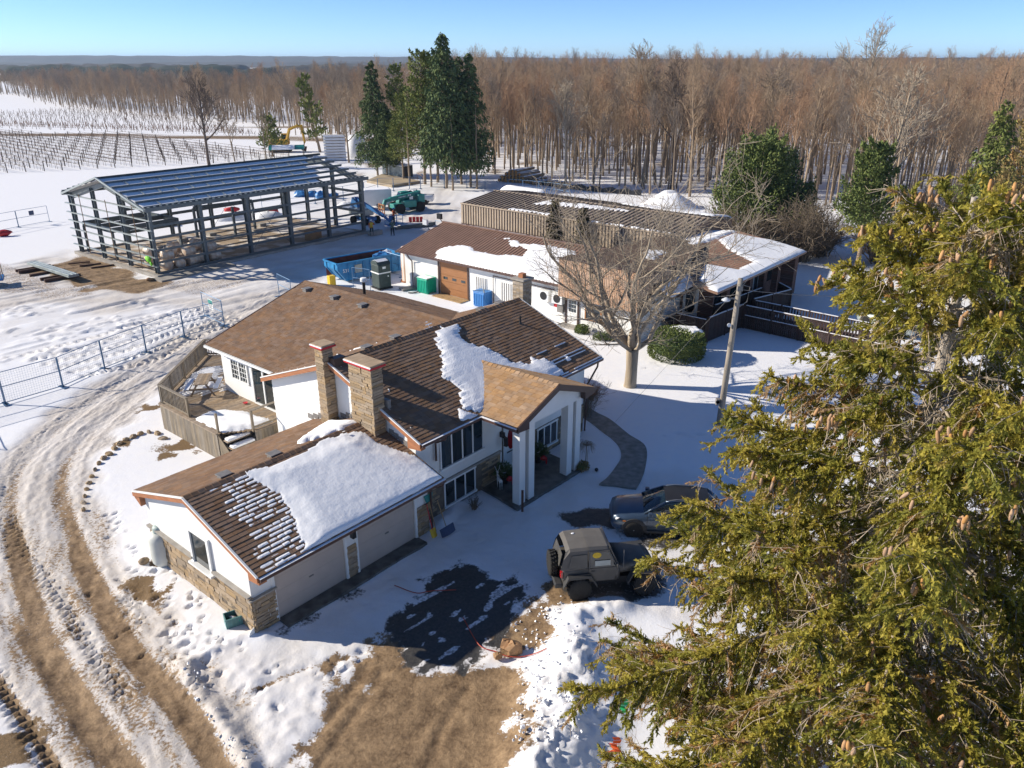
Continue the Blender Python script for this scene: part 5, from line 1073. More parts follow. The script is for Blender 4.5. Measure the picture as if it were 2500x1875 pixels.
def road_car(name, label, loc, rz, paint, roofm, kind='suv'):
    c = thing(name, label, 'car' if kind == 'suv' else 'pickup truck', loc, rz); P = M[paint]
    if kind == 'suv':
        lower = [(2.24, .55, .40, .76, .2), (2.16, .78, .32, .88, .12), (1.95, .88, .27, .95, .1), (1.45, .925, .26, 1.0, .09), (1.0, .925, .26, 1.05, .06), (.7, .925, .26, 1.10, .04), (-.6, .925, .26, 1.12, .03), (-1.3, .93, .27, 1.15, .03), (-1.8, .92, .3, 1.16, .05), (-2.1, .86, .36, 1.14, .08), (-2.2, .72, .42, 1.02, .1)]
        gh = [(.95, .80, 1.06, 1.09), (.55, .80, 1.08, 1.33), (.12, .76, 1.1, 1.56), (-.3, .75, 1.1, 1.61), (-1.2, .74, 1.12, 1.60), (-1.62, .72, 1.12, 1.55), (-1.95, .74, 1.12, 1.28), (-2.08, .76, 1.12, 1.16)]; ax = (1.32, -1.32); wr_ = .355
    else:
        lower = [(2.85, .7, .5, .95, .1), (2.75, .92, .45, 1.08, .08), (2.2, .97, .42, 1.15, .06), (1.4, .98, .42, 1.18, .05), (-.8, .98, .42, 1.2, .02), (-2.7, .97, .45, 1.2, .02), (-2.8, .9, .5, 1.15, .03)]
        gh = [(1.35, .85, 1.15, 1.2), (.9, .85, 1.16, 1.5), (.5, .8, 1.17, 1.82), (.0, .8, 1.18, 1.88), (-.55, .78, 1.18, 1.84), (-.78, .82, 1.18, 1.3)]; ax = (1.85, -1.75); wr_ = .4
    b = sweep(MB(), lower).build('body', P, c, True); gl = MB(); rings = []
    for x, hw, z0, z1 in gh:
        t = (z1 - z0) * .30; rings.append([A_(x, -hw, z0), A_(x, -hw + t * .35, z0 + (z1 - z0) * .6), A_(x, -hw + t, z1 - .02), A_(x, 0, z1 + .02), A_(x, hw - t, z1 - .02), A_(x, hw - t * .35, z0 + (z1 - z0) * .6), A_(x, hw, z0)])
    gl.loft(rings, cap=False, closed=False); gl.build('glasshouse', M['glass'], c, True)
    rf = MB(); rf.loft([[p + A_(0, 0, .012) for p in r_[2:5]] for r_ in rings[2:6 if kind == 'suv' else 5]], cap=False, closed=False); rf.build('roof', M[roofm], c, True)
    for s_ in (-1, 1):
        pl = MB(); q = lambda i, k: rings[i][k if s_ < 0 else 6 - k]
        n_ = len(rings)
        pl.tube([q(0, 0), q(1, 2), q(2, 2)], .032, 6); pl.tube([q(2, 2), q(3, 2), q(4, 2)] + ([q(5, 2)] if n_ > 5 else []), .03, 6); pl.tube([q(n_ - 3, 2), q(n_ - 2, 1), q(n_ - 1, 0)], .045, 6); m0 = (q(3, 0) + q(4, 0)) / 2; m1 = (q(3, 2) + q(4, 2)) / 2; pl.tube([m0, m1], .03, 6); pl.build('pillar', P, c, True)
        if kind == 'suv':
            MB().tube([q(2, 2) + A_(-.1, -.06 * -s_ * 0, .05), q(3, 2) + A_(0, 0, .055), q(4, 2) + A_(0, 0, .05), q(5, 2) + A_(.1, 0, .05)], .018, 6).build('roof_rail', M['rim'], c)
            MB().prism([A_(-1.62, s_ * .80, 1.16), A_(-2.0, s_ * .79, 1.18), A_(-1.7, s_ * .70, 1.48)], (0, s_ * .02, 0)).build('quarter_panel', P, c)
        for x in (.35, -.75): MB().box(x - .09, x + .09, s_ * .93 - .012, s_ * .93 + .014, .92, .95).build('handle', P, c)
        seam = MB()
        for x in (.82, -.28, -1.05): seam.box(x - .006, x + .006, s_ * .928 - .004, s_ * .928 + .004, .42, 1.06)
        seam.build('door_seam', M['black'], c, kind='stuff')
        MB().box(.62, .80, s_ * .92, s_ * 1.08, 1.08, 1.22).build('mirror', P, c, bevel=.03)
        MB().prism([A_(lower[-2][0] - .06, s_ * .62, .92), A_(lower[-3][0] + .02, s_ * .915, .94), A_(lower[-3][0] + .02, s_ * .91, 1.08), A_(lower[-2][0] - .05, s_ * .64, 1.05)], (-.03, s_ * .012, 0)).build('tail_light', M['tail'], c)
        MB().prism([A_(2.18, s_ * .56, .72), A_(2.0, s_ * .84, .76), A_(1.9, s_ * .87, .86), A_(2.14, s_ * .6, .82)], (.03, s_ * .02, 0)).build('headlight', M['lamp'], c); MB().box(1.66, 1.78, s_ * .925 - .01, s_ * .925 + .012, .72, .77).build('side_marker', M['amber'], c)
        for x in ax:
            ar = MB(); prev = None
            for k in range(13):
                a = math.pi * k / 12; p0 = A_(x + math.cos(a) * (wr_ + .05), s_ * .90, wr_ + math.sin(a) * (wr_ + .05)); p1 = A_(x + math.cos(a) * (wr_ + .15), s_ * .90, wr_ + math.sin(a) * (wr_ + .15))
                if prev: ar.prism([prev[0], prev[1], p1, p0], (0, s_ * .045, 0))
                prev = (p0, p1)
            ar.build('wheel_arch', M['plastic'], c); MB().lathe([(wr_ + .05, -.02), (wr_ + .05, .02)], 20, (x, s_ * .915, wr_), 'Y').build('wheel_well', M['black'], c)
            wheel(c, (x, s_ * .85, wr_), wr_, .23, 8, 'rim', 0, out=s_)
    MB().box(-.9, .9, -.94, .94, .24, .36).build('sill', M['plastic'], c, bevel=.03); MB().box(lower[0][0] - .05, lower[0][0] + .03, -.5, .5, .46, .66).build('grille', M['black'], c, bevel=.02)
    return c
M['suv_paint'] = mat('blue_grey_paint', (.06, .095, .145), .3, .15, 2, spec=.6, coat=.7, metal=.4); M['white_paint'] = mat('white_paint', (.75, .76, .78), .35, .06, 2, coat=.5); M['pale_paint'] = mat('pale_green_paint', (.42, .48, .46), .35, .06, 2, coat=.5, metal=.2)
road_car('suv', 'blue-grey crossover with black roof and black alloy wheels parked beyond the black off-roader', (6.25, 27.1, gz(6, 27) - .02), R(174.5), 'suv_paint', 'black')
road_car('parked_car', 'pale silver-green car half hidden by the big spruce at the lawn edge', (26.6, 52.0, 0), R(120), 'pale_paint', 'pale_paint')
pk_ = road_car('pickup_truck', 'white crew cab pickup parked behind the green telehandler', (-13.2, 104.6, 0), R(178), 'white_paint', 'white_paint', 'truck')
# ---------------------------------------------------------------- telehandler, boom lift, trailer
M['teal'] = mat('teal_machine_paint', (.02, .24, .21), .45, .25, 2, spec=.5); M['blue'] = mat('blue_machine_paint', (.025, .16, .42), .45, .25, 2, spec=.5); M['orange_w'] = mat('orange_brown_frame', (.38, .17, .07), .7, .3, 4)
tel = thing('telehandler', 'teal green telehandler with a lowered boom and orange fork frame', 'telehandler', (-13.3, 98.7, 0), R(216))
for x in (1.35, -1.45):
    for s_ in (-1, 1): wheel(tel, (x, s_ * 1.0, .62), .62, .42, 6, 'yellow' if x < 0 else 'rim', 18, out=s_)
MB().box(-2.1, 2.0, -.62, .62, .6, 1.15).build('chassis', M['teal'], tel, bevel=.06); MB().box(-.9, .9, .35, 1.15, .7, 1.55).build('engine_cover', M['teal'], tel, bevel=.08)
cb = MB().prism([(-.7, -1.15, .8), (.95, -1.15, .8), (.75, -1.15, 1.6), (.45, -1.15, 2.45), (-.7, -1.15, 2.45)], (0, .85, 0)).build('cab', M['teal'], tel, bevel=.04)
MB().prism([(-.6, -1.17, 1.5), (.66, -1.17, 1.5), (.40, -1.17, 2.35), (-.6, -1.17, 2.35)], (0, .02, 0)).build('cab_window', M['glass'], cb); MB().prism([(.80, -1.08, 1.62), (.80, -.38, 1.62), (.50, -.38, 2.38), (.50, -1.08, 2.38)], (.02, 0, 0)).build('windshield', M['glass'], cb)
MB().box(-2.25, -1.3, -.6, .9, 1.1, 2.1).build('counterweight', M['teal'], tel, bevel=.1)
bm_ = MB().beam((-2.0, .05, 2.25), (2.3, .05, 1.75), .42, .48).build('boom', M['teal'], tel); MB().beam((2.1, .05, 1.76), (3.0, .05, 1.62), .3, .36).build('boom_section', M['teal'], bm_); MB().beam((2.9, .05, 1.7), (3.3, .05, .7), .3, .4, up=(1, 0, 0)).build('boom_head', M['teal'], bm_)
mb = MB(); [mb.box(.2 + k * .2, .2 + k * .2 + .13, .265, .275, 1.93 - k * .023, 2.05 - k * .023) for k in range(5)]; [mb.box(-.6 + k * .26, -.6 + k * .26 + .18, .265, .275, 2.0 - k * .02, 2.16 - k * .02) for k in range(2)]; mb.build('lettering', M['white'], bm_, kind='stuff')
fk = MB(); [fk.beam((3.45, y, .25), (3.45, y, 1.25), .1, .1, up=(1, 0, 0)) for y in (-.7, -.25, .25, .75)]; [fk.beam((3.45, -.75, z), (3.45, .8, z), .1, .1) for z in (.25, .75, 1.25)]; [fk.box(3.45, 4.5, y - .06, y + .06, .2, .26) for y in (-.4, .4)]; fk.build('fork_frame', M['orange_w'], tel)
lift = thing('boom_lift', 'blue boom lift with its boom lowered and basket near the ground', 'boom lift', (-17.1, 91.0, 0), R(-38))
for x in (-1.0, 1.0):
    for s_ in (-1, 1): wheel(lift, (x, s_ * .95, .45), .45, .34, 6, 'rim', 16, out=s_)
MB().box(-1.3, 1.3, -.6, .6, .45, .85).build('chassis', M['blue'], lift, bevel=.05); MB().box(-1.9, .6, -.85, .85, .95, 1.75).build('turntable', M['galv'], lift, bevel=.1); MB().prism([(-2.2, -.3, 1.75), (-.9, -.3, 1.75), (-1.2, -.3, 2.9), (-1.8, -.3, 2.9)], (0, .6, 0)).build('riser', M['blue'], lift, bevel=.05)
MB().beam((-1.5, 0, 2.75), (3.1, 0, 1.25), .3, .36).build('boom', M['blue'], lift); MB().beam((3.0, 0, 1.3), (4.2, 0, .7), .2, .24).build('jib', M['blue'], lift)
bk = MB().box(4.2, 5.3, -.95, .95, .42, .52).build('basket', M['blue'], lift); rl_ = MB()
for z in (1.0, 1.5): [rl_.beam((a[0], a[1], z), (b_[0], b_[1], z), .045) for a, b_ in (((4.25, -.9), (5.25, -.9)), ((5.25, -.9), (5.25, .9)), ((5.25, .9), (4.25, .9)), ((4.25, .9), (4.25, -.9)))]
for a in ((4.25, -.9), (5.25, -.9), (5.25, .9), (4.25, .9), (5.25, 0)): rl_.beam((a[0], a[1], .5), (a[0], a[1], 1.5), .045, up=(1, 0, 0))
rl_.build('basket_rail', M['blue'], bk); MB().box(4.3, 4.6, -.35, .35, .9, 1.45).build('control_box', M['blue'], bk, bevel=.03)
tr_ = thing('enclosed_trailer', 'white enclosed cargo trailer behind the boom lift', 'trailer', (-17.3, 101.2, 0), R(18)); MB().box(-1.9, 1.7, -1.0, 1.0, .5, 2.45).build('box', M['white_paint'], tr_, bevel=.06); MB().box(-1.7, 1.5, -.9, .9, 2.45, 2.5).build('roof_snow', M['snow_soft'], tr_)
for s_ in (-1, 1): wheel(tr_, (.2, s_ * .95, .33), .33, .22, 6, 'rim', 0, out=s_); MB().box(-.3, .7, s_ * 1.0 - .06, s_ * 1.0 + .06, .62, .72).build('fender', M['plastic'], tr_)
MB().box(-1.92, -1.88, -.9, .9, .55, 2.4).build('rear_door', M['galv'], tr_); MB().beam((1.7, 0, .5), (2.7, 0, .45), .1).build('tongue', M['black'], tr_)
# ---------------------------------------------------------------- people: one continuous skinned body each
def person(label, loc, rz, pose, cols, helmet):
    t = thing('person', label, 'person', loc, rz)
    Vs = dict(pel=(0, 0, .95), wai=(0, 0, 1.12), che=(0, 0, 1.36), nec=(0, 0, 1.50), hea=(0, .02, 1.62), top=(0, .02, 1.72), lh=(.10, 0, .90), lk=(.12, .03, .50), la=(.13, 0, .09), lt=(.14, .15, .04), rh=(-.10, 0, .90), rk=(-.12, .03, .50), ra=(-.13, -.02, .09), rt=(-.14, .13, .04), ls=(.19, 0, 1.42), le=(.25, -.02, 1.14), lw=(.24, .08, .90), lf=(.235, .12, .82), rs=(-.19, 0, 1.42), re=(-.25, -.02, 1.14), rw=(-.24, .08, .90), rf=(-.235, .12, .82)); Vs.update(pose)
    rad = dict(pel=(.16, .12), wai=(.155, .115), che=(.185, .125), nec=(.06, .06), hea=(.085, .1), top=(.06, .07), lh=(.1, .1), lk=(.075, .075), la=(.055, .055), lt=(.045, .035), ls=(.075, .075), le=(.06, .06), lw=(.042, .042), lf=(.04, .025)); 
    for k in ('h', 'k', 'a', 't', 's', 'e', 'w', 'f'): rad['r' + k] = rad['l' + k]
    ed = [('pel', 'wai'), ('wai', 'che'), ('che', 'nec'), ('nec', 'hea'), ('hea', 'top'), ('pel', 'lh'), ('lh', 'lk'), ('lk', 'la'), ('la', 'lt'), ('pel', 'rh'), ('rh', 'rk'), ('rk', 'ra'), ('ra', 'rt'), ('che', 'ls'), ('ls', 'le'), ('le', 'lw'), ('lw', 'lf'), ('che', 'rs'), ('rs', 're'), ('re', 'rw'), ('rw', 'rf')]
    nm = list(Vs); me = bpy.data.meshes.new('body'); me.from_pydata([Vs[k] for k in nm], [(nm.index(a), nm.index(b_)) for a, b_ in ed], []); o = link('body_src', me); sk = o.modifiers.new('skin', 'SKIN')
    for i, k in enumerate(nm): me.skin_vertices[0].data[i].radius = rad[k]; me.skin_vertices[0].data[i].use_root = (k == 'pel')
    o.modifiers.new('sub', 'SUBSURF').levels = 1; dg = bpy.context.evaluated_depsgraph_get(); m2 = bpy.data.meshes.new_from_object(o.evaluated_get(dg)); bpy.data.objects.remove(o)
    mats = [mat('cloth', c, .85, .25, 8) for c in cols]; m2.materials.clear(); [m2.materials.append(x) for x in mats]       # boots, trousers, jacket, vest, skin
    for p in m2.polygons:
        c = p.center; z = c.z; hand = min((c - Vector(Vs['lf'])).length, (c - Vector(Vs['rf'])).length, (c - Vector(Vs['lw'])).length + .04, (c - Vector(Vs['rw'])).length + .04) < .10
        p.material_index = 4 if (hand or z > 1.50) else (0 if z < .16 else 1 if z < .93 and abs(c.x) < .21 else 3 if abs(c.x) < .175 and .95 < z < 1.47 else 2); p.use_smooth = True
    link('body', m2, t)
    if helmet: MB().lathe([(.135, -.01), (.125, .0), (.118, .05), (.085, .11), (.01, .135)], 16, (0, .02, 1.66)).build('hard_hat', M[helmet], t, True)
    else: MB().blob((0, .01, 1.70), (.095, .105, .085), 12, 8).build('knit_cap', mats[2], t, True)
    return t
SKIN = (.45, .28, .2); M['hat_white'] = mat('white_helmet', (.8, .8, .8), .4); M['hat_blue'] = mat('blue_helmet', (.03, .12, .5), .4)
person('worker in orange safety vest and white hard hat beside the last steel column', (-15.2, 84.0, 0), R(15), dict(le=(.33, .02, 1.2), lw=(.2, .2, 1.22), lf=(.13, .24, 1.24), lk=(.13, .05, .5)), [(.03, .025, .02), (.03, .04, .035), (.6, .10, .03), (.75, .5, .05), SKIN], 'hat_white')
st_ = mat('reflective', (.8, .8, .2), .5)
person('worker in a grey-green coat and dark trousers standing with arms folded in the shade', (-12.95, 84.0, 0), R(8), dict(la=(.16, 0, .09), lt=(.17, .14, .04), ra=(-.16, 0, .09), rt=(-.17, .14, .04), le=(.29, .06, 1.16), lw=(.1, .22, 1.14), lf=(.02, .24, 1.15), re=(-.29, .06, 1.18), rw=(-.1, .22, 1.2), rf=(-.02, .25, 1.2)), [(.02, .02, .02), (.02, .02, .03), (.10, .15, .13), (.10, .15, .13), SKIN], None)
person('worker in an orange vest and blue hard hat standing in the boom lift basket', (-13.35, 88.1, .53), R(-60), dict(le=(.27, .12, 1.15), lw=(.2, .34, 1.12), lf=(.18, .42, 1.12), re=(-.27, .12, 1.15), rw=(-.2, .34, 1.12), rf=(-.18, .42, 1.12)), [(.03, .025, .02), (.05, .04, .03), (.5, .12, .04), (.7, .15, .03), SKIN], 'hat_blue')
# ================================================================ TREES
def frustums(P0, P1, R0, R1, n=3):
    P0, P1, R0, R1 = (np.asarray(a, dtype=np.float64) for a in (P0, P1, R0, R1)); d = P1 - P0; d /= np.linalg.norm(d, axis=1)[:, None] + 1e-9
    up = np.where(np.abs(d[:, 2:3]) < .9, np.array([[0, 0, 1.]]), np.array([[1., 0, 0]])); a = np.cross(d, up); a /= np.linalg.norm(a, axis=1)[:, None]; b = np.cross(d, a)
    V = []; 
    for P, Rr in ((P0, R0), (P1, R1)):
        for k in range(n):
            t = 2 * math.pi * k / n; V.append(P + (a * math.cos(t) + b * math.sin(t)) * Rr[:, None])
    V = np.stack(V, 1).reshape(-1, 3); m = len(P0); base = np.arange(m)[:, None] * 2 * n
    F = np.concatenate([base + np.array([[k, (k + 1) % n, n + (k + 1) % n, n + k]]) for k in range(n)], 0)
    return V, F
M['bark'] = mat('grey_brown_bark', (.34, .255, .175), .9, .35, 1.2, .5, 8, stretch=(1, 1, .25))
M['twig'] = mat('bare_twigs', (.40, .285, .185), .9, .3, .5)
M['twig_red'] = mat('reddish_twigs', (.41, .255, .155), .9, .3, .5)
M['bark_pale'] = mat('pale_bark', (.42, .34, .25), .9, .35, 2.5, .7, 10, stretch=(1, 1, .25))
def rvec(rg): v = rg.normal(size=3); return v / np.linalg.norm(v)
def grow(rg, trunk_h, r0, lean=.02, first=.45, nb=26, spread=.55, lv=3, blen=.34, up=.25, crook=.10, kids_=(5, 5), minr=.012, fork=0, twig_len=1.0):
    """branching skeleton: returns trunk segments and crown segments as (p0, p1, r0, r1)"""
    T, Cr = [], []
    def limb(p, d, ln, r, depth, out, segs=5, crook=crook):
        if depth == 0: crook = .028
        pts = [np.array(p)]; dd = np.array(d)
        for i in range(segs):
            dd = dd + rg.normal(size=3) * crook + np.array([0, 0, up * .25 * (depth > 0)]); dd /= np.linalg.norm(dd); pts.append(pts[-1] + dd * ln / segs)
        rr = [max(minr, r * (1 - .75 * i / segs)) for i in range(segs + 1)]
        for i in range(segs): out.append((pts[i], pts[i + 1], rr[i], rr[i + 1]))
        return pts, rr, dd
    def sub(pts, rr, d, ln, depth):
        if depth >= lv: return
        k = kids_[min(depth - 1, len(kids_) - 1)]
        for j in range(k):
            t = .3 + .7 * (j + rg.random()) / k; i = min(int(t * (len(pts) - 1)), len(pts) - 2); f = t * (len(pts) - 1) - i
            p = pts[i] * (1 - f) + pts[i + 1] * f; ax = (pts[i + 1] - pts[i]); ax /= np.linalg.norm(ax)
            q = rvec(rg); q -= ax * q.dot(ax); q /= np.linalg.norm(q); dd = ax * (.75) + q * .75; dd[2] += up * .5; dd /= np.linalg.norm(dd)
            l2 = ln * rg.uniform(.35, .62) * (1.15 - .5 * t) * (twig_len if depth + 1 >= lv else 1); pp, r2, d2 = limb(p, dd, l2, rr[i] * .55, depth + 1, Cr, 3 if depth + 1 < lv else 2); sub(pp, r2, d2, l2, depth + 1)
    d0 = np.array([rg.normal() * lean, rg.normal() * lean, 1.]); d0 /= np.linalg.norm(d0)
    pts, rr, _ = limb((0, 0, -.3), d0, trunk_h, r0, 0, T, 9)
    for j in range(nb):
        t = first + (1 - first) * ((j + rg.random()) / nb) ** .9; t = min(t, .985); i = min(int(t * 9), 8); f = t * 9 - i; p = pts[i] * (1 - f) + pts[i + 1] * f
        az = j * 2.4 + rg.random(); el = spread * rg.uniform(.7, 1.3) * (1.25 - .6 * t); dd = np.array([math.cos(az) * math.sin(el), math.sin(az) * math.sin(el), math.cos(el)])
        ln = trunk_h * blen * rg.uniform(.7, 1.2) * (1.25 - .75 * (t - first) / (1 - first)); pp, r2, d2 = limb(p, dd, ln, max(minr * 1.5, rr[i] * (.5 if j > fork else .8)), 1, Cr, 4); sub(pp, r2, d2, ln, 1)
    return T, Cr
def seg_mesh(name, segs, m, n=3, smooth=False):
    V, F = frustums([s[0] for s in segs], [s[1] for s in segs], [s[2] for s in segs], [s[3] for s in segs], n); return np_mesh(name, V, F, m, smooth)
PROTO = []; M['twig_grey2'] = mat('greyish_twigs', (.27, .22, .18), .9, .3, .5)
rg = np.random.default_rng(5)
for k in range(7):
    T, Cr = grow(rg, (17, 18.5, 16, 19, 17.5, 15, 18)[k], (.24, .28, .2, .3, .26, .22, .25)[k], first=(.52, .42, .6, .45, .55, .36, .58)[k], nb=(20, 23, 18, 25, 21, 24, 19)[k], spread=(.5, .6, .42, .62, .5, .75, .45)[k], kids_=(6, 4), blen=.27, up=.3, minr=.013)
    PROTO.append((seg_mesh('trunk', T, M['bark'], 6, True), seg_mesh('crown', Cr, (M['twig_red'], M['twig'], M['twig_grey2'], M['twig'], M['twig_red'], M['twig'], M['twig_grey2'])[k], 3)))
def bare_tree(x, y, k, s, rz, label, group, sz=None, z=0, name='bare_tree'):
    t = thing(name, label, 'tree', (x, y, z), rz, group); t.scale = (s, s, sz or s)
    link('trunk', PROTO[k][0], t); link('crown', PROTO[k][1], t); return t
def boundary_y(x): return np.interp(x, [-60, -25, -8, 0, 10, 20, 30, 42, 60, 90, 140], [200, 168, 138, 127, 119, 111, 106, 96, 90, 88, 95])
cand = []
r_ = np.random.default_rng(3)
for _ in range(13000):
    y = 86 + (r_.random() ** 1.35) * 460; x = r_.uniform(-.10, .74) * y
    by = boundary_y(x)
    if y < by + r_.exponential(3) * .6: continue
    if x < -8 - (y - 138) * .25 and y > 138: continue
    if 52 < x < 75 and 150 < y < 240 and r_.random() < .9: continue      # a clearing lets snow show through
    dens = 1 if y < 200 else .8
    if r_.random() < dens: cand.append((x, y))
def thin(pts, dmin):
    keep = []; cell = {}
    for x, y in pts:
        dm = dmin(x, y); c = (int(x // 6), int(y // 6)); ok = True
        for i in (-1, 0, 1):
            for j in (-1, 0, 1):
                for q in cell.get((c[0] + i, c[1] + j), ()):
                    if (q[0] - x) ** 2 + (q[1] - y) ** 2 < dm * dm: ok = False
        if ok: keep.append((x, y)); cell.setdefault(c, []).append((x, y))
    return keep
forest = thin(cand, lambda x, y: 2.25 if y < 170 else (2.75 if y < 260 else 3.4))
left_line = [(-385, 605), (-305, 520), (-248, 440), (-192, 372), (-143, 318), (-100, 268), (-78, 255), (-55, 215), (-38, 178), (-26, 168)]
lf = []
LX = np.array(left_line)
for _ in range(4200):
    t = r_.random() * (len(left_line) - 1); i = int(t); f = t - i; p = LX[i] * (1 - f) + LX[i + 1] * f; b_ = abs(r_.normal()) * (38 if i < 6 else 30)
    n_ = np.array([.55, .83]); q = p + n_ * b_ + r_.normal(size=2) * 2
    if q[1] < boundary_y(q[0]) and q[0] > -60: continue
    lf.append((q[0], q[1]))
lf = thin(lf, lambda x, y: 3.0)
allp = [(x, y, 0) for x, y in forest] + [(x, y, 1) for x, y in lf]
def tsize(x, y, side): return (.76 + .17 * min(1, max(0, (y - 150) / 220))) * (r_.uniform(.72, 1.08) + .22 * (r_.random() < .07)) if side == 0 else r_.uniform(.56, .92)
allp = [(x, y, sd_, tsize(x, y, sd_), int(r_.integers(0, 7)) if sd_ == 0 or r_.random() < .3 else int(r_.choice((2, 6))), r_.uniform(0, 6.28)) for x, y, sd_ in allp]
vis = [q for q in allp if abs(q[0]) < .72 * q[1]]
vis.sort(key=lambda q: math.hypot(q[0], q[1]) / q[3]); near300, rest = vis[:290], vis[290:]
print('forest', len(vis))
for x, y, sd_, s, k, rz in near300: bare_tree(x, y, k, s, rz, 'tall leafless tree among the crowded trunks of the woods behind the buildings', 'leafless trees of the woods', z=gz(x, y) if sd_ else 0)
# the rest of the woods: one object, trees scattered by geometry nodes
me = bpy.data.meshes.new('woods'); me.vertices.add(len(rest)); me.vertices.foreach_set('co', np.array([(x, y, gz(x, y) if sd_ else 0) for x, y, sd_, *_ in rest], dtype=np.float32).ravel())
for nm, ix in (('rot', 5), ('scl', 3), ('kind_', 4)):
    at = me.attributes.new(nm, 'FLOAT', 'POINT'); at.data.foreach_set('value', np.array([q[ix] for q in rest], dtype=np.float32))
woods = link('woods', me, kind='stuff')
ng = bpy.data.node_groups.new('woods', 'GeometryNodeTree'); ng.interface.new_socket('Geometry', in_out='INPUT', socket_type='NodeSocketGeometry'); ng.interface.new_socket('Geometry', in_out='OUTPUT', socket_type='NodeSocketGeometry')
gi, go = ng.nodes.new('NodeGroupInput'), ng.nodes.new('NodeGroupOutput'); L = ng.links.new
iop = ng.nodes.new('GeometryNodeInstanceOnPoints'); L(gi.outputs[0], iop.inputs['Points']); jn = ng.nodes.new('GeometryNodeJoinGeometry')
done = set()
for o in [t for t in bpy.data.objects if t.name.startswith('bare_tree')]:
    ch = {c.data.name: c for c in kids(o)} if len(done) < 7 else {}
    for c in list(ch.values()):
        pass
    key = tuple(sorted(ch))
    if ch and key not in done:
        done.add(key); j2 = ng.nodes.new('GeometryNodeJoinGeometry')
        for c in ch.values():
            oi = ng.nodes.new('GeometryNodeObjectInfo'); oi.inputs[0].default_value = c; L(oi.outputs['Geometry'], j2.inputs[0])
        g2 = ng.nodes.new('GeometryNodeGeometryToInstance'); L(j2.outputs[0], g2.inputs[0]); L(g2.outputs[0], jn.inputs[0])
L(jn.outputs[0], iop.inputs['Instance']); iop.inputs['Pick Instance'].default_value = True
def nattr(nm, typ='FLOAT'):
    n = ng.nodes.new('GeometryNodeInputNamedAttribute'); n.data_type = typ; n.inputs[0].default_value = nm; return n.outputs[0]
L(nattr('kind_'), iop.inputs['Instance Index']); cx = ng.nodes.new('ShaderNodeCombineXYZ'); L(nattr('rot'), cx.inputs[2]); L(cx.outputs[0], iop.inputs['Rotation']); L(nattr('scl'), iop.inputs['Scale'])
L(iop.outputs[0], go.inputs[0]); md = woods.modifiers.new('scatter', 'NODES'); md.node_group = ng
# ---------------------------------------------------------------- conifers
M['needle_dark'] = mat('dark_spruce_needles', (.13, .165, .055), .8, .5, .9, col2=(.06, .095, .042), spec=.2)
M['needle_pine'] = mat('pine_needles', (.21, .22, .055), .8, .4, .8, col2=(.11, .145, .042), spec=.2)
M['needle_blue'] = mat('blue_spruce_needles', (.07, .10, .075), .8, .4, .9, spec=.2)
M['needle_brown'] = mat('browned_needles', (.33, .20, .08), .85, .4, .8, col2=(.15, .15, .055), spec=.15)
M['needle_yew'] = mat('yew_needles', (.17, .20, .055), .8, .4, 3, col2=(.09, .125, .04), spec=.2)
def leaf_quads(P, D, Ln, Wd, rg, droop=0):
    """small pointed needle clumps at P along D"""
    n = len(P); D = D / (np.linalg.norm(D, axis=1)[:, None] + 1e-9); q = rg.normal(size=(n, 3)); s = np.cross(D, q); s /= np.linalg.norm(s, axis=1)[:, None] + 1e-9
    a = P; b = P + D * Ln[:, None] * .45 + s * Wd[:, None]; c = P + D * Ln[:, None]; d = P + D * Ln[:, None] * .45 - s * Wd[:, None]
    c = c - np.array([0, 0, 1.]) * droop * Ln[:, None]
    V = np.stack([a, b, c, d], 1).reshape(-1, 3); F = np.arange(n)[:, None] * 4 + np.array([[0, 1, 2, 3]]); return V, F
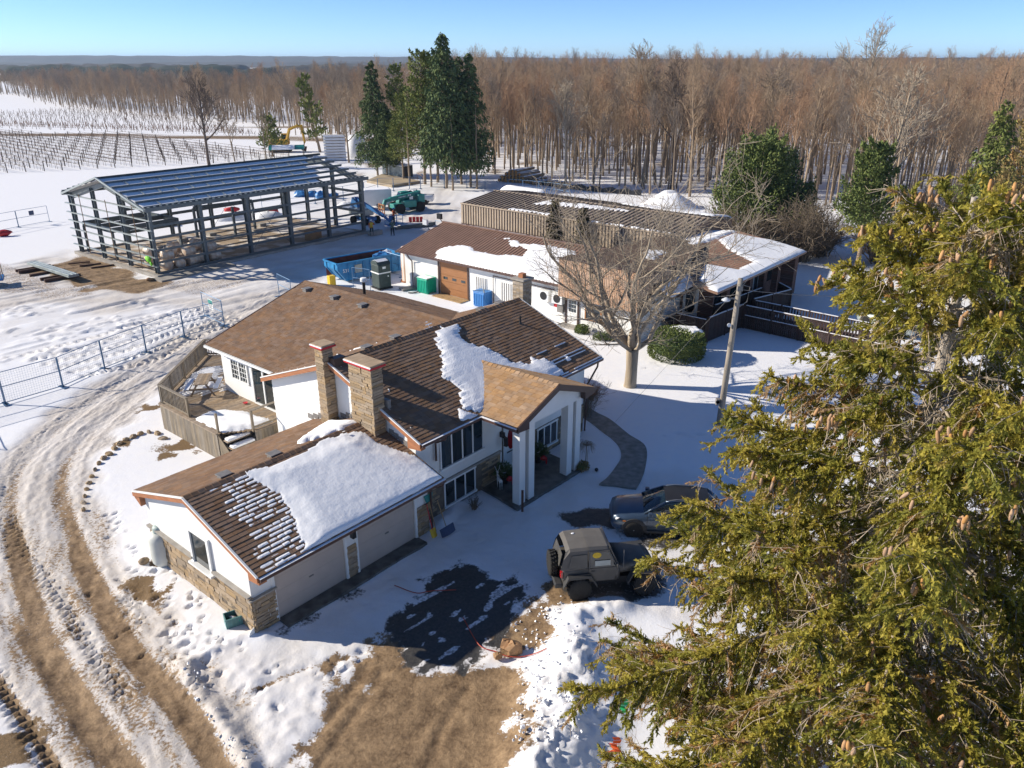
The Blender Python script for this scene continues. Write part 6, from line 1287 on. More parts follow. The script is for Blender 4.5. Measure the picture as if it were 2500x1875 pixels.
def conifer(rg, H, first, rad, nb=90, style='spruce', m='needle_dark', clump=.5, per=34, lean=0, trunk_r=.22, gap=0):
    T = []; zs = np.linspace(-.3, H, 12); 
    tp = [np.array([lean * z + .05 * math.sin(z), .03 * math.cos(z * 1.3), z]) for z in zs]
    for i in range(11): T.append((tp[i], tp[i + 1], trunk_r * (1 - .93 * i / 11), trunk_r * (1 - .93 * (i + 1) / 11)))
    P, D, Ln, Wd, Br = [], [], [], [], []
    for j in range(nb):
        t = (j + rg.random()) / nb; z = first + (H - first) * t
        if gap and rg.random() < gap: continue
        rr = rad * ((1 - t) ** .75 if style == 'spruce' else (math.sin(math.pi * min(1, t * .8 + .25)) ** .6 if style == 'round' else (.35 + .65 * (1 - t)) * (1 if t < .95 else .5))) * rg.uniform(.65, 1.15) + .15
        az = j * 2.399 + rg.random() * .8
        if style == 'round': rr *= .62 + .55 * float(noise2(np.array([math.cos(az) * 1.4 + 5]), np.array([math.sin(az) * 1.4 + z * .45]), .8, 33)[0]) + .18 * rg.random()
        if style == 'spruce': rr *= .78 + .4 * rg.random()
        el = -.15 if style == 'spruce' else .25
        c0 = np.array([lean * z, 0, z]); dirv = np.array([math.cos(az), math.sin(az), el + (.6 * t if style != 'spruce' else .5 * t)]); dirv /= np.linalg.norm(dirv)
        e = c0 + dirv * rr; Br.append((c0, e, .03 + .012 * rr, .01)); n = max(6, int(per * rr / rad + 6))
        u = rg.random(n) ** .7; side = np.cross(dirv, [0, 0, 1.]); wv = rr * .30
        pos = c0 + dirv * (u[:, None] * rr) + side * (rg.normal(size=n)[:, None] * wv * (1.1 - u[:, None] * .7)) + np.array([0, 0, 1.]) * (rg.normal(size=n)[:, None] * .10 * rr - (u[:, None] ** 2) * rr * (.12 if style == 'spruce' else -.05) - np.abs(rg.normal(size=n)[:, None]) * .12 * (style == 'spruce'))
        dd = dirv * .6 + side * rg.normal(size=n)[:, None] * .7 + np.array([0, 0, -.55 if style == 'spruce' else .45]) + rg.normal(size=(n, 3)) * .3
        P.append(pos); D.append(dd); Ln.append(clump * rg.uniform(.6, 1.3, n)); Wd.append(clump * .26 * rg.uniform(.6, 1.3, n))
    V, F = leaf_quads(np.concatenate(P), np.concatenate(D), np.concatenate(Ln), np.concatenate(Wd), rg, .25 if style == 'spruce' else 0)
    return seg_mesh('trunk', T, M['bark'], 7, True), seg_mesh('limbs', Br, M['bark'], 3), np_mesh('crown', V, F, M[m])
def place_conifer(pr, loc, s, rz, label, group=None, name='spruce_tree', cat='tree', sz=None):
    t = thing(name, label, cat, loc, rz, group); t.scale = (s, s, sz or s); tr = link('trunk', pr[0], t); link('limb', pr[1], tr, kind='stuff'); link('crown', pr[2], t, kind='stuff'); return t
SPR = [conifer(rg, 20, 4.2, 4.6, 130, 'spruce', 'needle_dark', .46, 150), conifer(rg, 19, 3.6, 4.0, 110, 'spruce', 'needle_dark', .46, 140, gap=.15)]
PIN = [conifer(rg, 18, 4.5, 4.0, 90, 'pine', 'needle_pine', .40, 140, gap=.2), conifer(rg, 17, 5, 3.6, 70, 'pine', 'needle_pine', .40, 140, gap=.3)]
for i, (x, y, pr, s, rz, sz, lab) in enumerate((
    (-9.8, 118.6, SPR[0], 1.0, .3, 1.06, 'tallest dark spruce with a pointed top in the grove behind the telehandler'),
    (-6.2, 119.5, SPR[1], .95, 1.6, .98, 'dark spruce with sweeping low boughs at the right edge of the grove'),
    (-13.4, 122.5, PIN[0], 1.1, 2.2, 1.03, 'olive green pine standing left of the tallest spruce in the grove'),
    (-11.6, 124.5, PIN[1], 1.1, .7, 1.05, 'yellowish pine behind the tallest spruce in the grove'),
    (-7.8, 122.5, SPR[1], .9, 4.1, .96, 'dark spruce crowding behind the tallest one, its tip lower'),
    (-22.3, 132.5, SPR[1], .85, 2.9, .93, 'dark ragged spruce at the left end of the grove above the white container'),
    (-18.6, 133, PIN[1], 1.0, 5.0, .98, 'light green pine between the ragged left spruce and the grove centre'),
    (-17.2, 126, PIN[0], .75, 1.1, .70, 'short bushy pine under the taller pines beside the concrete pad'),
    (-20.4, 130.5, SPR[0], .62, 3.3, .58, 'low dark spruce in front of the container'))):
    place_conifer(pr, (x, y, 0), s, rz, lab, 'conifers of the grove', sz=sz, name='spruce_tree' if pr in SPR else 'pine_tree')
for i, (x, y) in enumerate(((-15.6, 121), (-12.2, 119.8), (-8.7, 116.4), (-5.2, 117.5), (-16.5, 128))):   # straight bare stems of the grove
    o = thing('tree_trunk', 'straight branchless trunk under the conifer grove', 'trunk', (x, y, 0), 0, 'bare stems under the grove'); link('trunk', SPR[0][0], o, scale=(.8, .8, .6))
lean_p = conifer(rg, 11.5, 2.0, 2.6, 46, 'pine', 'needle_pine', .6, 46, lean=-.16, gap=.35, trunk_r=.24)
place_conifer(lean_p, (-40.0, 168, 0), 1.25, .2, 'leaning ragged pine with flat tufts beyond the steel frame', name='pine_tree')
low_p = conifer(rg, 6.5, 1.0, 2.8, 44, 'pine', 'needle_pine', .55, 40, lean=.12, gap=.25, trunk_r=.18)
place_conifer(low_p, (-47.5, 160, 0), 1.1, 2.4, 'low spreading pine in front of the yellow excavator', name='pine_tree')
big = conifer(rg, 9.8, .6, 6.0, 95, 'pine', 'needle_yew', .30, 520, trunk_r=.3)
place_conifer(big, (25.0, 79.5, 0), 1.0, .5, 'broad rounded green pine behind the brick porch', name='pine_tree')
bl = conifer(rg, 9.2, .5, 2.6, 90, 'spruce', 'needle_blue', .26, 120); place_conifer(bl, (29.2, 83.5, 0), 1.0, .4, 'dull blue spruce tucked behind the rounded pine', name='spruce_tree')
place_conifer(conifer(rg, 6.8, .4, 2.4, 70, 'spruce', 'needle_dark', .26, 120), (29.0, 77.5, 0), 1.0, 2.4, 'dark low spruce in the shade right of the rounded pine', name='spruce_tree')
tp_ = conifer(rg, 10.8, 4.0, 3.3, 52, 'pine', 'needle_yew', .27, 330, trunk_r=.22); place_conifer(tp_, (31.1, 68.7, 0), 1.0, .9, 'dark green pine on a bare trunk beyond the snowy lawn', name='pine_tree')
place_conifer(conifer(rg, 14.8, 1.5, 3.4, 120, 'spruce', 'needle_pine', .26, 210, gap=.1), (37.0, 61.5, 0), 1.0, .2, 'olive spruce with a bushy tip right of the bare shrubs', name='spruce_tree')
place_conifer(conifer(rg, 13.4, 3.0, 3.3, 80, 'pine', 'needle_brown', .24, 220, gap=.15), (34.8, 54, 0), 1.0, 1.0, 'pine with orange browned needles beside the olive spruce', name='pine_tree')
place_conifer(conifer(rg, 14.6, 2.0, 4.2, 110, 'spruce', 'needle_dark', .28, 190, gap=.1), (41.5, 60, 0), 1.0, 1.0, 'dark spruce at the edge behind the browned pine', name='spruce_tree')
for x, y, s, lab in ((3.75, 68.6, .98, 'taller of the two dark cedars behind the cedar shake front'), (6.05, 66.3, .93, 'shorter wider dark cedar right of the tall one by the shed')):
    M.setdefault('needle_cedar', mat('bronze_cedar', (.10, .075, .03), .85, .45, 2, col2=(.05, .05, .02)))
    place_conifer(conifer(rg, 6.6 * s, .3, .95, 90, 'spruce', 'needle_cedar', .38, 26), (x, y, 0), 1.0, .3, lab, name='cedar_tree')
# ---------------------------------------------------------------- large single deciduous trees
M['bark_dark'] = mat('dark_bark', (.15, .11, .085), .9, .3, 2)
def single(name, label, loc, args, m='bark_pale', tn=9, **k):
    T, Cr = grow(np.random.default_rng(k.pop('seed', 1)), *args, **k); t = thing(name, label, 'tree', loc, k.get('rz', 0))
    link('trunk', seg_mesh('trunk', T, M[m], tn, True), t); link('crown', seg_mesh('crown', Cr, M[m], 4), t); return t
# honey locust in front of the winery: short trunk forking into crooked spreading limbs
rg4 = np.random.default_rng(12); T, Cr = [], []
def crook_limb(p, d, ln, r, depth, out):
    segs = max(3, int(ln / .55)); pts = [np.array(p, float)]; dd = np.array(d, float); rr = []
    for i in range(segs):
        k = .17 if depth else .07; dd = dd + rg4.normal(size=3) * k + np.array([0, 0, .075]); dd /= np.linalg.norm(dd); pts.append(pts[-1] + dd * ln / segs)
    rr = [max(.0075, r * (1 - .74 * i / segs)) for i in range(segs + 1)]
    for i in range(segs): out.append((pts[i], pts[i + 1], rr[i], rr[i + 1]))
    if depth < 4:
        n = (0, 6, 7, 6)[depth] if depth else 0
        for j in range(n):
            t = .22 + .78 * (j + rg4.random()) / n; i = min(int(t * segs), segs - 1); ax = pts[i + 1] - pts[i]; ax /= np.linalg.norm(ax); q = rvec(rg4); q -= ax * q.dot(ax); q /= np.linalg.norm(q); q[2] *= .6
            crook_limb(pts[i], ax * .7 + q * .85, ln * rg4.uniform(.38, .62), rr[i] * .55, depth + 1, Cr)
    return pts
T += [((0, 0, -.3), (0, 0, .15), .50, .36), ((0, 0, .15), (.02, 0, 1.1), .36, .33), ((.02, 0, 1.1), (.0, 0, 2.3), .33, .36)]
for az, el, ln, r in ((182, 60, 8.4, .17), (205, 48, 7.6, .15), (170, 40, 8.0, .18), (190, 20, 8.6, .19), (235, 48, 6.0, .13), (60, 26, 8.0, .14), (10, 44, 7.6, .16), (330, 22, 8.4, .15), (120, 46, 7.0, .13), (150, 8, 8.6, .14), (285, 56, 5.4, .12)):
    a, e = R(az), R(el); crook_limb((0, 0, 2.15), (math.cos(a) * math.sin(e), math.sin(a) * math.sin(e), math.cos(e)), ln, r, 1, Cr)
loc_ = thing('locust_tree', 'large bare honey locust with a thick trunk and crooked spreading limbs on the snowy lawn', 'tree', (6.9, 41.8, 0))
link('trunk', seg_mesh('trunk', T, M['bark_pale'], 10, True), loc_); link('crown', seg_mesh('crown', Cr, M['bark_pale'], 5), loc_)
single('bare_tree', 'lone bare tree with upswept branches behind the steel frame beside the vineyard', (-54.4, 143.9, 0), (13.5, .3), seed=6, first=.34, nb=24, spread=.75, blen=.36, kids_=(6, 5), up=.35, m='bark_dark', minr=.028)
for i, (x, y, h, r0, ln_, lab) in enumerate(((1640, 505, 15.5, .34, .05, 'dark crooked tree in front of the woods by the silt fence'), (1560, 488, 17, .3, .02, 'tall grey tree with a forked top at the front of the woods'), (1600, 492, 14, .26, .06, 'grey tree with a hooked crown next to the forked one'),
    (1380, 500, 13, .22, .04, 'slim pale tree leaning over the snow fence'), (2072, 428, 20, .32, .03, 'tallest bare tree rising above the woods on the right'), (2130, 580, 15, .24, .12, 'leaning pale tree beyond the dark trunked pine'), (1865, 470, 15, .3, .04, 'many stemmed pale tree on the snow beside the mound'))):
    p = gp(x, y - (40 if i < 4 else 0)); single('bare_tree', lab, (p.x, p.y, 0), (h, r0), seed=20 + i, first=.4, nb=22, spread=.6, blen=.34, kids_=(6, 5), lean=ln_, m=('bark_dark', 'bark', 'bark', 'bark_pale', 'bark_pale', 'bark_pale', 'bark')[i], minr=.024)
for i, (x, y, h, lab) in enumerate(((-52.5, 152, 9, 'thin bare tree left of the excavator'), (-46.5, 152, 9.5, 'thin bare tree right of the excavator'), (-33, 155, 12, 'grey bare tree with crooked limbs beside the leaning pine'), (-30.5, 150, 11, 'bare tree with a dark stem in front of the white tank'))):
    single('bare_tree', lab, (x, y, 0), (h, .14 + .02 * i), seed=40 + i, first=.35, nb=14, spread=.7, blen=.36, kids_=(5, 4), m='bark', minr=.025)
# ---------------------------------------------------------------- bare shrubs
def shrub(rg, h, w, n, m, minr=.008):
    Sg = []
    for j in range(n):
        az = rg.random() * 6.28; el = rg.uniform(.05, .85); d = np.array([math.cos(az) * math.sin(el), math.sin(az) * math.sin(el), math.cos(el)]); p = np.array([rg.normal() * w * .08, rg.normal() * w * .08, 0]); ln = h * rg.uniform(.6, 1.1)
        for s_ in range(3):
            q = p + d * ln / 3; Sg.append((p, q, minr * (3 - s_), minr * (2.3 - s_ * .7)))
            for c in range(3):
                d2 = d + rg.normal(size=3) * .5; d2 /= np.linalg.norm(d2); e = q + d2 * ln * .3; Sg.append((q, e, minr * 1.2, minr * .7))
                for c2 in range(2): d3 = d2 + rg.normal(size=3) * .5; d3 /= np.linalg.norm(d3); Sg.append((e, e + d3 * ln * .18, minr * .8, minr * .5))
            p = q; d = d + rg.normal(size=3) * .15; d /= np.linalg.norm(d)
    return seg_mesh('stems', Sg, M[m], 3)
M['twig_grey'] = mat('grey_shrub_twigs', (.24, .185, .13), .9, .35, 1); M['twig_rust'] = mat('rusty_twigs', (.42, .16, .05), .9, .3, 3)
for x, y, h, w_, n, m, lab in ((22.3, 73.5, 3.5, 6, 110, 'twig_grey', 'wide grey-brown bare shrub in front of the rounded pine'), (27.3, 72.5, 4.2, 5, 100, 'twig_grey', 'tall bare shrub right of the wide one under the pine'), (19.8, 76, 3.4, 4, 80, 'twig_grey', 'small bare shrub beside the end of the tan shed'),
    (38.3, 66, 6.0, 6, 170, 'twig_grey', 'large fan shaped bare shrub beyond the snowy lawn'), (34.5, 72, 4.0, 5, 100, 'twig_grey', 'brushy bare shrub behind the dark trunked pine'), (29.8, 74.5, 3.6, 4, 80, 'twig_grey', 'low tangle of bare stems beside the lawn'),
    (4.4, 39.8, .75, .8, 70, 'twig_rust', 'small rusty red shrub at the corner of the house'), (3.9, 37.6, 1.7, 1.4, 40, 'twig_grey', 'thin bare bush against the end wall of the house'), (-1.6, 28.3, .45, .5, 26, 'twig_grey', 'tiny bare shrub under the basement window'), (3.0, 33.4, .6, .6, 26, 'twig_grey', 'tiny bare shrub under the portico window')):
    t = thing('bare_shrub', lab, 'shrub', (x, y, 0)); link('stems', shrub(rg, h, w_, n, m, .022 if h > 2 else .006), t, kind='stuff')
# clipped yew with snow on top
def bush(label, loc, r, h, m, n=2600, lf=.12, name='clipped_bush'):
    t = thing(name, label, 'bush', loc); g = np.random.default_rng(8); th_ = g.random(n) * 6.28; cz = g.random(n); rad = (1 - np.abs(cz * 1.7 - .75) ** 4 * .5) * g.uniform(.86, 1.03, n)
    P = np.stack([np.cos(th_) * r[0] * rad, np.sin(th_) * r[1] * rad, cz * h], 1); D = P * np.array([1, 1, .3]) + g.normal(size=(n, 3)) * .5
    tp2 = g.random((n // 2, 2)) * 2 - 1; tp2 = tp2[(tp2 ** 2).sum(1) < .9]; P2 = np.stack([tp2[:, 0] * r[0], tp2[:, 1] * r[1], h * (1.02 - .12 * (tp2 ** 2).sum(1))], 1); P = np.concatenate([P, P2]); D = np.concatenate([D, np.array([0, 0, 1.]) + g.normal(size=(len(P2), 3)) * .4])
    V, F = leaf_quads(P, D, g.uniform(.6, 1.3, len(P)) * lf, g.uniform(.6, 1.3, len(P)) * lf * .3, g); link('foliage', np_mesh('foliage', V, F, M[m]), t, kind='stuff')
    MB().blob((0, 0, h * .48), (r[0] * .9, r[1] * .9, h * .48), 14, 8, .03).build('stems', M['needle_dark'], t); return t
yew = bush('dense clipped green yew bush with a cap of snow by the ramp', (10.5, 46.6, 0), (1.75, 1.55), 1.75, 'needle_yew', 6000)
snow_patch(yew, Vector((0, 0, 1.68)), Vector((1, 0, 0)), Vector((0, 1, 0)), Vector((0, 0, 1)), [(-.9, .9), (.2, 1.3), (1.2, .9), (1.5, 0), (.9, -.6), (0, .1)], h=.14, soft=.3, nz_=.6, res=.06, seed=71)
for x, y, rr, lab in ((4.9, 51.4, (.5, .45), 'low evergreen bush at the office doorstep'), (6.6, 49.9, (1.1, .3), 'narrow evergreen hedge strip along the white office wall')): bush(lab, (x, y, 0), rr, .5, 'needle_yew', 700, .1)
# ---------------------------------------------------------------- vineyard
M['post'] = mat('dark_vine_post', (.09, .065, .05), .9, .3, 3); M['wire'] = mat('vine_canes', (.13, .085, .06), .9, .3, .6)
pst = MB().box(-.055, .055, -.055, .055, -.1, 1.7).mesh('post', M['post']); dv = Vector((-.75, .66, 0)).normalized()
for i in range(24):
    t = i / 23; x0, y0 = -101 + 58 * t, 129 + 26 * t; n = 15 if i < 18 else 12
    row = thing('vine_row', 'trellised vine row with dark posts on the snowy slope', 'vine row', (x0, y0, 0), 0, 'vine rows of the near vineyard'); Sg = []
    for k in range(n):
        o = dv * (k * 6.8); zt = gz(x0 + o.x, y0 + o.y); link('post', pst, row, (o.x, o.y, zt), (random.gauss(0, .04), random.gauss(0, .04), 0))
        if k < n - 1:
            o2 = dv * ((k + 1) * 6.8); z2 = gz(x0 + o2.x, y0 + o2.y)
            for h_ in (.85, 1.45): Sg.append(((o.x, o.y, zt + h_), (o2.x, o2.y, z2 + h_), .035, .035))
            for c in range(5):
                f = (c + random.random()) / 5; p = o.lerp(o2, f); zz = zt * (1 - f) + z2 * f; Sg.append(((p.x, p.y, zz), (p.x + random.gauss(0, .1), p.y, zz + .9), .035, .025))
                for q in range(3): Sg.append(((p.x, p.y, zz + .85), (p.x + random.gauss(0, .6), p.y + random.gauss(0, .6), zz + random.uniform(.7, 1.7)), .016, .01))
    link('vines', seg_mesh('vines', Sg, M['wire'], 3), row, kind='stuff')
M['dry_vine'] = mat('dry_vines', (.20, .11, .07), .9, .4, .5)
for i in range(13):
    a = Vector((-222 + i * 1.5, 262 + i * 9.5, 0)); b_ = Vector((-62 - i * 5, 205 + i * 7.5, 0)); dry = i in (1, 2); Sg = []; n = int((b_ - a).length / 5)
    row = thing('vine_row', 'brown unpruned vine row across the far field' if dry else 'thin vine row across the far snowy field', 'vine row', tuple(a), 0, 'brown vine rows of the far field' if dry else 'thin vine rows of the far field')
    for k in range(n):
        p = (b_ - a) * (k / n); zz = gz(a.x + p.x, a.y + p.y); Sg.append(((p.x, p.y, zz), (p.x, p.y, zz + 1.6), .09, .07))
        for c in range(14 if dry else 3): f = random.random() * 5; q = p + (b_ - a).normalized() * f; Sg.append(((q.x, q.y, zz + .1), (q.x + random.gauss(0, .4), q.y, zz + random.uniform(.8, 1.7)), .06, .04))
    link('vines', seg_mesh('vines', Sg, M['dry_vine'] if dry else M['wire'], 3), row, kind='stuff')
# ================================================================ YARD OBJECTS
def obj1(name, label, cat, m, loc, rz=0, group=None, bevel=0, smooth=False, build=None, **k):
    mb = MB(); build(mb); o = mb.build(name, M[m], None, smooth, bevel); o.location = loc; o.rotation_euler = (0, 0, rz); return tag(o, label, cat, group)
A40 = R(41)
M['dump_blue'] = mat('blue_skip_paint', (.03, .24, .50), .5, .25, 2, col2=(.02, .16, .36)); M['dump_in'] = mat('rusty_interior', (.16, .035, .025), .7, .4, 2); M['green_bin'] = mat('green_plastic', (.0, .36, .22), .4, .12, 2); M['blue_bin'] = mat('blue_plastic', (.05, .22, .55), .4, .12, 2); M['toilet'] = mat('dark_green_plastic', (.05, .07, .065), .5, .25, 3); M['teal_box'] = mat('teal_plastic', (.10, .24, .24), .5, .2, 5); M['tarp_blue'] = mat('blue_tarp', (.05, .22, .5), .4, .3, 3); M['tarp_red'] = mat('red_tarp', (.6, .03, .03), .5, .3, 3); M['wood'] = mat('new_lumber', (.45, .30, .15), .75, .3, 3); M['timber'] = mat('dark_timber', (.10, .05, .035), .8, .3, 4)
dmp = thing('dumpster', 'blue open roll-off dumpster with a dark red inside and scrap in it', 'dumpster', (-14.7, 64.1, 0), A40)
b = MB(); Ld, Wd_, Hd = 6.3, 2.3, 1.75
b.prism([(.75, 0, .2), (Ld, 0, .2), (Ld, 0, Hd), (0, 0, Hd), (0, 0, 1.2)], (0, .06, 0)); b.prism([(.75, Wd_, .2), (Ld, Wd_, .2), (Ld, Wd_, Hd), (0, Wd_, Hd), (0, Wd_, 1.2)], (0, -.06, 0)); b.box(Ld - .06, Ld, .06, Wd_ - .06, .2, Hd); b.box(0, .06, .06, Wd_ - .06, 1.2, Hd); b.add([(.75, .06, .2), (.75, Wd_ - .06, .2), (0, Wd_ - .06, 1.2), (0, .06, 1.2)], [(0, 1, 2, 3)]); b.box(.75, Ld, .06, Wd_ - .06, .2, .26); b.build('shell', M['dump_blue'], dmp)
rb = MB()
for k in range(8): rb.box(1.0 + k * .72, 1.12 + k * .72, -.07, -.001, .25, Hd - .1)
for a, b_ in (((0, -.04, Hd), (Ld, -.04, Hd)), ((0, Wd_ + .04, Hd), (Ld, Wd_ + .04, Hd)), ((-.04, 0, Hd), (-.04, Wd_, Hd)), ((Ld + .04, 0, Hd), (Ld + .04, Wd_, Hd))): rb.beam(a, b_, .12, .12)
for y in (.5, 1.8): rb.box(-.07, -.002, y, y + .12, 1.2, Hd); rb.beam((-.05, y, 1.2), (.7, y, .2), .1)
rb.build('rib', M['dump_blue'], dmp, kind='stuff'); MB().add([(.1, Wd_ - .07, .3), (Ld - .1, Wd_ - .07, .3), (Ld - .1, Wd_ - .07, Hd - .02), (.1, Wd_ - .07, Hd - .02), (.85, .08, .28), (Ld - .1, .08, .28), (Ld - .1, Wd_ - .08, .28), (.85, Wd_ - .08, .28), (.1, .08, 1.2), (.1, Wd_ - .08, 1.2)], [(0, 1, 2, 3), (4, 5, 6, 7), (8, 9, 7, 4)]).build('inside', M['dump_in'], dmp)
MB().box(1.6, 2.3, -.085, -.07, .75, 1.45).build('label_panel', M['galv'], dmp)
tx = bpy.data.curves.new('number', 'FONT'); tx.body = '531'; tx.size = .42; tx.extrude = .004; tx.materials.append(M['white']); to = bpy.data.objects.new('number_tmp', tx); COL.objects.link(to); me_ = bpy.data.meshes.new_from_object(to.evaluated_get(bpy.context.evaluated_depsgraph_get())); bpy.data.objects.remove(to); link('number', me_, dmp, (.42, -.09, .95), (R(90), 0, 0))
for i, (x, y, z, l, a, m, lab) in enumerate(((2.6, .9, 1.35, 4.2, .1, 'galv', 'long grey plank lying in the dumpster'), (2.9, 1.3, 1.25, 3.4, -.1, 'timber', 'dark board lying in the dumpster'))): obj1('scrap_board', lab, 'board', m, LW(0, 0) * 0 + dmp.location + Vector((math.cos(A40) * x - math.sin(A40) * y, math.sin(A40) * x + math.cos(A40) * y, z)), A40 + a, build=lambda mb: mb.box(-l / 2, l / 2, -.13, .13, -.03, .03))
p = dmp.location + Vector((math.cos(A40) * 4.9 - math.sin(A40) * 1.0, math.sin(A40) * 4.9 + math.cos(A40) * 1.0, 1.5)); obj1('tarp', 'crumpled blue and white plastic sheet heaped in the dumpster', 'tarp', 'tarp_blue', p, 0, build=lambda mb: mb.blob((0, 0, 0), (.8, .6, .4), 10, 6, .25)); obj1('plastic_sheet', 'white crumpled plastic beside the blue sheet in the dumpster', 'plastic sheet', 'snow_soft', p + Vector((.5, .5, .1)), 0, build=lambda mb: mb.blob((0, 0, 0), (.4, .35, .4), 9, 6, .25))
obj1('scrap_pile', 'dark scrap filling the bottom of the dumpster', 'scrap', 'timber', dmp.location + Vector((math.cos(A40) * 3.3 - math.sin(A40) * 1.1, math.sin(A40) * 3.3 + math.cos(A40) * 1.1, .7)), A40, build=lambda mb: [mb.cbox((random.uniform(-2, 2), random.uniform(-.8, .8), random.uniform(0, .4)), (random.uniform(.4, 1.2), .2, .08), random.uniform(0, 3)) for _ in range(26)])
obj1('yellow_crate', 'small yellow box standing in front of the dumpster', 'box', 'yellow', (-15.25, 63.9, 0), A40, bevel=.03, build=lambda mb: mb.box(-.28, .28, -.25, .25, 0, .85))
t = thing('portable_toilet', 'dark green portable toilet with a snowy rounded roof and a white band', 'portable toilet', (-10.9, 63.2, 0), A40)
MB().box(-.58, .58, -.58, .58, .1, 2.05).build('cabin', M['toilet'], t, bevel=.05); MB().prism([(-.62, -.6, 2.05), (-.62, .6, 2.05), (-.62, .4, 2.3), (-.62, 0, 2.4), (-.62, -.4, 2.3)], (1.24, 0, 0)).build('roof', M['toilet'], t, bevel=.03); MB().prism([(-.5, -.42, 2.3), (-.5, .42, 2.3), (-.5, 0, 2.44)], (1.0, 0, 0)).build('roof_snow', M['snow_soft'], t); MB().box(-.61, .61, -.61, .61, 1.32, 1.42).build('band', M['white'], t); MB().box(-.66, .66, -.66, .66, 0, .1).build('skid', M['black'], t)
MB().box(-.45, .4, -.60, -.581, .2, 1.95).build('door', M['toilet'], t); MB().box(-.2, .1, -.615, -.60, 1.72, 1.9).build('door_sign', M['white'], t); MB().box(.25, .35, -.63, -.6, 1.0, 1.12).build('handle', M['white'], t)
t = thing('water_tank', 'tall white cylindrical tank with rust streaks at the corner of the workshop', 'tank', (-9.0, 65.3, 0)); tm = mat('rust_streaked_tank', (.78, .74, .68), .6, .2, 1.6, col2=(.55, .30, .16), stretch=(1.5, 1.5, .18), thr=(.38, .52)); MB().lathe([(.46, 0), (.48, .05), (.48, 2.85), (.42, 2.98), (.12, 3.03), (.01, 3.03)], 24).build('shell', tm, t, True); MB().lathe([(.2, 3.02), (.2, 3.1), (.01, 3.12)], 12).build('cap', M['black'], t); MB().lathe([(.62, 0), (.62, .08)], 16).build('base', M['orange_fascia'], t); MB().tube([(.5, -.2, .3), (.75, -.4, .3), (.75, -.4, .02)], .04, 6).build('valve', M['red'], t)
def bin_(label, loc, m, lid, w=1.15, h=1.2):
    t = thing('waste_bin', label, 'bin', loc, R(50)); MB().box(-w / 2, w / 2, -w / 2, w / 2, .08, h).build('tub', M[m], t, bevel=.05); rb = MB()
    for k in range(6):
        x = -w * .4 + k * w * .16; rb.box(x - .035, x + .035, -w / 2 - .03, -w / 2 + .002, .15, h - .12); rb.box(-w / 2 - .03, -w / 2 + .002, x - .035, x + .035, .15, h - .12)
    rb.build('rib', M[m], t, kind='stuff'); MB().box(-w / 2 - .03, w / 2 + .03, -w / 2 - .03, w / 2 + .03, h, h + .07).build('lid', M[m], t, bevel=.02)
    if lid == 'snow': MB().box(-w / 2, w * .2, -w / 2, w / 2, h + .07, h + .12).build('lid_snow', M['snow_soft'], t, bevel=.03)
    else: mb = MB(); mb.beam((-w / 2, -w / 2, h + .08), (w / 2, w / 2, h + .08), .05, .04); mb.beam((-w / 2, w / 2, h + .075), (w / 2, -w / 2, h + .075), .05, .04); mb.build('lid_brace', M['galv'], t)
    for s_ in (-1, 1): MB().box(s_ * w * .35 - .08, s_ * w * .35 + .08, -w / 2, w / 2, 0, .08).build('foot', M[m], t)
bin_('bright green plastic bin with snow on its lid by the brown door', (-6.95, 61.8, 0), 'green_bin', 'snow'); bin_('blue plastic bin with a crossed lid below the workshop wall', (-2.2, 58.0, 0), 'blue_bin', 'x', 1.15, 1.15)
obj1('grey_cabinet', 'small grey metal box squeezed between the tank and the green bin', 'box', 'vent', (-7.75, 62.9, 0), R(50), bevel=.02, build=lambda mb: mb.box(-.25, .25, -.3, .3, 0, 1.0)); obj1('doormat_slab', 'flat dark slab lying in the snow by the tank', 'slab', 'vent', (-8.6, 62.7, .05), R(30), build=lambda mb: mb.box(-.7, .7, -.45, .45, -.04, .08)); obj1('bent_hose', 'short curved dark hose on the snow beside the slab', 'hose', 'black', (-8.0, 61.6, .06), .4, build=lambda mb: mb.tube([(-.5, 0, 0), (-.2, -.2, 0), (.2, -.1, 0), (.45, .2, .05)], .05, 6))
obj1('doorstep_mat', 'wet brown threshold board in front of the overhead door', 'board', 'wood', LW(32.4, 22.6, .03), TH, build=lambda mb: mb.box(-.5, .5, -1.6, 1.6, -.03, .03))
# --- propane cylinder, recycling box, shovels
t = thing('propane_tank', 'squat white upright propane tank at the end wall of the garage', 'propane tank', (-13.15, 24.6, gz(-13.1, 24.6))); MB().lathe([(.36, 0), (.36, .06), (.42, .12), (.44, .3), (.44, 1.08), (.41, 1.22), (.33, 1.33), (.2, 1.38), (.01, 1.39)], 28).build('cylinder', mat('tank_white', (.62, .63, .58), .5, .12, 2), t, True); MB().lathe([(.2, 1.34), (.22, 1.38), (.22, 1.52), (.2, 1.60), (.1, 1.64), (.01, 1.65)], 20).build('dome_cover', mat('tank_cap', (.38, .45, .42), .5), t, True)
MB().tube([(.05, .2, 1.45), (.4, .35, 1.3), (.6, .35, .6)], .015, 5).build('gas_line', M['vent'], t)
obj1('boulder', 'round brown stone in the snow left of the propane tank', 'stone', 'stone', (-13.9, 24.5, .08), .4, smooth=True, build=lambda mb: mb.blob((0, 0, 0), (.2, .16, .14), 10, 7, .1))
t = thing('recycling_box', 'teal open recycling box with bottles by the garage corner', 'box', (-9.35, 21.15, gz(-9.3, 21.1)), R(30)); b = MB(); b.box(-.33, .33, -.22, .22, 0, .03)
for a in ((-.33, -.30, -.22, .22), (.30, .33, -.22, .22), (-.30, .30, -.22, -.19), (-.30, .30, .19, .22)): b.box(*a, .03, .36)
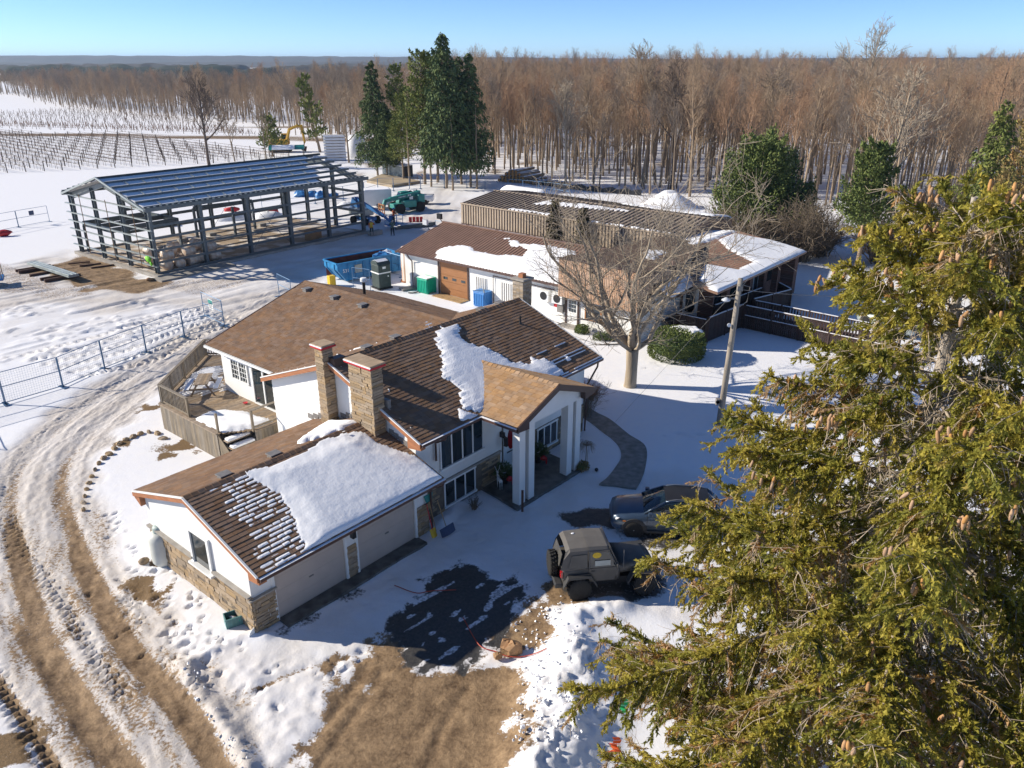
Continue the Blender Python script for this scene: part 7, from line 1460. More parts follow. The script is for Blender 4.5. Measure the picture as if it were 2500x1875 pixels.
b.build('tub', M['teal_box'], t); rb = MB(); [rb.box(x - .02, x + .02, -.245, -.221, .02, .34) for x in (-.28, -.14, 0, .14, .28)]; rb.build('rib', M['teal_box'], t, kind='stuff'); MB().beam((-.35, -.235, .36), (.35, -.235, .36), .03).build('rim', M['teal_box'], t)
for x, y, lab, m in ((-.1, .03, 'clear plastic bottle lying in the teal box', 'snow_soft'), (.12, -.05, 'green bottle lying in the teal box', 'green_bin')): obj1('bottle', lab, 'bottle', m, Vector((-9.35 + x, 21.15 + y, gz(-9.3, 21.1) + .2)), random.random() * 3, smooth=True, build=lambda mb: mb.tube([(-.13, 0, 0), (.05, 0, 0), (.09, 0, 0), (.14, 0, 0)], [.05, .05, .02, .02], 8))
def tool(label, foot, head_m, wd, handle_m, lean, name='snow_shovel'):
    t = thing(name, label, 'shovel' if 'shovel' in name else 'rake', foot, TH); MB().tube([(0, 0, .12), (.02, lean, 1.35)], .018, 7).build('shaft', M[handle_m], t)
    if wd: MB().loft([[Vector((x, -.12 + .05 * abs(x / wd) ** 2, .0 + o)) for x in np.linspace(-wd, wd, 7)] + [Vector((x, -.10 + .05 * abs(x / wd) ** 2, .015 + o)) for x in np.linspace(wd, -wd, 7)] if k == 0 else [Vector((x, .06, .34)) for x in np.linspace(-wd, wd, 7)] + [Vector((x, .075, .33)) for x in np.linspace(wd, -wd, 7)] for k, o in ((0, .02), (1, 0))]).build('blade', M[head_m], t)
    MB().beam((-.07, lean, 1.36), (.1, lean, 1.36), .03).build('grip', M['black'], t); return t
M['navy'] = mat('navy_plastic', (.03, .05, .12), .45)
tool('wide navy snow shovel leaning by the right garage pier', LW(8.25, -.75, .02), 'navy', .38, 'wood', .55); tool('narrow yellow handled shovel beside the wide navy one', LW(7.75, -.45, .02), 'yellow', .14, 'red', .35); t = tool('upturned rake with a teal head against the garage pier', LW(7.95, -.4, .02), 'teal', 0, 'wood', .35, 'garden_rake'); MB().prism([(-.16, .32, 1.38), (.16, .32, 1.38), (.24, .36, 1.68), (-.24, .36, 1.68)], (0, .02, 0)).build('head', M['teal'], t)
# --- doorway decorations
def planter(label, loc):
    t = thing('planter', label, 'planter', loc); MB().lathe([(.14, 0), (.2, .35), (.21, .38), (.01, .36)], 14).build('pot', M['black'], t); g = np.random.default_rng(4); n = 900; D = g.normal(size=(n, 3)); D[:, 2] = np.abs(D[:, 2]) * .9; D /= np.linalg.norm(D, axis=1)[:, None]; P = D * g.uniform(.1, .5, n)[:, None] + np.array([0, 0, .45]); V, F = leaf_quads(P, D + g.normal(size=(n, 3)) * .4, g.uniform(.08, .2, n), g.uniform(.015, .03, n), g); link('greenery', np_mesh('greenery', V, F, M['needle_dark']), t, kind='stuff'); bw = MB().blob((.22, -.38, .42), (.15, .08, .13), 9, 6, .1); bw.blob((.36, -.4, .3), (.05, .05, .2), 7, 5, .1); bw.build('red_bow', M['red'], t, True); return t
planter('evergreen planter with a red bow left of the front door', LW(12.75, .1, .07)); planter('evergreen planter with a red bow right of the front door', LW(15.25, .15, .07))
t = thing('deer_ornament', 'small white deer ornament standing beside the left planter', 'ornament', LW(12.25, -.05, .07), 2.0); b = MB(); b.tube([(-.16, 0, .42), (0, 0, .4), (.15, 0, .44), (.22, 0, .62), (.25, 0, .72)], [.07, .085, .08, .05, .045], 8); b.tube([(.24, 0, .71), (.36, 0, .66)], [.05, .03], 7); [b.tube([(x, y, .4), (x + .01, y, .2), (x, y, 0)], [.035, .022, .018], 6) for x in (-.13, .13) for y in (-.05, .05)]; [b.tube([(.25, y, .74), (.22, y * 3, .9), (.28, y * 4, 1.0)], .012, 5) for y in (-.03, .03)]; b.build('figure', M['white'], t, True)
t = thing('topiary_tree', 'little bare standard tree with a drooping round head by the portico', 'tree', (3.45, 32.2, 0)); link('trunk', seg_mesh('trunk', [((0, 0, 0), (.02, 0, 1.0), .025, .02), ((.07, 0, 0), (.08, 0, .8), .012, .012)], M['bark'], 6), t); Sg = []; g = np.random.default_rng(6)
for k in range(70):
    a = g.random() * 6.28; p0 = (.02, 0, 1.0); p1 = (.02 + math.cos(a) * .22, math.sin(a) * .22, 1.12 + .1 * g.random()); p2 = (p1[0] + math.cos(a) * .2 + g.normal() * .06, p1[1] + math.sin(a) * .2 + g.normal() * .06, 1.0 - .25 * g.random()); Sg += [(p0, p1, .008, .006), (p1, p2, .006, .004)]
link('crown', seg_mesh('crown', Sg, M['bark'], 3), t); obj1('garden_ball', 'dark metal ball in the snow by the little standard tree', 'ball', 'black', (3.9, 31.6, .08), smooth=True, build=lambda mb: mb.blob((0, 0, 0), .09, 10, 7)); bush('dark withered plant at the foot of the right portico columns', LW(16.1, -1.75, 0), (.32, .28), .3, 'needle_brown', 260, .1, 'withered_plant')
obj1('pavement_post', 'short dark marker post in front of the left portico column', 'post', 'timber', LW(11.5, -1.95, 0), build=lambda mb: mb.box(-.05, .05, -.05, .05, 0, 1.0))
# --- utility pole and wires
pz = Vector((10.79, 36.55, 0)); lean_ = Vector((.28, .1, 7.8)); M['pole'] = mat('weathered_pole', (.36, .31, .25), .85, .35, 3, .4, 12, stretch=(3, 3, .3))
t = thing('utility_pole', 'leaning grey wooden utility pole with a small street lamp', 'utility pole', pz); MB().tube([(0, 0, -.3), lean_ * .5, lean_], [.17, .15, .12], 12).build('pole', M['pole'], t, True); l_ = MB().tube([lean_ * .86, lean_ * .87 + Vector((-.3, -.1, .06)), lean_ * .87 + Vector((-.5, -.15, .03))], .03, 6).build('lamp_arm', M['vent'], t); MB().lathe([(.05, .12), (.2, .02), (.22, -.02), (.12, -.08), (.01, -.1)], 14, lean_ * .87 + Vector((-.62, -.18, .0))).build('lamp_head', M['lamp'], l_, True)
m_ = MB().box(-.3, -.12, -.12, .12, 1.15, 1.5).build('meter_box', M['vent'], t, bevel=.02); MB().lathe([(.1, 0), (.1, .08), (.01, .1)], 12, (-.22, -.12, 1.35), 'Y').build('meter', M['black'], m_); MB().lathe([(.1, 0), (.1, .05), (.01, .06)], 12, lean_ * .7 + Vector((-.25, -.1, 0)), 'Y').build('reflector', M['lamp'], t); mb = MB(); mb.tube([lean_ * .96 + Vector((.1, 0, 0)), lean_ * .93 + Vector((.55, .1, .1)), lean_ * .86 + Vector((.5, .1, -.1)), lean_ * .82 + Vector((.14, 0, 0))], .02, 6); mb.box(.15, .4, -.05, .12, 7.2, 7.45); mb.build('conduit', M['vent'], t)
def wire(label, a, b_, sag, r=.012):
    a, b_ = Vector(a), Vector(b_); pts = [a.lerp(b_, i / 14) - Vector((0, 0, sag * 4 * (i / 14) * (1 - i / 14))) for i in range(15)]; o = MB().tube(pts, r, 5).build('overhead_wire', M['vent']); tag(o, label, 'wire')
pt = pz + lean_ * .93; wire('overhead wire from the pole to the brick porch roof', pt, LW(42, 2.0, 3.7), .15); wire('overhead wire running from the pole into the big spruce', pt, (26, 40, 6.6), .5, .014); wire('slack service wire from the pole down towards the white office wall', pz + lean_ * .9, LW(34.5, 5.2, 4.0), .5, .01); wire('thin guy wire slanting from the pole to the lawn', pz + lean_ * .95, (5.2, 36.4, .05), .0, .007)
def cord(label, pts, m='orange_cord', r=.018):
    p = [Vector((x, y, gz(x, y) + .05)) for x, y in spline([tuple(gp(a * 1.1302, b_ * 1.1302).xy) for a, b_ in pts], 6)]; o = MB().tube(p, r, 5).build('extension_cord', M[m]); tag(o, label, 'cord')
M['orange_cord'] = mat('orange_cord', (.42, .06, .03), .6); cord('red cord winding over packed snow in front of the garage doors', ((852, 1262), (900, 1278), (935, 1272), (985, 1270))); cord('red cord crossing the dark thawed patch towards the mud', ((1000, 1330), (1035, 1390), (1070, 1405), (1110, 1418), (1180, 1425)))
# --- garden edging stones
es = MB(); 
for i, (x, y) in enumerate(((352, 948), (340, 937), (322, 934), (303, 938), (288, 944), (272, 950), (258, 958), (247, 969), (236, 981), (224, 990), (214, 1001), (205, 1014), (198, 1028), (192, 1042), (187, 1056), (183, 1070), (180, 1084), (180, 1100))):
    c = S((x, y))[0]; r_2 = random.uniform(.16, .26) * (1 if i < 11 else .6); obj1('edging_stone', 'flat brown edging stone in the curved row below the deck', 'stone', 'stone', (c[0], c[1], gz(*c) + .04), random.random() * 3, 'edging stones along the garden curve', smooth=False, build=lambda mb: mb.blob((0, 0, 0), (r_2, r_2 * .7, .11), 7, 4, .15))
# --- picnic table on the deck
def picnic(label, loc, rz, s=1):
    t = thing('picnic_table', label, 'picnic table', loc, rz); t.scale = (s,) * 3
    for k in range(5): MB().box(-.8, .8, -.36 + k * .145, -.36 + k * .145 + .135, .71, .75).build('table_plank', M['deck'], t)
    for s_ in (-1, 1):
        MB().box(-.8, .8, s_ * .72 - .13, s_ * .72 + .13, .42, .46).build('bench', M['deck'], t); MB().box(-.78, .78, s_ * .72 - .12, s_ * .72 + .12, .461, .5).build('bench_snow', M['snow_soft'], t)
    for x in (-.6, .6):
        mb = MB(); mb.beam((x, -.2, .71), (x, -.6, 0), .09, .04, up=(1, 0, 0)); mb.beam((x + .05, .2, .71), (x + .05, .6, 0), .09, .04, up=(1, 0, 0)); mb.beam((x, -.75, .4), (x, .75, .4), .04, .09); mb.build('leg_frame', M['deck'], t)
    return t
picnic('weathered picnic table on the deck beside the house wall', LW(8.1, 16.9, 1.4), R(100)); p = gp(1372, 460); picnic('picnic table standing alone in the snow before the woods', (p.x, p.y, 0), .3)
obj1('red_dish', 'small red dish on the deck boards by the patio door', 'dish', 'red', LW(8.6, 13.9, 1.42), build=lambda mb: mb.lathe([(.08, 0), (.13, .06), (.01, .03)], 12))
# ---------------------------------------------------------------- temporary fence panels
M['fence'] = mat('blue_grey_fence', (.12, .22, .36), .45, .15, 3, metal=.3)
def fence_panel(a, b_, label, group=None, h=1.86, sign=None, mesh=True, z=0):
    a, b_ = Vector((a[0], a[1], 0)), Vector((b_[0], b_[1], 0)); d = b_ - a; ln = d.length; t = thing('fence_panel', label, 'fence panel', a + Vector((0, 0, z)), math.atan2(d.y, d.x), group); f = MB()
    for x in (.03, ln - .03): f.tube([(x, 0, .05), (x, 0, h)], .028, 6)
    for z_ in (.1, h * .55, h): f.tube([(.03, 0, z_), (ln - .03, 0, z_)], .022, 6)
    f.build('frame', M['fence'], t)
    if mesh:
        w_ = MB(); n = int(ln / .13)
        for k in range(1, n): x = ln * k / n; w_.add([(x - .0035, 0, .1), (x + .0035, 0, .1), (x + .0035, 0, h), (x - .0035, 0, h)], [(0, 1, 2, 3)])
        for k in range(1, 14): z_ = h * k / 14; w_.add([(0, 0, z_ - .0035), (ln, 0, z_ - .0035), (ln, 0, z_ + .0035), (0, 0, z_ + .0035)], [(0, 1, 2, 3)])
        w_.build('mesh_wires', M['fence'], t, kind='stuff')
    for x in (.03, ln - .03): MB().box(x - .08, x + .08, -.35, .35, 0, .05).build('foot', M['fence'], t)
    if sign:
        x, z_, sw, sh = sign; s = MB().box(x, x + sw, -.04, -.03, z_, z_ + sh).build('sign', M['white'], t); MB().box(x + .03, x + sw - .03, -.046, -.04, z_ + sh * .55, z_ + sh - .05).build('sign_heading', M['teal'], s); q = MB(); [q.box(x + .06, x + sw - .08 - .1 * (k % 2), -.046, -.04, z_ + .08 + k * .1, z_ + .12 + k * .1) for k in range(4)]; q.build('sign_lines', M['black'], s, kind='stuff')
    return t
LP = [(-30.6, 36.6), (-28.0, 39.2), (-26.09, 41.6), (-25.08, 44.52), (-23.8, 47.48), (-22.5, 50.5), (-20.6, 53.0)]
for i in range(6): fence_panel(LP[i], LP[i + 1], 'temporary wire fence panel along the outer bend of the track', 'fence panels along the track')
fence_panel((-22.9, 55.3), (-20.6, 53.0), 'fence panel with a notice board swung open at the end of the row', sign=(1.1, .85, .75, .75)); fence_panel((-18.8, 60.6), (-17.2, 58.6), 'single fence panel standing alone behind the brown house roof'); fence_panel((-30.6, 36.6), (-28.6, 34.2), 'fence panel turned back at the left edge of the picture')
bk = [gp(x, y) for x, y in ((-60, 576), (46, 555), (122, 541))]
fence_panel(bk[0], bk[1], 'fence panel at the far left beyond the steel sheets', 'fence panels left of the steel frame', mesh=False); t = fence_panel(bk[1], bk[2], 'fence panel with a small dark sign left of the steel frame', mesh=False); MB().box(1.5, 2.1, -.05, -.03, 1.1, 1.6).build('sign', M['navy'], t)
br_ = [gp(x, y) for x, y in ((640, 512), (700, 505), (770, 497), (839, 489), (890, 478), (923, 468), (961, 466), (1000, 463), (1027, 461), (1085, 459), (1140, 459), (1185, 462))]
for i in range(len(br_) - 1): fence_panel(br_[i], br_[i + 1], 'temporary fence panel at the back of the construction yard', 'fence panels behind the yard', mesh=False)
rr_ = [gp(x, y) for x, y in ((1240, 470), (1276, 472), (1315, 476), (1352, 480), (1390, 486))]
for i in range(4): fence_panel(rr_[i], rr_[i + 1], 'blue fence panel standing in snow behind the tan shed', 'fence panels behind the shed', mesh=False)
fence_panel((-9.6, 66.6), (-11.6, 68.6), 'fence panel between the portable toilet and the tank'); fence_panel((-8.2, 83.0), (-5.6, 81.0), 'fence panel behind the left end of the workshop roof', mesh=False); fence_panel((-13.2, 62.6), (-11.6, 61.9), 'blue fence panel in front of the dumpster side')
# ---------------------------------------------------------------- inside and round the steel frame
M['wrap'] = mat('plastic_wrapped_roll', (.72, .66, .58), .35, .2, 3, .5, 9, col2=(.55, .38, .26)); M['card'] = mat('cardboard', (.38, .22, .11), .8, .2, 2)
def st_pt(x, y, z=.1): return SO + Vector((math.cos(SA) * x - math.sin(SA) * y, math.sin(SA) * x + math.cos(SA) * y, z))
k = 0
for iy in range(3):
    for ix in range(5):
        for iz in range(2 if (ix + iy) % 2 == 0 else 1):
            p = st_pt(1.6 + ix * 1.15 + random.uniform(-.15, .15), 1.4 + iy * 1.3 + random.uniform(-.2, .2), .58 + iz * .85); a = SA + random.choice((0, 1.57)) + random.uniform(-.3, .3)
            obj1('insulation_roll', 'plastic wrapped insulation roll in the heap inside the steel frame', 'roll', 'wrap', p, a, 'wrapped rolls inside the steel frame', smooth=True, build=lambda mb: mb.tube([(-.52, 0, 0), (-.46, 0, 0), (.46, 0, 0), (.52, 0, 0)], [.34, .46, .47, .35], 12))
obj1('cardboard_crate', 'brown box tilted on the slab near the far steel columns', 'box', 'card', st_pt(18.2, 1.7, .55), SA + .3, bevel=.03, build=lambda mb: mb.box(-.85, .85, -.5, .5, -.5, .5)); obj1('safety_jacket', 'lime green jacket hung on the front corner girts', 'jacket', 'lime', st_pt(-.35, .9, 1.5), SA, smooth=True, build=lambda mb: [mb.blob((0, 0, 0), (.16, .4, .28), 9, 6, .15), mb.blob((0, -.4, -.35), (.1, .14, .2), 8, 5, .15)]) if M.setdefault('lime', mat('lime_cloth', (.25, .75, .05), .7)) else None
obj1('tan_sack', 'small tan sack on the mud by the front corner of the steel frame', 'sack', 'card', (-31.3, 65.4, .12), .5, smooth=True, build=lambda mb: mb.blob((0, 0, 0), (.35, .2, .15), 9, 6, .2))
for (x, y, r_2, lab) in ((400, 552, 1.3, 'red tarp heaped on snow behind the front steel columns'), (566, 518, 1.0, 'red tarp lying on a snow heap seen through the middle bay'), (662, 522, .9, 'red sheet on a snow heap seen through the far bay'), (8, 577, .9, 'red and pink tarp crumpled in the snow at the far left')):
    p = gp(x, y); obj1('tarp', lab, 'tarp', 'tarp_red', (p.x, p.y, .35), .3, smooth=True, build=lambda mb: mb.blob((0, 0, 0), (r_2, r_2 * .5, .3), 11, 6, .25))
for x, y, r_2, lab in ((560, 535, 2.2, 'snow heap seen through the middle bays of the steel frame'), (655, 532, 1.9, 'snow heap under the red sheet seen through the far bay'), (845, 508, 1.4, 'snow covered pile with sticks left of the boom lift')):
    p = gp(x, y); obj1('snow_heap', lab, 'snow heap', 'snow', (p.x, p.y, -.1), .3, smooth=True, build=lambda mb: mb.blob((0, 0, 0), (r_2, r_2 * .7, .9), 14, 8, .1))
for x, y, lab in ((735, 480, 'blue tarpaulin covered machine behind the far bays'), (785, 484, 'blue and grey covered pallet beside the back fence')): p = gp(x, y); obj1('covered_machine', lab, 'tarp', 'tarp_blue', (p.x, p.y, .3), .2, smooth=False, build=lambda mb: [mb.blob((0, 0, .1), (1.1, .7, .6), 9, 6, .2), mb.blob((1.6, 0, 0), (.8, .6, .45), 9, 6, .2)])
sh_a = Vector((-44.0, 69.9, .42)); sh_d = Vector((6.3, -4.75, 0)).normalized()
t = thing('steel_sheet_stack', 'long pale green stack of ribbed steel sheets on timbers', 'steel sheets', sh_a, math.atan2(sh_d.y, sh_d.x))
for k in range(4): MB().box(k * .03, 8.0 - k * .02, -.45 + .02 * k, .45 - .01 * k, k * .05, k * .05 + .042).build('steel_sheet', M['galv'], t)
rb = MB(); [rb.box(.1, 7.9, y - .03, y + .03, .192, .225) for y in (-.3, 0, .3)]; rb.build('rib', M['galv'], t, kind='stuff')
for i, f in enumerate((.8, 1.4, 3.6, 5.6, 6.4)): p = sh_a + sh_d * f; obj1('timber', 'dark timber under the stack of steel sheets', 'timber', 'timber', (p.x, p.y, .12), math.atan2(sh_d.y, sh_d.x) + 1.45, 'timbers under the steel sheets', build=lambda mb: mb.box(-1.7, 1.2, -.1, .1, -.12, .14))
for i, (x, y) in enumerate(((-40.6, 71.6), (-39.2, 70.9), (-37.8, 70.2), (-36.6, 71.2))): obj1('loose_timber', 'dark timber lying loose on the mud beside the steel frame', 'timber', 'timber', (x, y, .06), .5 + .08 * i, 'loose timbers on the mud', build=lambda mb: mb.box(-.9, .9, -.08, .08, -.06, .06))
p = gp(-4, 700); t = thing('platform_trailer', 'blue platform trailer with a rail cut by the left picture edge', 'trailer', (p.x - .9, p.y, 0), .5); MB().box(-1.6, 1.3, -.8, .8, .55, .75).build('deck', M['blue'], t); rl_ = MB(); [rl_.beam((x, .75, .75), (x, .75, 1.75), .06, up=(1, 0, 0)) for x in (-1.4, 0, 1.2)]; rl_.beam((-1.4, .75, 1.75), (1.2, .75, 1.75), .06); [rl_.beam((x, -.75, .75), (x, -.75, 1.75), .06, up=(1, 0, 0)) for x in (-1.4, 0, 1.2)]; rl_.beam((-1.4, -.75, 1.75), (1.2, -.75, 1.75), .06); rl_.build('rail', M['rust'], t); [wheel(t, (x, s_ * .85, .3), .3, .2, 6, 'rim', 0, out=s_) for x in (-.6, .4) for s_ in (-1, 1)]
for i in range(4): obj1('red_barrier', 'small red barrier block in the row on the snow beyond the workshop', 'barrier', 'tarp_red', (-12.0 + i * .42, 92.1 + i * .05, 0), .12, 'red barrier blocks', bevel=.03, build=lambda mb: mb.box(-.18, .18, -.14, .14, 0, .55))
for i, o_ in enumerate((0, .7)): obj1('steel_beam', 'dark steel beam lying on the shaded snow in front of the basket' if i == 0 else 'second dark steel beam behind the first on the shaded snow', 'beam', 'steel', (-11.1 + o_ * .3, 88.4 + o_, .15), R(33), build=lambda mb: ibeam(mb, (-2.4, 0, 0), (2.4, 0, 0), .3, .3, .2, (0, 0, 1)))
p = gp(916, 573); obj1('concrete_block', 'teal shaded concrete block beside the worker in the vest', 'block', 'concrete', (p.x, p.y, 0), R(50), bevel=.02, build=lambda mb: mb.box(-.8, .8, -.35, .35, 0, .45))
# ---------------------------------------------------------------- beyond the yard
t = thing('concrete_pad', 'raised bare concrete pad in front of the white container', 'concrete pad', (-19, 124.5, 0)); mb = MB(); mb.prism([(-3.7, -.4, .4), (1.0, -5.6, .4), (4.7, -1.0, .4), (-2.4, 6.9, .4)], (0, 0, -.5)); mb.build('slab', mat('sandy_slab', (.40, .32, .22), .9, .3, .6), t)
mb = MB(); mb.beam((4.2, -.2, .4), (4.2, -.2, 1.5), .06, up=(1, 0, 0)); mb.beam((5.2, -1.5, 0), (5.2, -1.5, 1.1), .06, up=(1, 0, 0)); mb.beam((4.2, -.2, 1.5), (5.2, -1.5, 1.1), .06); mb.build('handrail', M['rust'], t)
t = thing('container', 'pale container with a dark end standing behind the bare trunks of the grove', 'container', (-21.4, 131.9, 0), R(-41)); MB().box(0, 5.0, 0, 2.2, 0, 1.9).build('shell', M['galv'], t); rb = MB(); [rb.box(.1 + k * .25, .22 + k * .25, -.04, -.001, .1, 1.8) for k in range(19)]; rb.build('corrugation', M['galv'], t, kind='stuff'); MB().box(5.0, 5.04, .05, 2.15, .05, 1.85).build('end_door', M['plastic'], t); MB().box(-.02, 5.02, -.02, 2.2, 1.9, 2.0).build('roof_snow', M['snow_soft'], t)
lg0 = gp(1212, 446); lg1 = gp(1312, 452); dl = (lg1 - lg0); M['log_end'] = mat('cut_log_end', (.62, .30, .10), .8, .25, 6); n = 0; lmesh = []
for k in range(4):
    mb = MB(); r_2 = (.26, .32, .22, .29)[k]; mb.cur = 0; mb.tube([(0, -.02, 0), (0, 4.2, .0)], [r_2, r_2 * .92], 10, cap=False); mb.cur = 1; mb.add([(r_2 * math.cos(6.283 * j / 10), -.02, r_2 * math.sin(6.283 * j / 10)) for j in range(10)], [tuple(range(10))]); mb.cur = 2; mb.prism([(-r_2 * .6, .1, r_2 * .82), (r_2 * .6, .1, r_2 * .82), (0, .1, r_2 * 1.1)], (0, 4.0, 0)); lmesh.append(mb.mesh('log', [M['bark'], M['log_end'], M['snow_soft']]))
for row in range(4):
    for i in range(9 - 2 * row):
        p = lg0 + dl * (.06 + (i + row) * .085 + row * .0); o = link('log', lmesh[random.randrange(4)], None, (p.x, p.y + 1.0, .28 + row * .48 + random.uniform(-.05, .05)), (random.uniform(0, .08), 0, -.85 + random.uniform(-.12, .12))); tag(o, 'sawn log with an orange cut end in the snow-dusted pile before the woods', 'log', 'logs in the pile')
for i in range(4): p = lg0 + dl * (.8 + i * .09); o = link('log', lmesh[i], None, (p.x, p.y + random.uniform(-.5, 1), .28), (0, 0, -1.0 - .2 * i)); tag(o, 'loose sawn log lying at the right end of the pile', 'log', 'loose logs beside the pile')
t = thing('poly_tunnel', 'low white rounded plastic shelter behind the left end of the tan shed', 'shelter', (-.6, 103.5, 0), R(-41)); b = MB(); rings = [[Vector((x, math.cos(a) * 2.4, .4 + math.sin(a) * 2.2)) for a in np.linspace(0, math.pi, 13)] for x in np.linspace(0, 7, 6)]; b.loft(rings, cap=True); b.build('cover', M['snow'], t, True)
g = np.arange(-6, 6.01, .4); A, B = np.meshgrid(g, g); mp_ = gp(1632, 506); hh = 1.9 * np.exp(-((A / 3.0) ** 2 + (B / 2.8) ** 2) ** 1.6) * (.75 + .5 * noise2(A.ravel(), B.ravel(), 1.1, 81).reshape(A.shape)) - .06; ii = np.arange(A.size).reshape(A.shape); o = link('snow_mound', np_mesh('snow_mound', np.stack([A.ravel() + mp_.x, B.ravel() + mp_.y, hh.ravel()], 1), np.stack([ii[:-1, :-1].ravel(), ii[:-1, 1:].ravel(), ii[1:, 1:].ravel(), ii[1:, :-1].ravel()], 1), M['snow'], True)); tag(o, 'big ploughed mound of snow behind the right end of the tan shed', 'snow mound')
pts = [gp(x, y) for x, y in ((1220, 441), (1270, 446), (1320, 452), (1370, 459), (1420, 465), (1470, 470), (1520, 474), (1566, 478))]; b = MB()
for i in range(len(pts) - 1):
    for j in range(4):
        p, q = pts[i].lerp(pts[i + 1], j / 4), pts[i].lerp(pts[i + 1], (j + 1) / 4); zz = lambda i_: .75 + .18 * math.sin(i_ * 2.1); b.add([p, q, q + Vector((0, .1, zz(i * 4 + j + 1))), p + Vector((0, .1, zz(i * 4 + j)))], [(0, 1, 2, 3)])
o = b.build('silt_fence', M['black']); sd2 = o.modifiers.new('thick', 'SOLIDIFY'); sd2.thickness = .03; tag(o, 'sagging black silt fence across the snow below the woods', 'silt fence')
M['excav'] = mat('yellow_machine', (.62, .36, .04), .5, .2, 2)
t = thing('excavator', 'yellow excavator with a raised folded arm at the edge of the vineyard', 'excavator', (-50.5, 163, 0), R(10)); t.scale = (1.25,) * 3; t.location = gp(688, 371)
for s_ in (-1, 1): MB().loft([[Vector((x, s_ * 1.1 + y, z)) for x, z in ((-1.8, .3), (-1.5, .05), (1.5, .05), (1.8, .3), (1.8, .6), (1.5, .85), (-1.5, .85), (-1.8, .6))] for y in (-.25, .25)]).build('track', M['black'], t)
MB().box(-1.9, 1.2, -1.2, 1.2, 1.0, 2.0).build('house', M['excav'], t, bevel=.1); cb = MB().box(.1, 1.4, .2, 1.2, 1.2, 2.9).build('cab', M['excav'], t, bevel=.08); MB().box(.3, 1.42, .15, 1.22, 1.9, 2.7).build('cab_window', M['glass'], cb); MB().tube([(1.0, -.3, 1.7), (1.6, -.3, 3.6), (3.0, -.3, 4.2), (3.6, -.3, 4.0)], [.3, .28, .25, .22], 6).build('boom', M['excav'], t); MB().tube([(3.6, -.3, 4.3), (3.9, -.3, 1.6), (3.7, -.3, .9)], [.24, .2, .14], 6).build('arm', M['excav'], t); MB().prism([(3.5, -.8, .9), (4.2, -.8, .8), (4.0, -.8, .1), (3.3, -.8, .3)], (0, 1.0, 0)).build('bucket', M['timber'], t)
for k in range(9): p = gp(820, 391); obj1('bin_tray', 'white stacked tray in the tall stack behind the steel frame roof', 'tray', 'white_paint', (p.x, p.y, .12 + k * .52), .2, 'white stacked trays', build=lambda mb: mb.box(-2.0, 2.0, -1, 1, 0, .36))
obj1('white_tank', 'round white tank behind the bare trees right of the stacked trays', 'tank', 'white_paint', (gp(868, 388).x, gp(868, 388).y + 2, 0), 0, smooth=True, build=lambda mb: mb.lathe([(1.8, 0), (1.8, 3.6), (1.2, 4.3), (.01, 4.5)], 20))
t = thing('canopy', 'low open canopy roof behind the steel frame ridge', 'canopy', (at_y(702, 380, 152).x, 152, 0), .2); MB().prism([(-3.2, -1.8, 2.3), (-3.2, 0, 3.0), (-3.2, 1.8, 2.3)], (6.4, 0, 0)).build('roof', M['teal'], t); [MB().beam((x, y, 0), (x, y, 2.3), .1, up=(1, 0, 0)).build('leg', M['dark_rib'], t) for x in (-3, 3) for y in (-1.6, 1.6)]; MB().prism([(-2.6, -1.82, 2.34), (-2.6, -.2, 2.98), (1.5, -.2, 2.98), (1.5, -1.82, 2.34)], (0, 0, .06)).build('roof_snow', M['snow_soft'], t)
# floodlights on the workshop ridge
for i, (u_, v_, z_) in enumerate(((36.6, 28.95, 4.35), (38.0, 28.6, 4.7))):
    f = WB().beam((u_, v_, z_ - .4), (u_, v_ + .5, z_ + .1), .05).build('lamp_bracket', M['black'], win); WB().box(u_ - .1, u_ + .12, v_ + .3, v_ + .8, z_ + .05, z_ + .5).build('flood_light', M['lamp'] if i == 0 else M['black'], f)
# chunks of ploughed snow
g = np.random.default_rng(9); mb = MB()
for _ in range(330):
    c = S((g.uniform(1125, 1245), g.uniform(1300, 1640)))[0] if _ < 290 else S((lambda f: (400 + 135 * f + g.normal() * 9, 1440 + 215 * f))(g.random()))[0]
    s_ = g.uniform(.012, .036) * (1.8 if g.random() < .08 else 1); o_ = len(mb.v); mb.box(-1, 1, -1, 1, -1, 1); T = Matrix.Translation((c[0] + g.normal() * .2, c[1] + g.normal() * .2, gz(*c) + s_ * .2)) @ Matrix.Rotation(g.random() * 6, 4, (g.normal(), g.normal(), 1))
    for i in range(o_, len(mb.v)): x, y, z = mb.v[i]; mb.v[i] = tuple(T @ Vector((x * s_ * g.uniform(.7, 1.5), y * s_ * g.uniform(.6, 1.2), z * s_ * g.uniform(.5, 1.0))))
mb.build('snow_lumps', M['snow'], None, kind='stuff')
for x, y, r_2, lab in ((1095, 1395, .22, 'brown clod of frozen mud on the thawed patch'), (1108, 1408, .3, 'largest brown mud clod with a dark shadow near the red cord'), (1075, 1420, .16, 'small pale frozen lump beside the mud clods')): c = S((x, y))[0]; obj1('mud_clod', lab, 'clod', 'card', (c[0], c[1], r_2 * .4), .4, build=lambda mb: mb.blob((0, 0, 0), (r_2, r_2 * .8, r_2 * .9), 8, 5, .25))
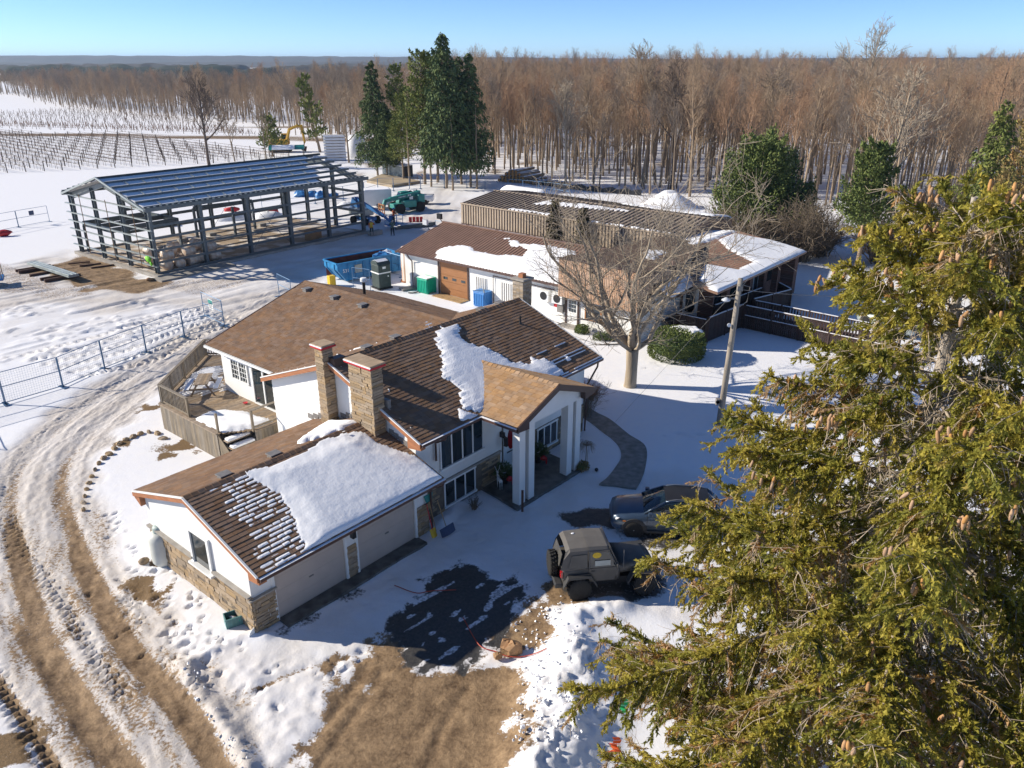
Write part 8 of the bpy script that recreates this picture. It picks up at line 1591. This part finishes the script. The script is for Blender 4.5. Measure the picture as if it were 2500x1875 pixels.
# ================================================================ THE BIG NORWAY SPRUCE IN FRONT
fm = bpy.data.materials.new('spruce_foliage'); fm.use_nodes = True; nt = fm.node_tree; L = nt.links.new; b = nt.nodes['Principled BSDF']
def ramp_(vals):
    r_2 = _n(nt, 'ShaderNodeValToRGB'); e = r_2.color_ramp.elements
    while len(e) < len(vals): e.new(.5)
    for q, (p, c) in zip(e, vals): q.position = p; q.color = (*c, 1)
    return r_2
at_ = _n(nt, 'ShaderNodeAttribute', attribute_name='tone'); rp = ramp_(((0, (.12, .135, .026)), (.35, (.27, .245, .038)), (.62, (.42, .34, .055)), (.75, (.27, .20, .06)), (.86, (.42, .22, .07)), (1, (.46, .34, .20)))); L(at_.outputs['Fac'], rp.inputs[0]); L(rp.outputs[0], b.inputs['Base Color'])
b.inputs['Roughness'].default_value = .65; b.inputs['Specular IOR Level'].default_value = .25
tl = _n(nt, 'ShaderNodeBsdfTranslucent'); L(rp.outputs[0], tl.inputs[0]); ms = _n(nt, 'ShaderNodeMixShader'); ms.inputs[0].default_value = .32; L(b.outputs[0], ms.inputs[1]); L(tl.outputs[0], ms.inputs[2]); L(ms.outputs[0], nt.nodes['Material Output'].inputs[0])
M['spruce_bark'] = mat('grey_spruce_bark', (.45, .39, .33), .9, .35, 3, .6, 14, stretch=(1, 1, .35)); M['spruce_twig'] = mat('grey_spruce_twigs', (.40, .33, .25), .9, .35, 6)
M['cone'] = mat('spruce_cone', (.42, .24, .115), .7, .25, 20, island=.2)
rs7 = np.random.default_rng(77); tb_ = at_y(2238, 1130, 11.3); TX, TY, TOP = tb_.x, 11.3, 15.7
big_spruce = thing('spruce_tree', 'huge olive green spruce hung with tan cones filling the right foreground', 'tree', (TX, TY, 0))
segs = []; zz = np.linspace(-.3, TOP, 18)
for i in range(17): segs.append(((.06 * math.sin(zz[i]), .05 * math.cos(zz[i] * .8), zz[i]), (.06 * math.sin(zz[i + 1]), .05 * math.cos(zz[i + 1] * .8), zz[i + 1]), .34 * (1 - .9 * i / 17) + .01, .34 * (1 - .9 * (i + 1) / 17) + .01))
link('trunk', seg_mesh('trunk', segs, M['spruce_bark'], 10, True), big_spruce)
twigs_dead = []; wood, tw_p, tw_d, tw_l, tw_t, tips = [], [], [], [], [], []
NB = 200
for j in range(NB):
    t = ((j + rs7.random()) / NB) ** .85; z0 = 2.0 + (TOP - 2.3) * t; az = j * 2.39996 + rs7.normal() * .25
    L0 = min(6.0, .95 + (TOP - z0) * .72) * rs7.uniform(.6, 1.1) * (1 - .30 * max(0, -math.cos(az)) * (1 if z0 > 10.8 else max(0, 1 - (10.8 - z0) / 2.2)))
    away = math.sin(az) > .55 and abs(math.cos(az)) < .8                     # far side from the lens carries fewer twigs
    d = np.array([math.cos(az), math.sin(az), 0]); rise = rs7.uniform(.05, .35) + .35 * (t > .85); dp_ = .62 + .1 * rs7.random()
    for _ in range(14):                      # measured outline of the crown on the side of the cars
        e_ = Vector((TX, TY, z0)) + Vector(d) * L0 + Vector((0, 0, L0 * (rise - dp_ * (1.05 - t * .55) + .30) - .25)); r_2 = e_ - Vector((0, 0, CAM_Z)); wz = r_2.dot(_F)
        if wz < 1: L0 *= .8; continue
        iu, iv = (1250 + FPX * r_2.x / wz) * .4096, (937.5 - FPX * r_2.dot(_U) / wz) * .4096
        if iu < np.interp(iv, [150, 210, 290, 345, 402, 436, 475, 495, 550, 590, 625, 660, 740, 800], [905, 880, 812, 778, 728, 678, 690, 660, 652, 640, 590, 570, 556, 545]) + 6: L0 *= .9
        else: break
    n = max(4, int(L0 / .30))
    s = np.linspace(0, 1, n + 1); pts = np.array([0, 0, z0]) + d * (s * L0)[:, None] + np.array([0, 0, 1.]) * (L0 * (rise * s - dp_ * s ** 2 * (1.05 - t * .55) + .30 * s ** 4))[:, None]
    pts += rs7.normal(size=pts.shape) * .035 * s[:, None]
    for i in range(n): wood.append((pts[i], pts[i + 1], .036 * (1 - .85 * s[i]) * (L0 / 5) + .008, .036 * (1 - .85 * s[i + 1]) * (L0 / 5) + .008))
    tips.append((pts[-1], d, z0, L0)); side = np.array([-d[1], d[0], 0])
    kk = int(L0 / .03); f_ = .42 + .58 * rs7.random(kk); ix = np.minimum((f_ * n).astype(int), n - 1); uu = (f_ * n - ix)[:, None]; axs = pts[ix + 1] - pts[ix]; axs /= np.linalg.norm(axs, axis=1)[:, None]; d_ = axs * .7 + rs7.normal(size=(kk, 3)) * .55 + np.array([0, 0, .15]); d_ /= np.linalg.norm(d_, axis=1)[:, None]
    tw_p.append(pts[ix] * (1 - uu) + pts[ix + 1] * uu); tw_d.append(d_); tw_l.append(rs7.uniform(.12, .24, kk)); tw_t.append(np.clip(rs7.uniform(.2, .62) + rs7.normal(size=kk) * .08, 0, .7))
    dead_b = rs7.random() < (.42 if z0 < 8 else .10)
    step = .092 if not away else .2; k = int(L0 * (1 - .10) / step)
    for q in range(k):
        f = .10 + .90 * (q + rs7.random()) / k; i = min(int(f * n), n - 1); u = f * n - i; p = pts[i] * (1 - u) + pts[i + 1] * u; ax = pts[i + 1] - pts[i]; ax /= np.linalg.norm(ax); sg = 1 if q % 2 else -1
        bl_ = (.30 + .95 * math.sin(math.pi * min(.95, f * .80 + .12))) * rs7.uniform(.45, 1.1) * (.5 + L0 / 9)
        bd = ax * rs7.uniform(.25, .8) + side * sg * rs7.uniform(.25, 1.0) + np.array([0, 0, .25 - 1.1 * rs7.random()]); bd /= np.linalg.norm(bd)
        e1 = p + bd * bl_ * .5; bd2 = bd + np.array([0, 0, -.55]); bd2 /= np.linalg.norm(bd2); e2 = e1 + bd2 * bl_ * .5
        bare = (f < .40 and rs7.random() < .75) or rs7.random() < .05; wood.append((p, e1, .009, .007)); wood.append((e1, e2, .007, .004))
        dead = dead_b and rs7.random() < .6 or rs7.random() < .10; base = rs7.uniform(.08, .64) if not dead else rs7.uniform(.74, 1.0)
        if bare or dead:                      # grey dead twigs hang in tangles near the trunk
            for _ in range(6 if bare else 9):
                g_ = rs7.random(); h_ = p + (e1 - p) * min(1, g_ * 2) + (e2 - e1) * max(0, g_ * 2 - 1); q1 = rs7.normal(size=3) * .6 + bd * .5 + np.array([0, 0, -.7]); q1 /= np.linalg.norm(q1); k1 = h_ + q1 * rs7.uniform(.1, .28); k2 = k1 + (q1 + rs7.normal(size=3) * .5) * rs7.uniform(.06, .16); twigs_dead += [(h_, k1, .0055, .004), (k1, k2, .004, .0025)]
        if bare: continue
        m_ = max(4, int(bl_ / .040))
        fr = (np.arange(m_) + rs7.random(m_)) / m_; pp = np.where(fr[:, None] < .5, p + (e1 - p) * (fr * 2)[:, None], e1 + (e2 - e1) * (fr * 2 - 1)[:, None])
        dd = np.where(fr[:, None] < .5, bd, bd2) * .9 + rs7.normal(size=(m_, 3)) * .50 + np.array([0, 0, -.30]); dd /= np.linalg.norm(dd, axis=1)[:, None]
        tw_p.append(pp); tw_d.append(dd); tw_l.append(rs7.uniform(.12, .25, m_) * (.75 if dead else 1)); tw_t.append(np.clip(base + rs7.normal(size=m_) * .07 + .08 * fr * (base < .7), 0, 1 if dead else .70))
tw_p, tw_d, tw_l, tw_t = np.concatenate(tw_p), np.concatenate(tw_d), np.concatenate(tw_l), np.concatenate(tw_t)
print('twigs', len(tw_p))
# every twig: a stem of needle tufts leaning forward round the axis
q = rs7.normal(size=tw_p.shape); a = np.cross(tw_d, q); a /= np.linalg.norm(a, axis=1)[:, None]; c = np.cross(tw_d, a); NV, NF = [], []; NN = 9
for k in range(NN):
    f = (k + .2) / NN; th_ = k * 2.4; r_2 = a * math.cos(th_) + c * math.sin(th_); s_ = -a * math.sin(th_) + c * math.cos(th_)
    o = tw_p + tw_d * (tw_l * f * .86)[:, None]; wd = (tw_l * .11)[:, None]; ln = (tw_l * (.34 - .10 * f) + .012)[:, None]
    tip = o + tw_d * ln * .85 + r_2 * ln * .70
    NV.append(np.stack([o - s_ * wd, o + s_ * wd, tip], 1))
V = np.stack(NV, 1).reshape(-1, 3); F = np.arange(len(V)).reshape(-1, 3)
link('foliage', np_mesh('foliage', V, F, fm, False, dict(tone=np.repeat(np.clip(tw_t, 0, 1), NN * 3))), big_spruce, kind='stuff')
link('branches', seg_mesh('branches', wood, M['spruce_twig'], 4), big_spruce, kind='stuff')
M['dead_twig'] = mat('tan_dead_twigs', (.50, .38, .25), .9, .4, 2, col2=(.36, .30, .24)); link('dead_twigs', seg_mesh('dead_twigs', twigs_dead, M['dead_twig'], 3), big_spruce, kind='stuff')
# cones hang in bunches from the outer twigs
cm = []
for k in range(3):
    mb = MB(); prof = []; H_ = (.15, .135, .17)[k]
    for i in range(10):
        f = i / 9; r_2 = .026 * math.sin(math.pi * min(1, .12 + f * .80)) ** .6 + .003 * (i % 2); prof.append((max(.004, r_2), -H_ * f))
    mb.lathe(prof, 8); cm.append(mb.mesh('cone', M['cone'], True))
cone_n = 0; order = sorted(tips, key=lambda q: -(q[2] + rs7.random() * 10)); lens = np.array([-TX, -TY, CAM_Z])
for tip, d, z0, L0 in order:
    if cone_n > 270: break
    v = lens - tip; facing = v[:2].dot(d[:2]) / np.linalg.norm(v[:2])
    if facing < -.1 and d[0] > -.5: continue
    for c_ in range(int(rs7.integers(1, 4))):
        base = tip - d * (rs7.random() ** 2 * L0 * .5 - .06) + np.array([rs7.normal() * .2, rs7.normal() * .2, .06 - .1 * rs7.random()])
        for k in range(int(rs7.integers(2, 5))):
            if cone_n > 270: break
            p = base + rs7.normal(size=3) * np.array([.08, .08, .05]); link('cone', cm[cone_n % 3], big_spruce, tuple(p), (rs7.normal() * .22, rs7.normal() * .22, rs7.random() * 6), (1, 1, 1)); cone_n += 1
# scraps caught at the foot of the spruce
M['ribbon'] = mat('orange_ribbon', (.75, .12, .03), .5, .2, 5); M['green_film'] = mat('green_film', (.03, .45, .14), .4, .3, 5)
for u_, v_, y_, lab, m_, nm in ((1520, 1728, 12.6, 'crumpled green plastic film caught at the left foot of the spruce', 'green_film', 'plastic_film'), (1715, 1785, 11.4, 'pale green plastic scrap hanging low in the spruce', 'green_film', 'plastic_film'), (1500, 1822, 11.6, 'torn orange ribbon tied near the lowest left bough', 'ribbon', 'ribbon')):
    p = at_y(u_, v_, y_); mb = MB(); k = 9; w_ = .09; pr = [Vector((math.sin(i * 1.3) * .05, math.cos(i * 1.7) * .04, .2 - .05 * i)) for i in range(k)]
    for i in range(k - 1): mb.add([pr[i] + Vector((-w_ * (.6 + .4 * math.sin(i)), 0, 0)), pr[i] + Vector((w_, .02 * math.sin(i * 2), 0)), pr[i + 1] + Vector((w_ * .9, .03 * math.cos(i), 0)), pr[i + 1] + Vector((-w_ * .7, .02, 0))], [(0, 1, 2, 3)])
    o = mb.build(nm, M[m_]); o.location = p; sd2 = o.modifiers.new('thick', 'SOLIDIFY'); sd2.thickness = .006; tag(o, lab, 'ribbon' if nm == 'ribbon' else 'plastic film')
# ================================================================ THE LAND BEYOND AND THE AIR
M['far_wood'] = mat('distant_wood', (.085, .07, .06), .95, .4, .01, col2=(.05, .05, .04), world=True); M['far_ever'] = mat('distant_evergreen', (.03, .045, .03), .95, .4, .02, world=True)
def ridge(name, x0, x1, y, dy, h, seed, m, step=18, kind='structure', base=0, rough=.35):
    xs = np.arange(x0, x1, step); ys = np.linspace(0, 1, 7); A, B = np.meshgrid(xs, ys)
    env = smooth(x0, x0 + (x1 - x0) * .04, A) * (1 - smooth(x1 - (x1 - x0) * .04, x1, A)); hh = base + h * np.sin(np.pi * np.clip(B, 0, 1)) ** .35 * (.75 + .5 * noise2(A.ravel(), B.ravel() * 0, (x1 - x0) / 9, seed).reshape(A.shape)) * env + rough * h * (noise2(A.ravel(), B.ravel() * 400, step * 1.6, seed + 1).reshape(A.shape) - .5) * (B > .05) * (B < .95) * env
    hh[0] = hh[-1] = -2; ii = np.arange(A.size).reshape(A.shape); V = np.stack([A.ravel(), (y + B * dy).ravel(), hh.ravel()], 1); return link(name, np_mesh(name, V, np.stack([ii[:-1, :-1].ravel(), ii[:-1, 1:].ravel(), ii[1:, 1:].ravel(), ii[1:, :-1].ravel()], 1), M[m], False), kind=kind)
ridge('hills', -4200, 4600, 3300, 900, 36, 91, 'far_wood', 22, rough=.16)
ridge('hills', -2600, 800, 2500, 500, 15, 92, 'far_wood', 16, rough=.3)
for i, (x0, x1, y, dy, h, m) in enumerate(((-560, -250, 900, 40, 12, 'far_ever'), (-330, -150, 1050, 60, 11, 'far_wood'), (-90, 330, 1250, 60, 13, 'far_ever'), (-900, -430, 1350, 80, 13, 'far_wood'), (-470, 60, 1650, 90, 13, 'far_wood'), (120, 700, 1500, 80, 12, 'far_wood'), (300, 1500, 900, 400, 19, 'far_wood'), (520, 2400, 1300, 600, 22, 'far_wood'))):
    o = ridge('far_woods', x0, x1, y, dy, h, 95 + i, m, 6 if i < 6 else 9, kind='stuff', rough=.45)
for i, (x, y, w_, h, lab) in enumerate(((-32, 1500, 60, 8, 'long pale farm building far away between the pines'), (-350, 1600, 26, 6, 'tiny pale farm building on the far left fields'))):
    t = thing('farm_building', lab, 'building', (x, y, 0)); MB().box(-w_ / 2, w_ / 2, -8, 8, 0, h).build('wall', M['white_paint'], t); MB().prism([(-w_ / 2 - 1, -9, h), (-w_ / 2 - 1, 0, h + 4), (-w_ / 2 - 1, 9, h)], (w_ + 2, 0, 0)).build('roof', M['snow_soft'], t)
hm = bpy.data.materials.new('haze_air'); hm.use_nodes = True; nt = hm.node_tree; nt.nodes.remove(nt.nodes['Principled BSDF']); pv = _n(nt, 'ShaderNodeVolumePrincipled'); pv.inputs['Density'].default_value = .00012; pv.inputs['Color'].default_value = (.58, .76, 1.0, 1); pv.inputs['Anisotropy'].default_value = .2; nt.links.new(pv.outputs[0], nt.nodes['Material Output'].inputs['Volume'])
me = MB().box(-9500, 9500, -120, 14500, -5, 80).mesh('haze', hm); link('haze', me, kind='stuff')
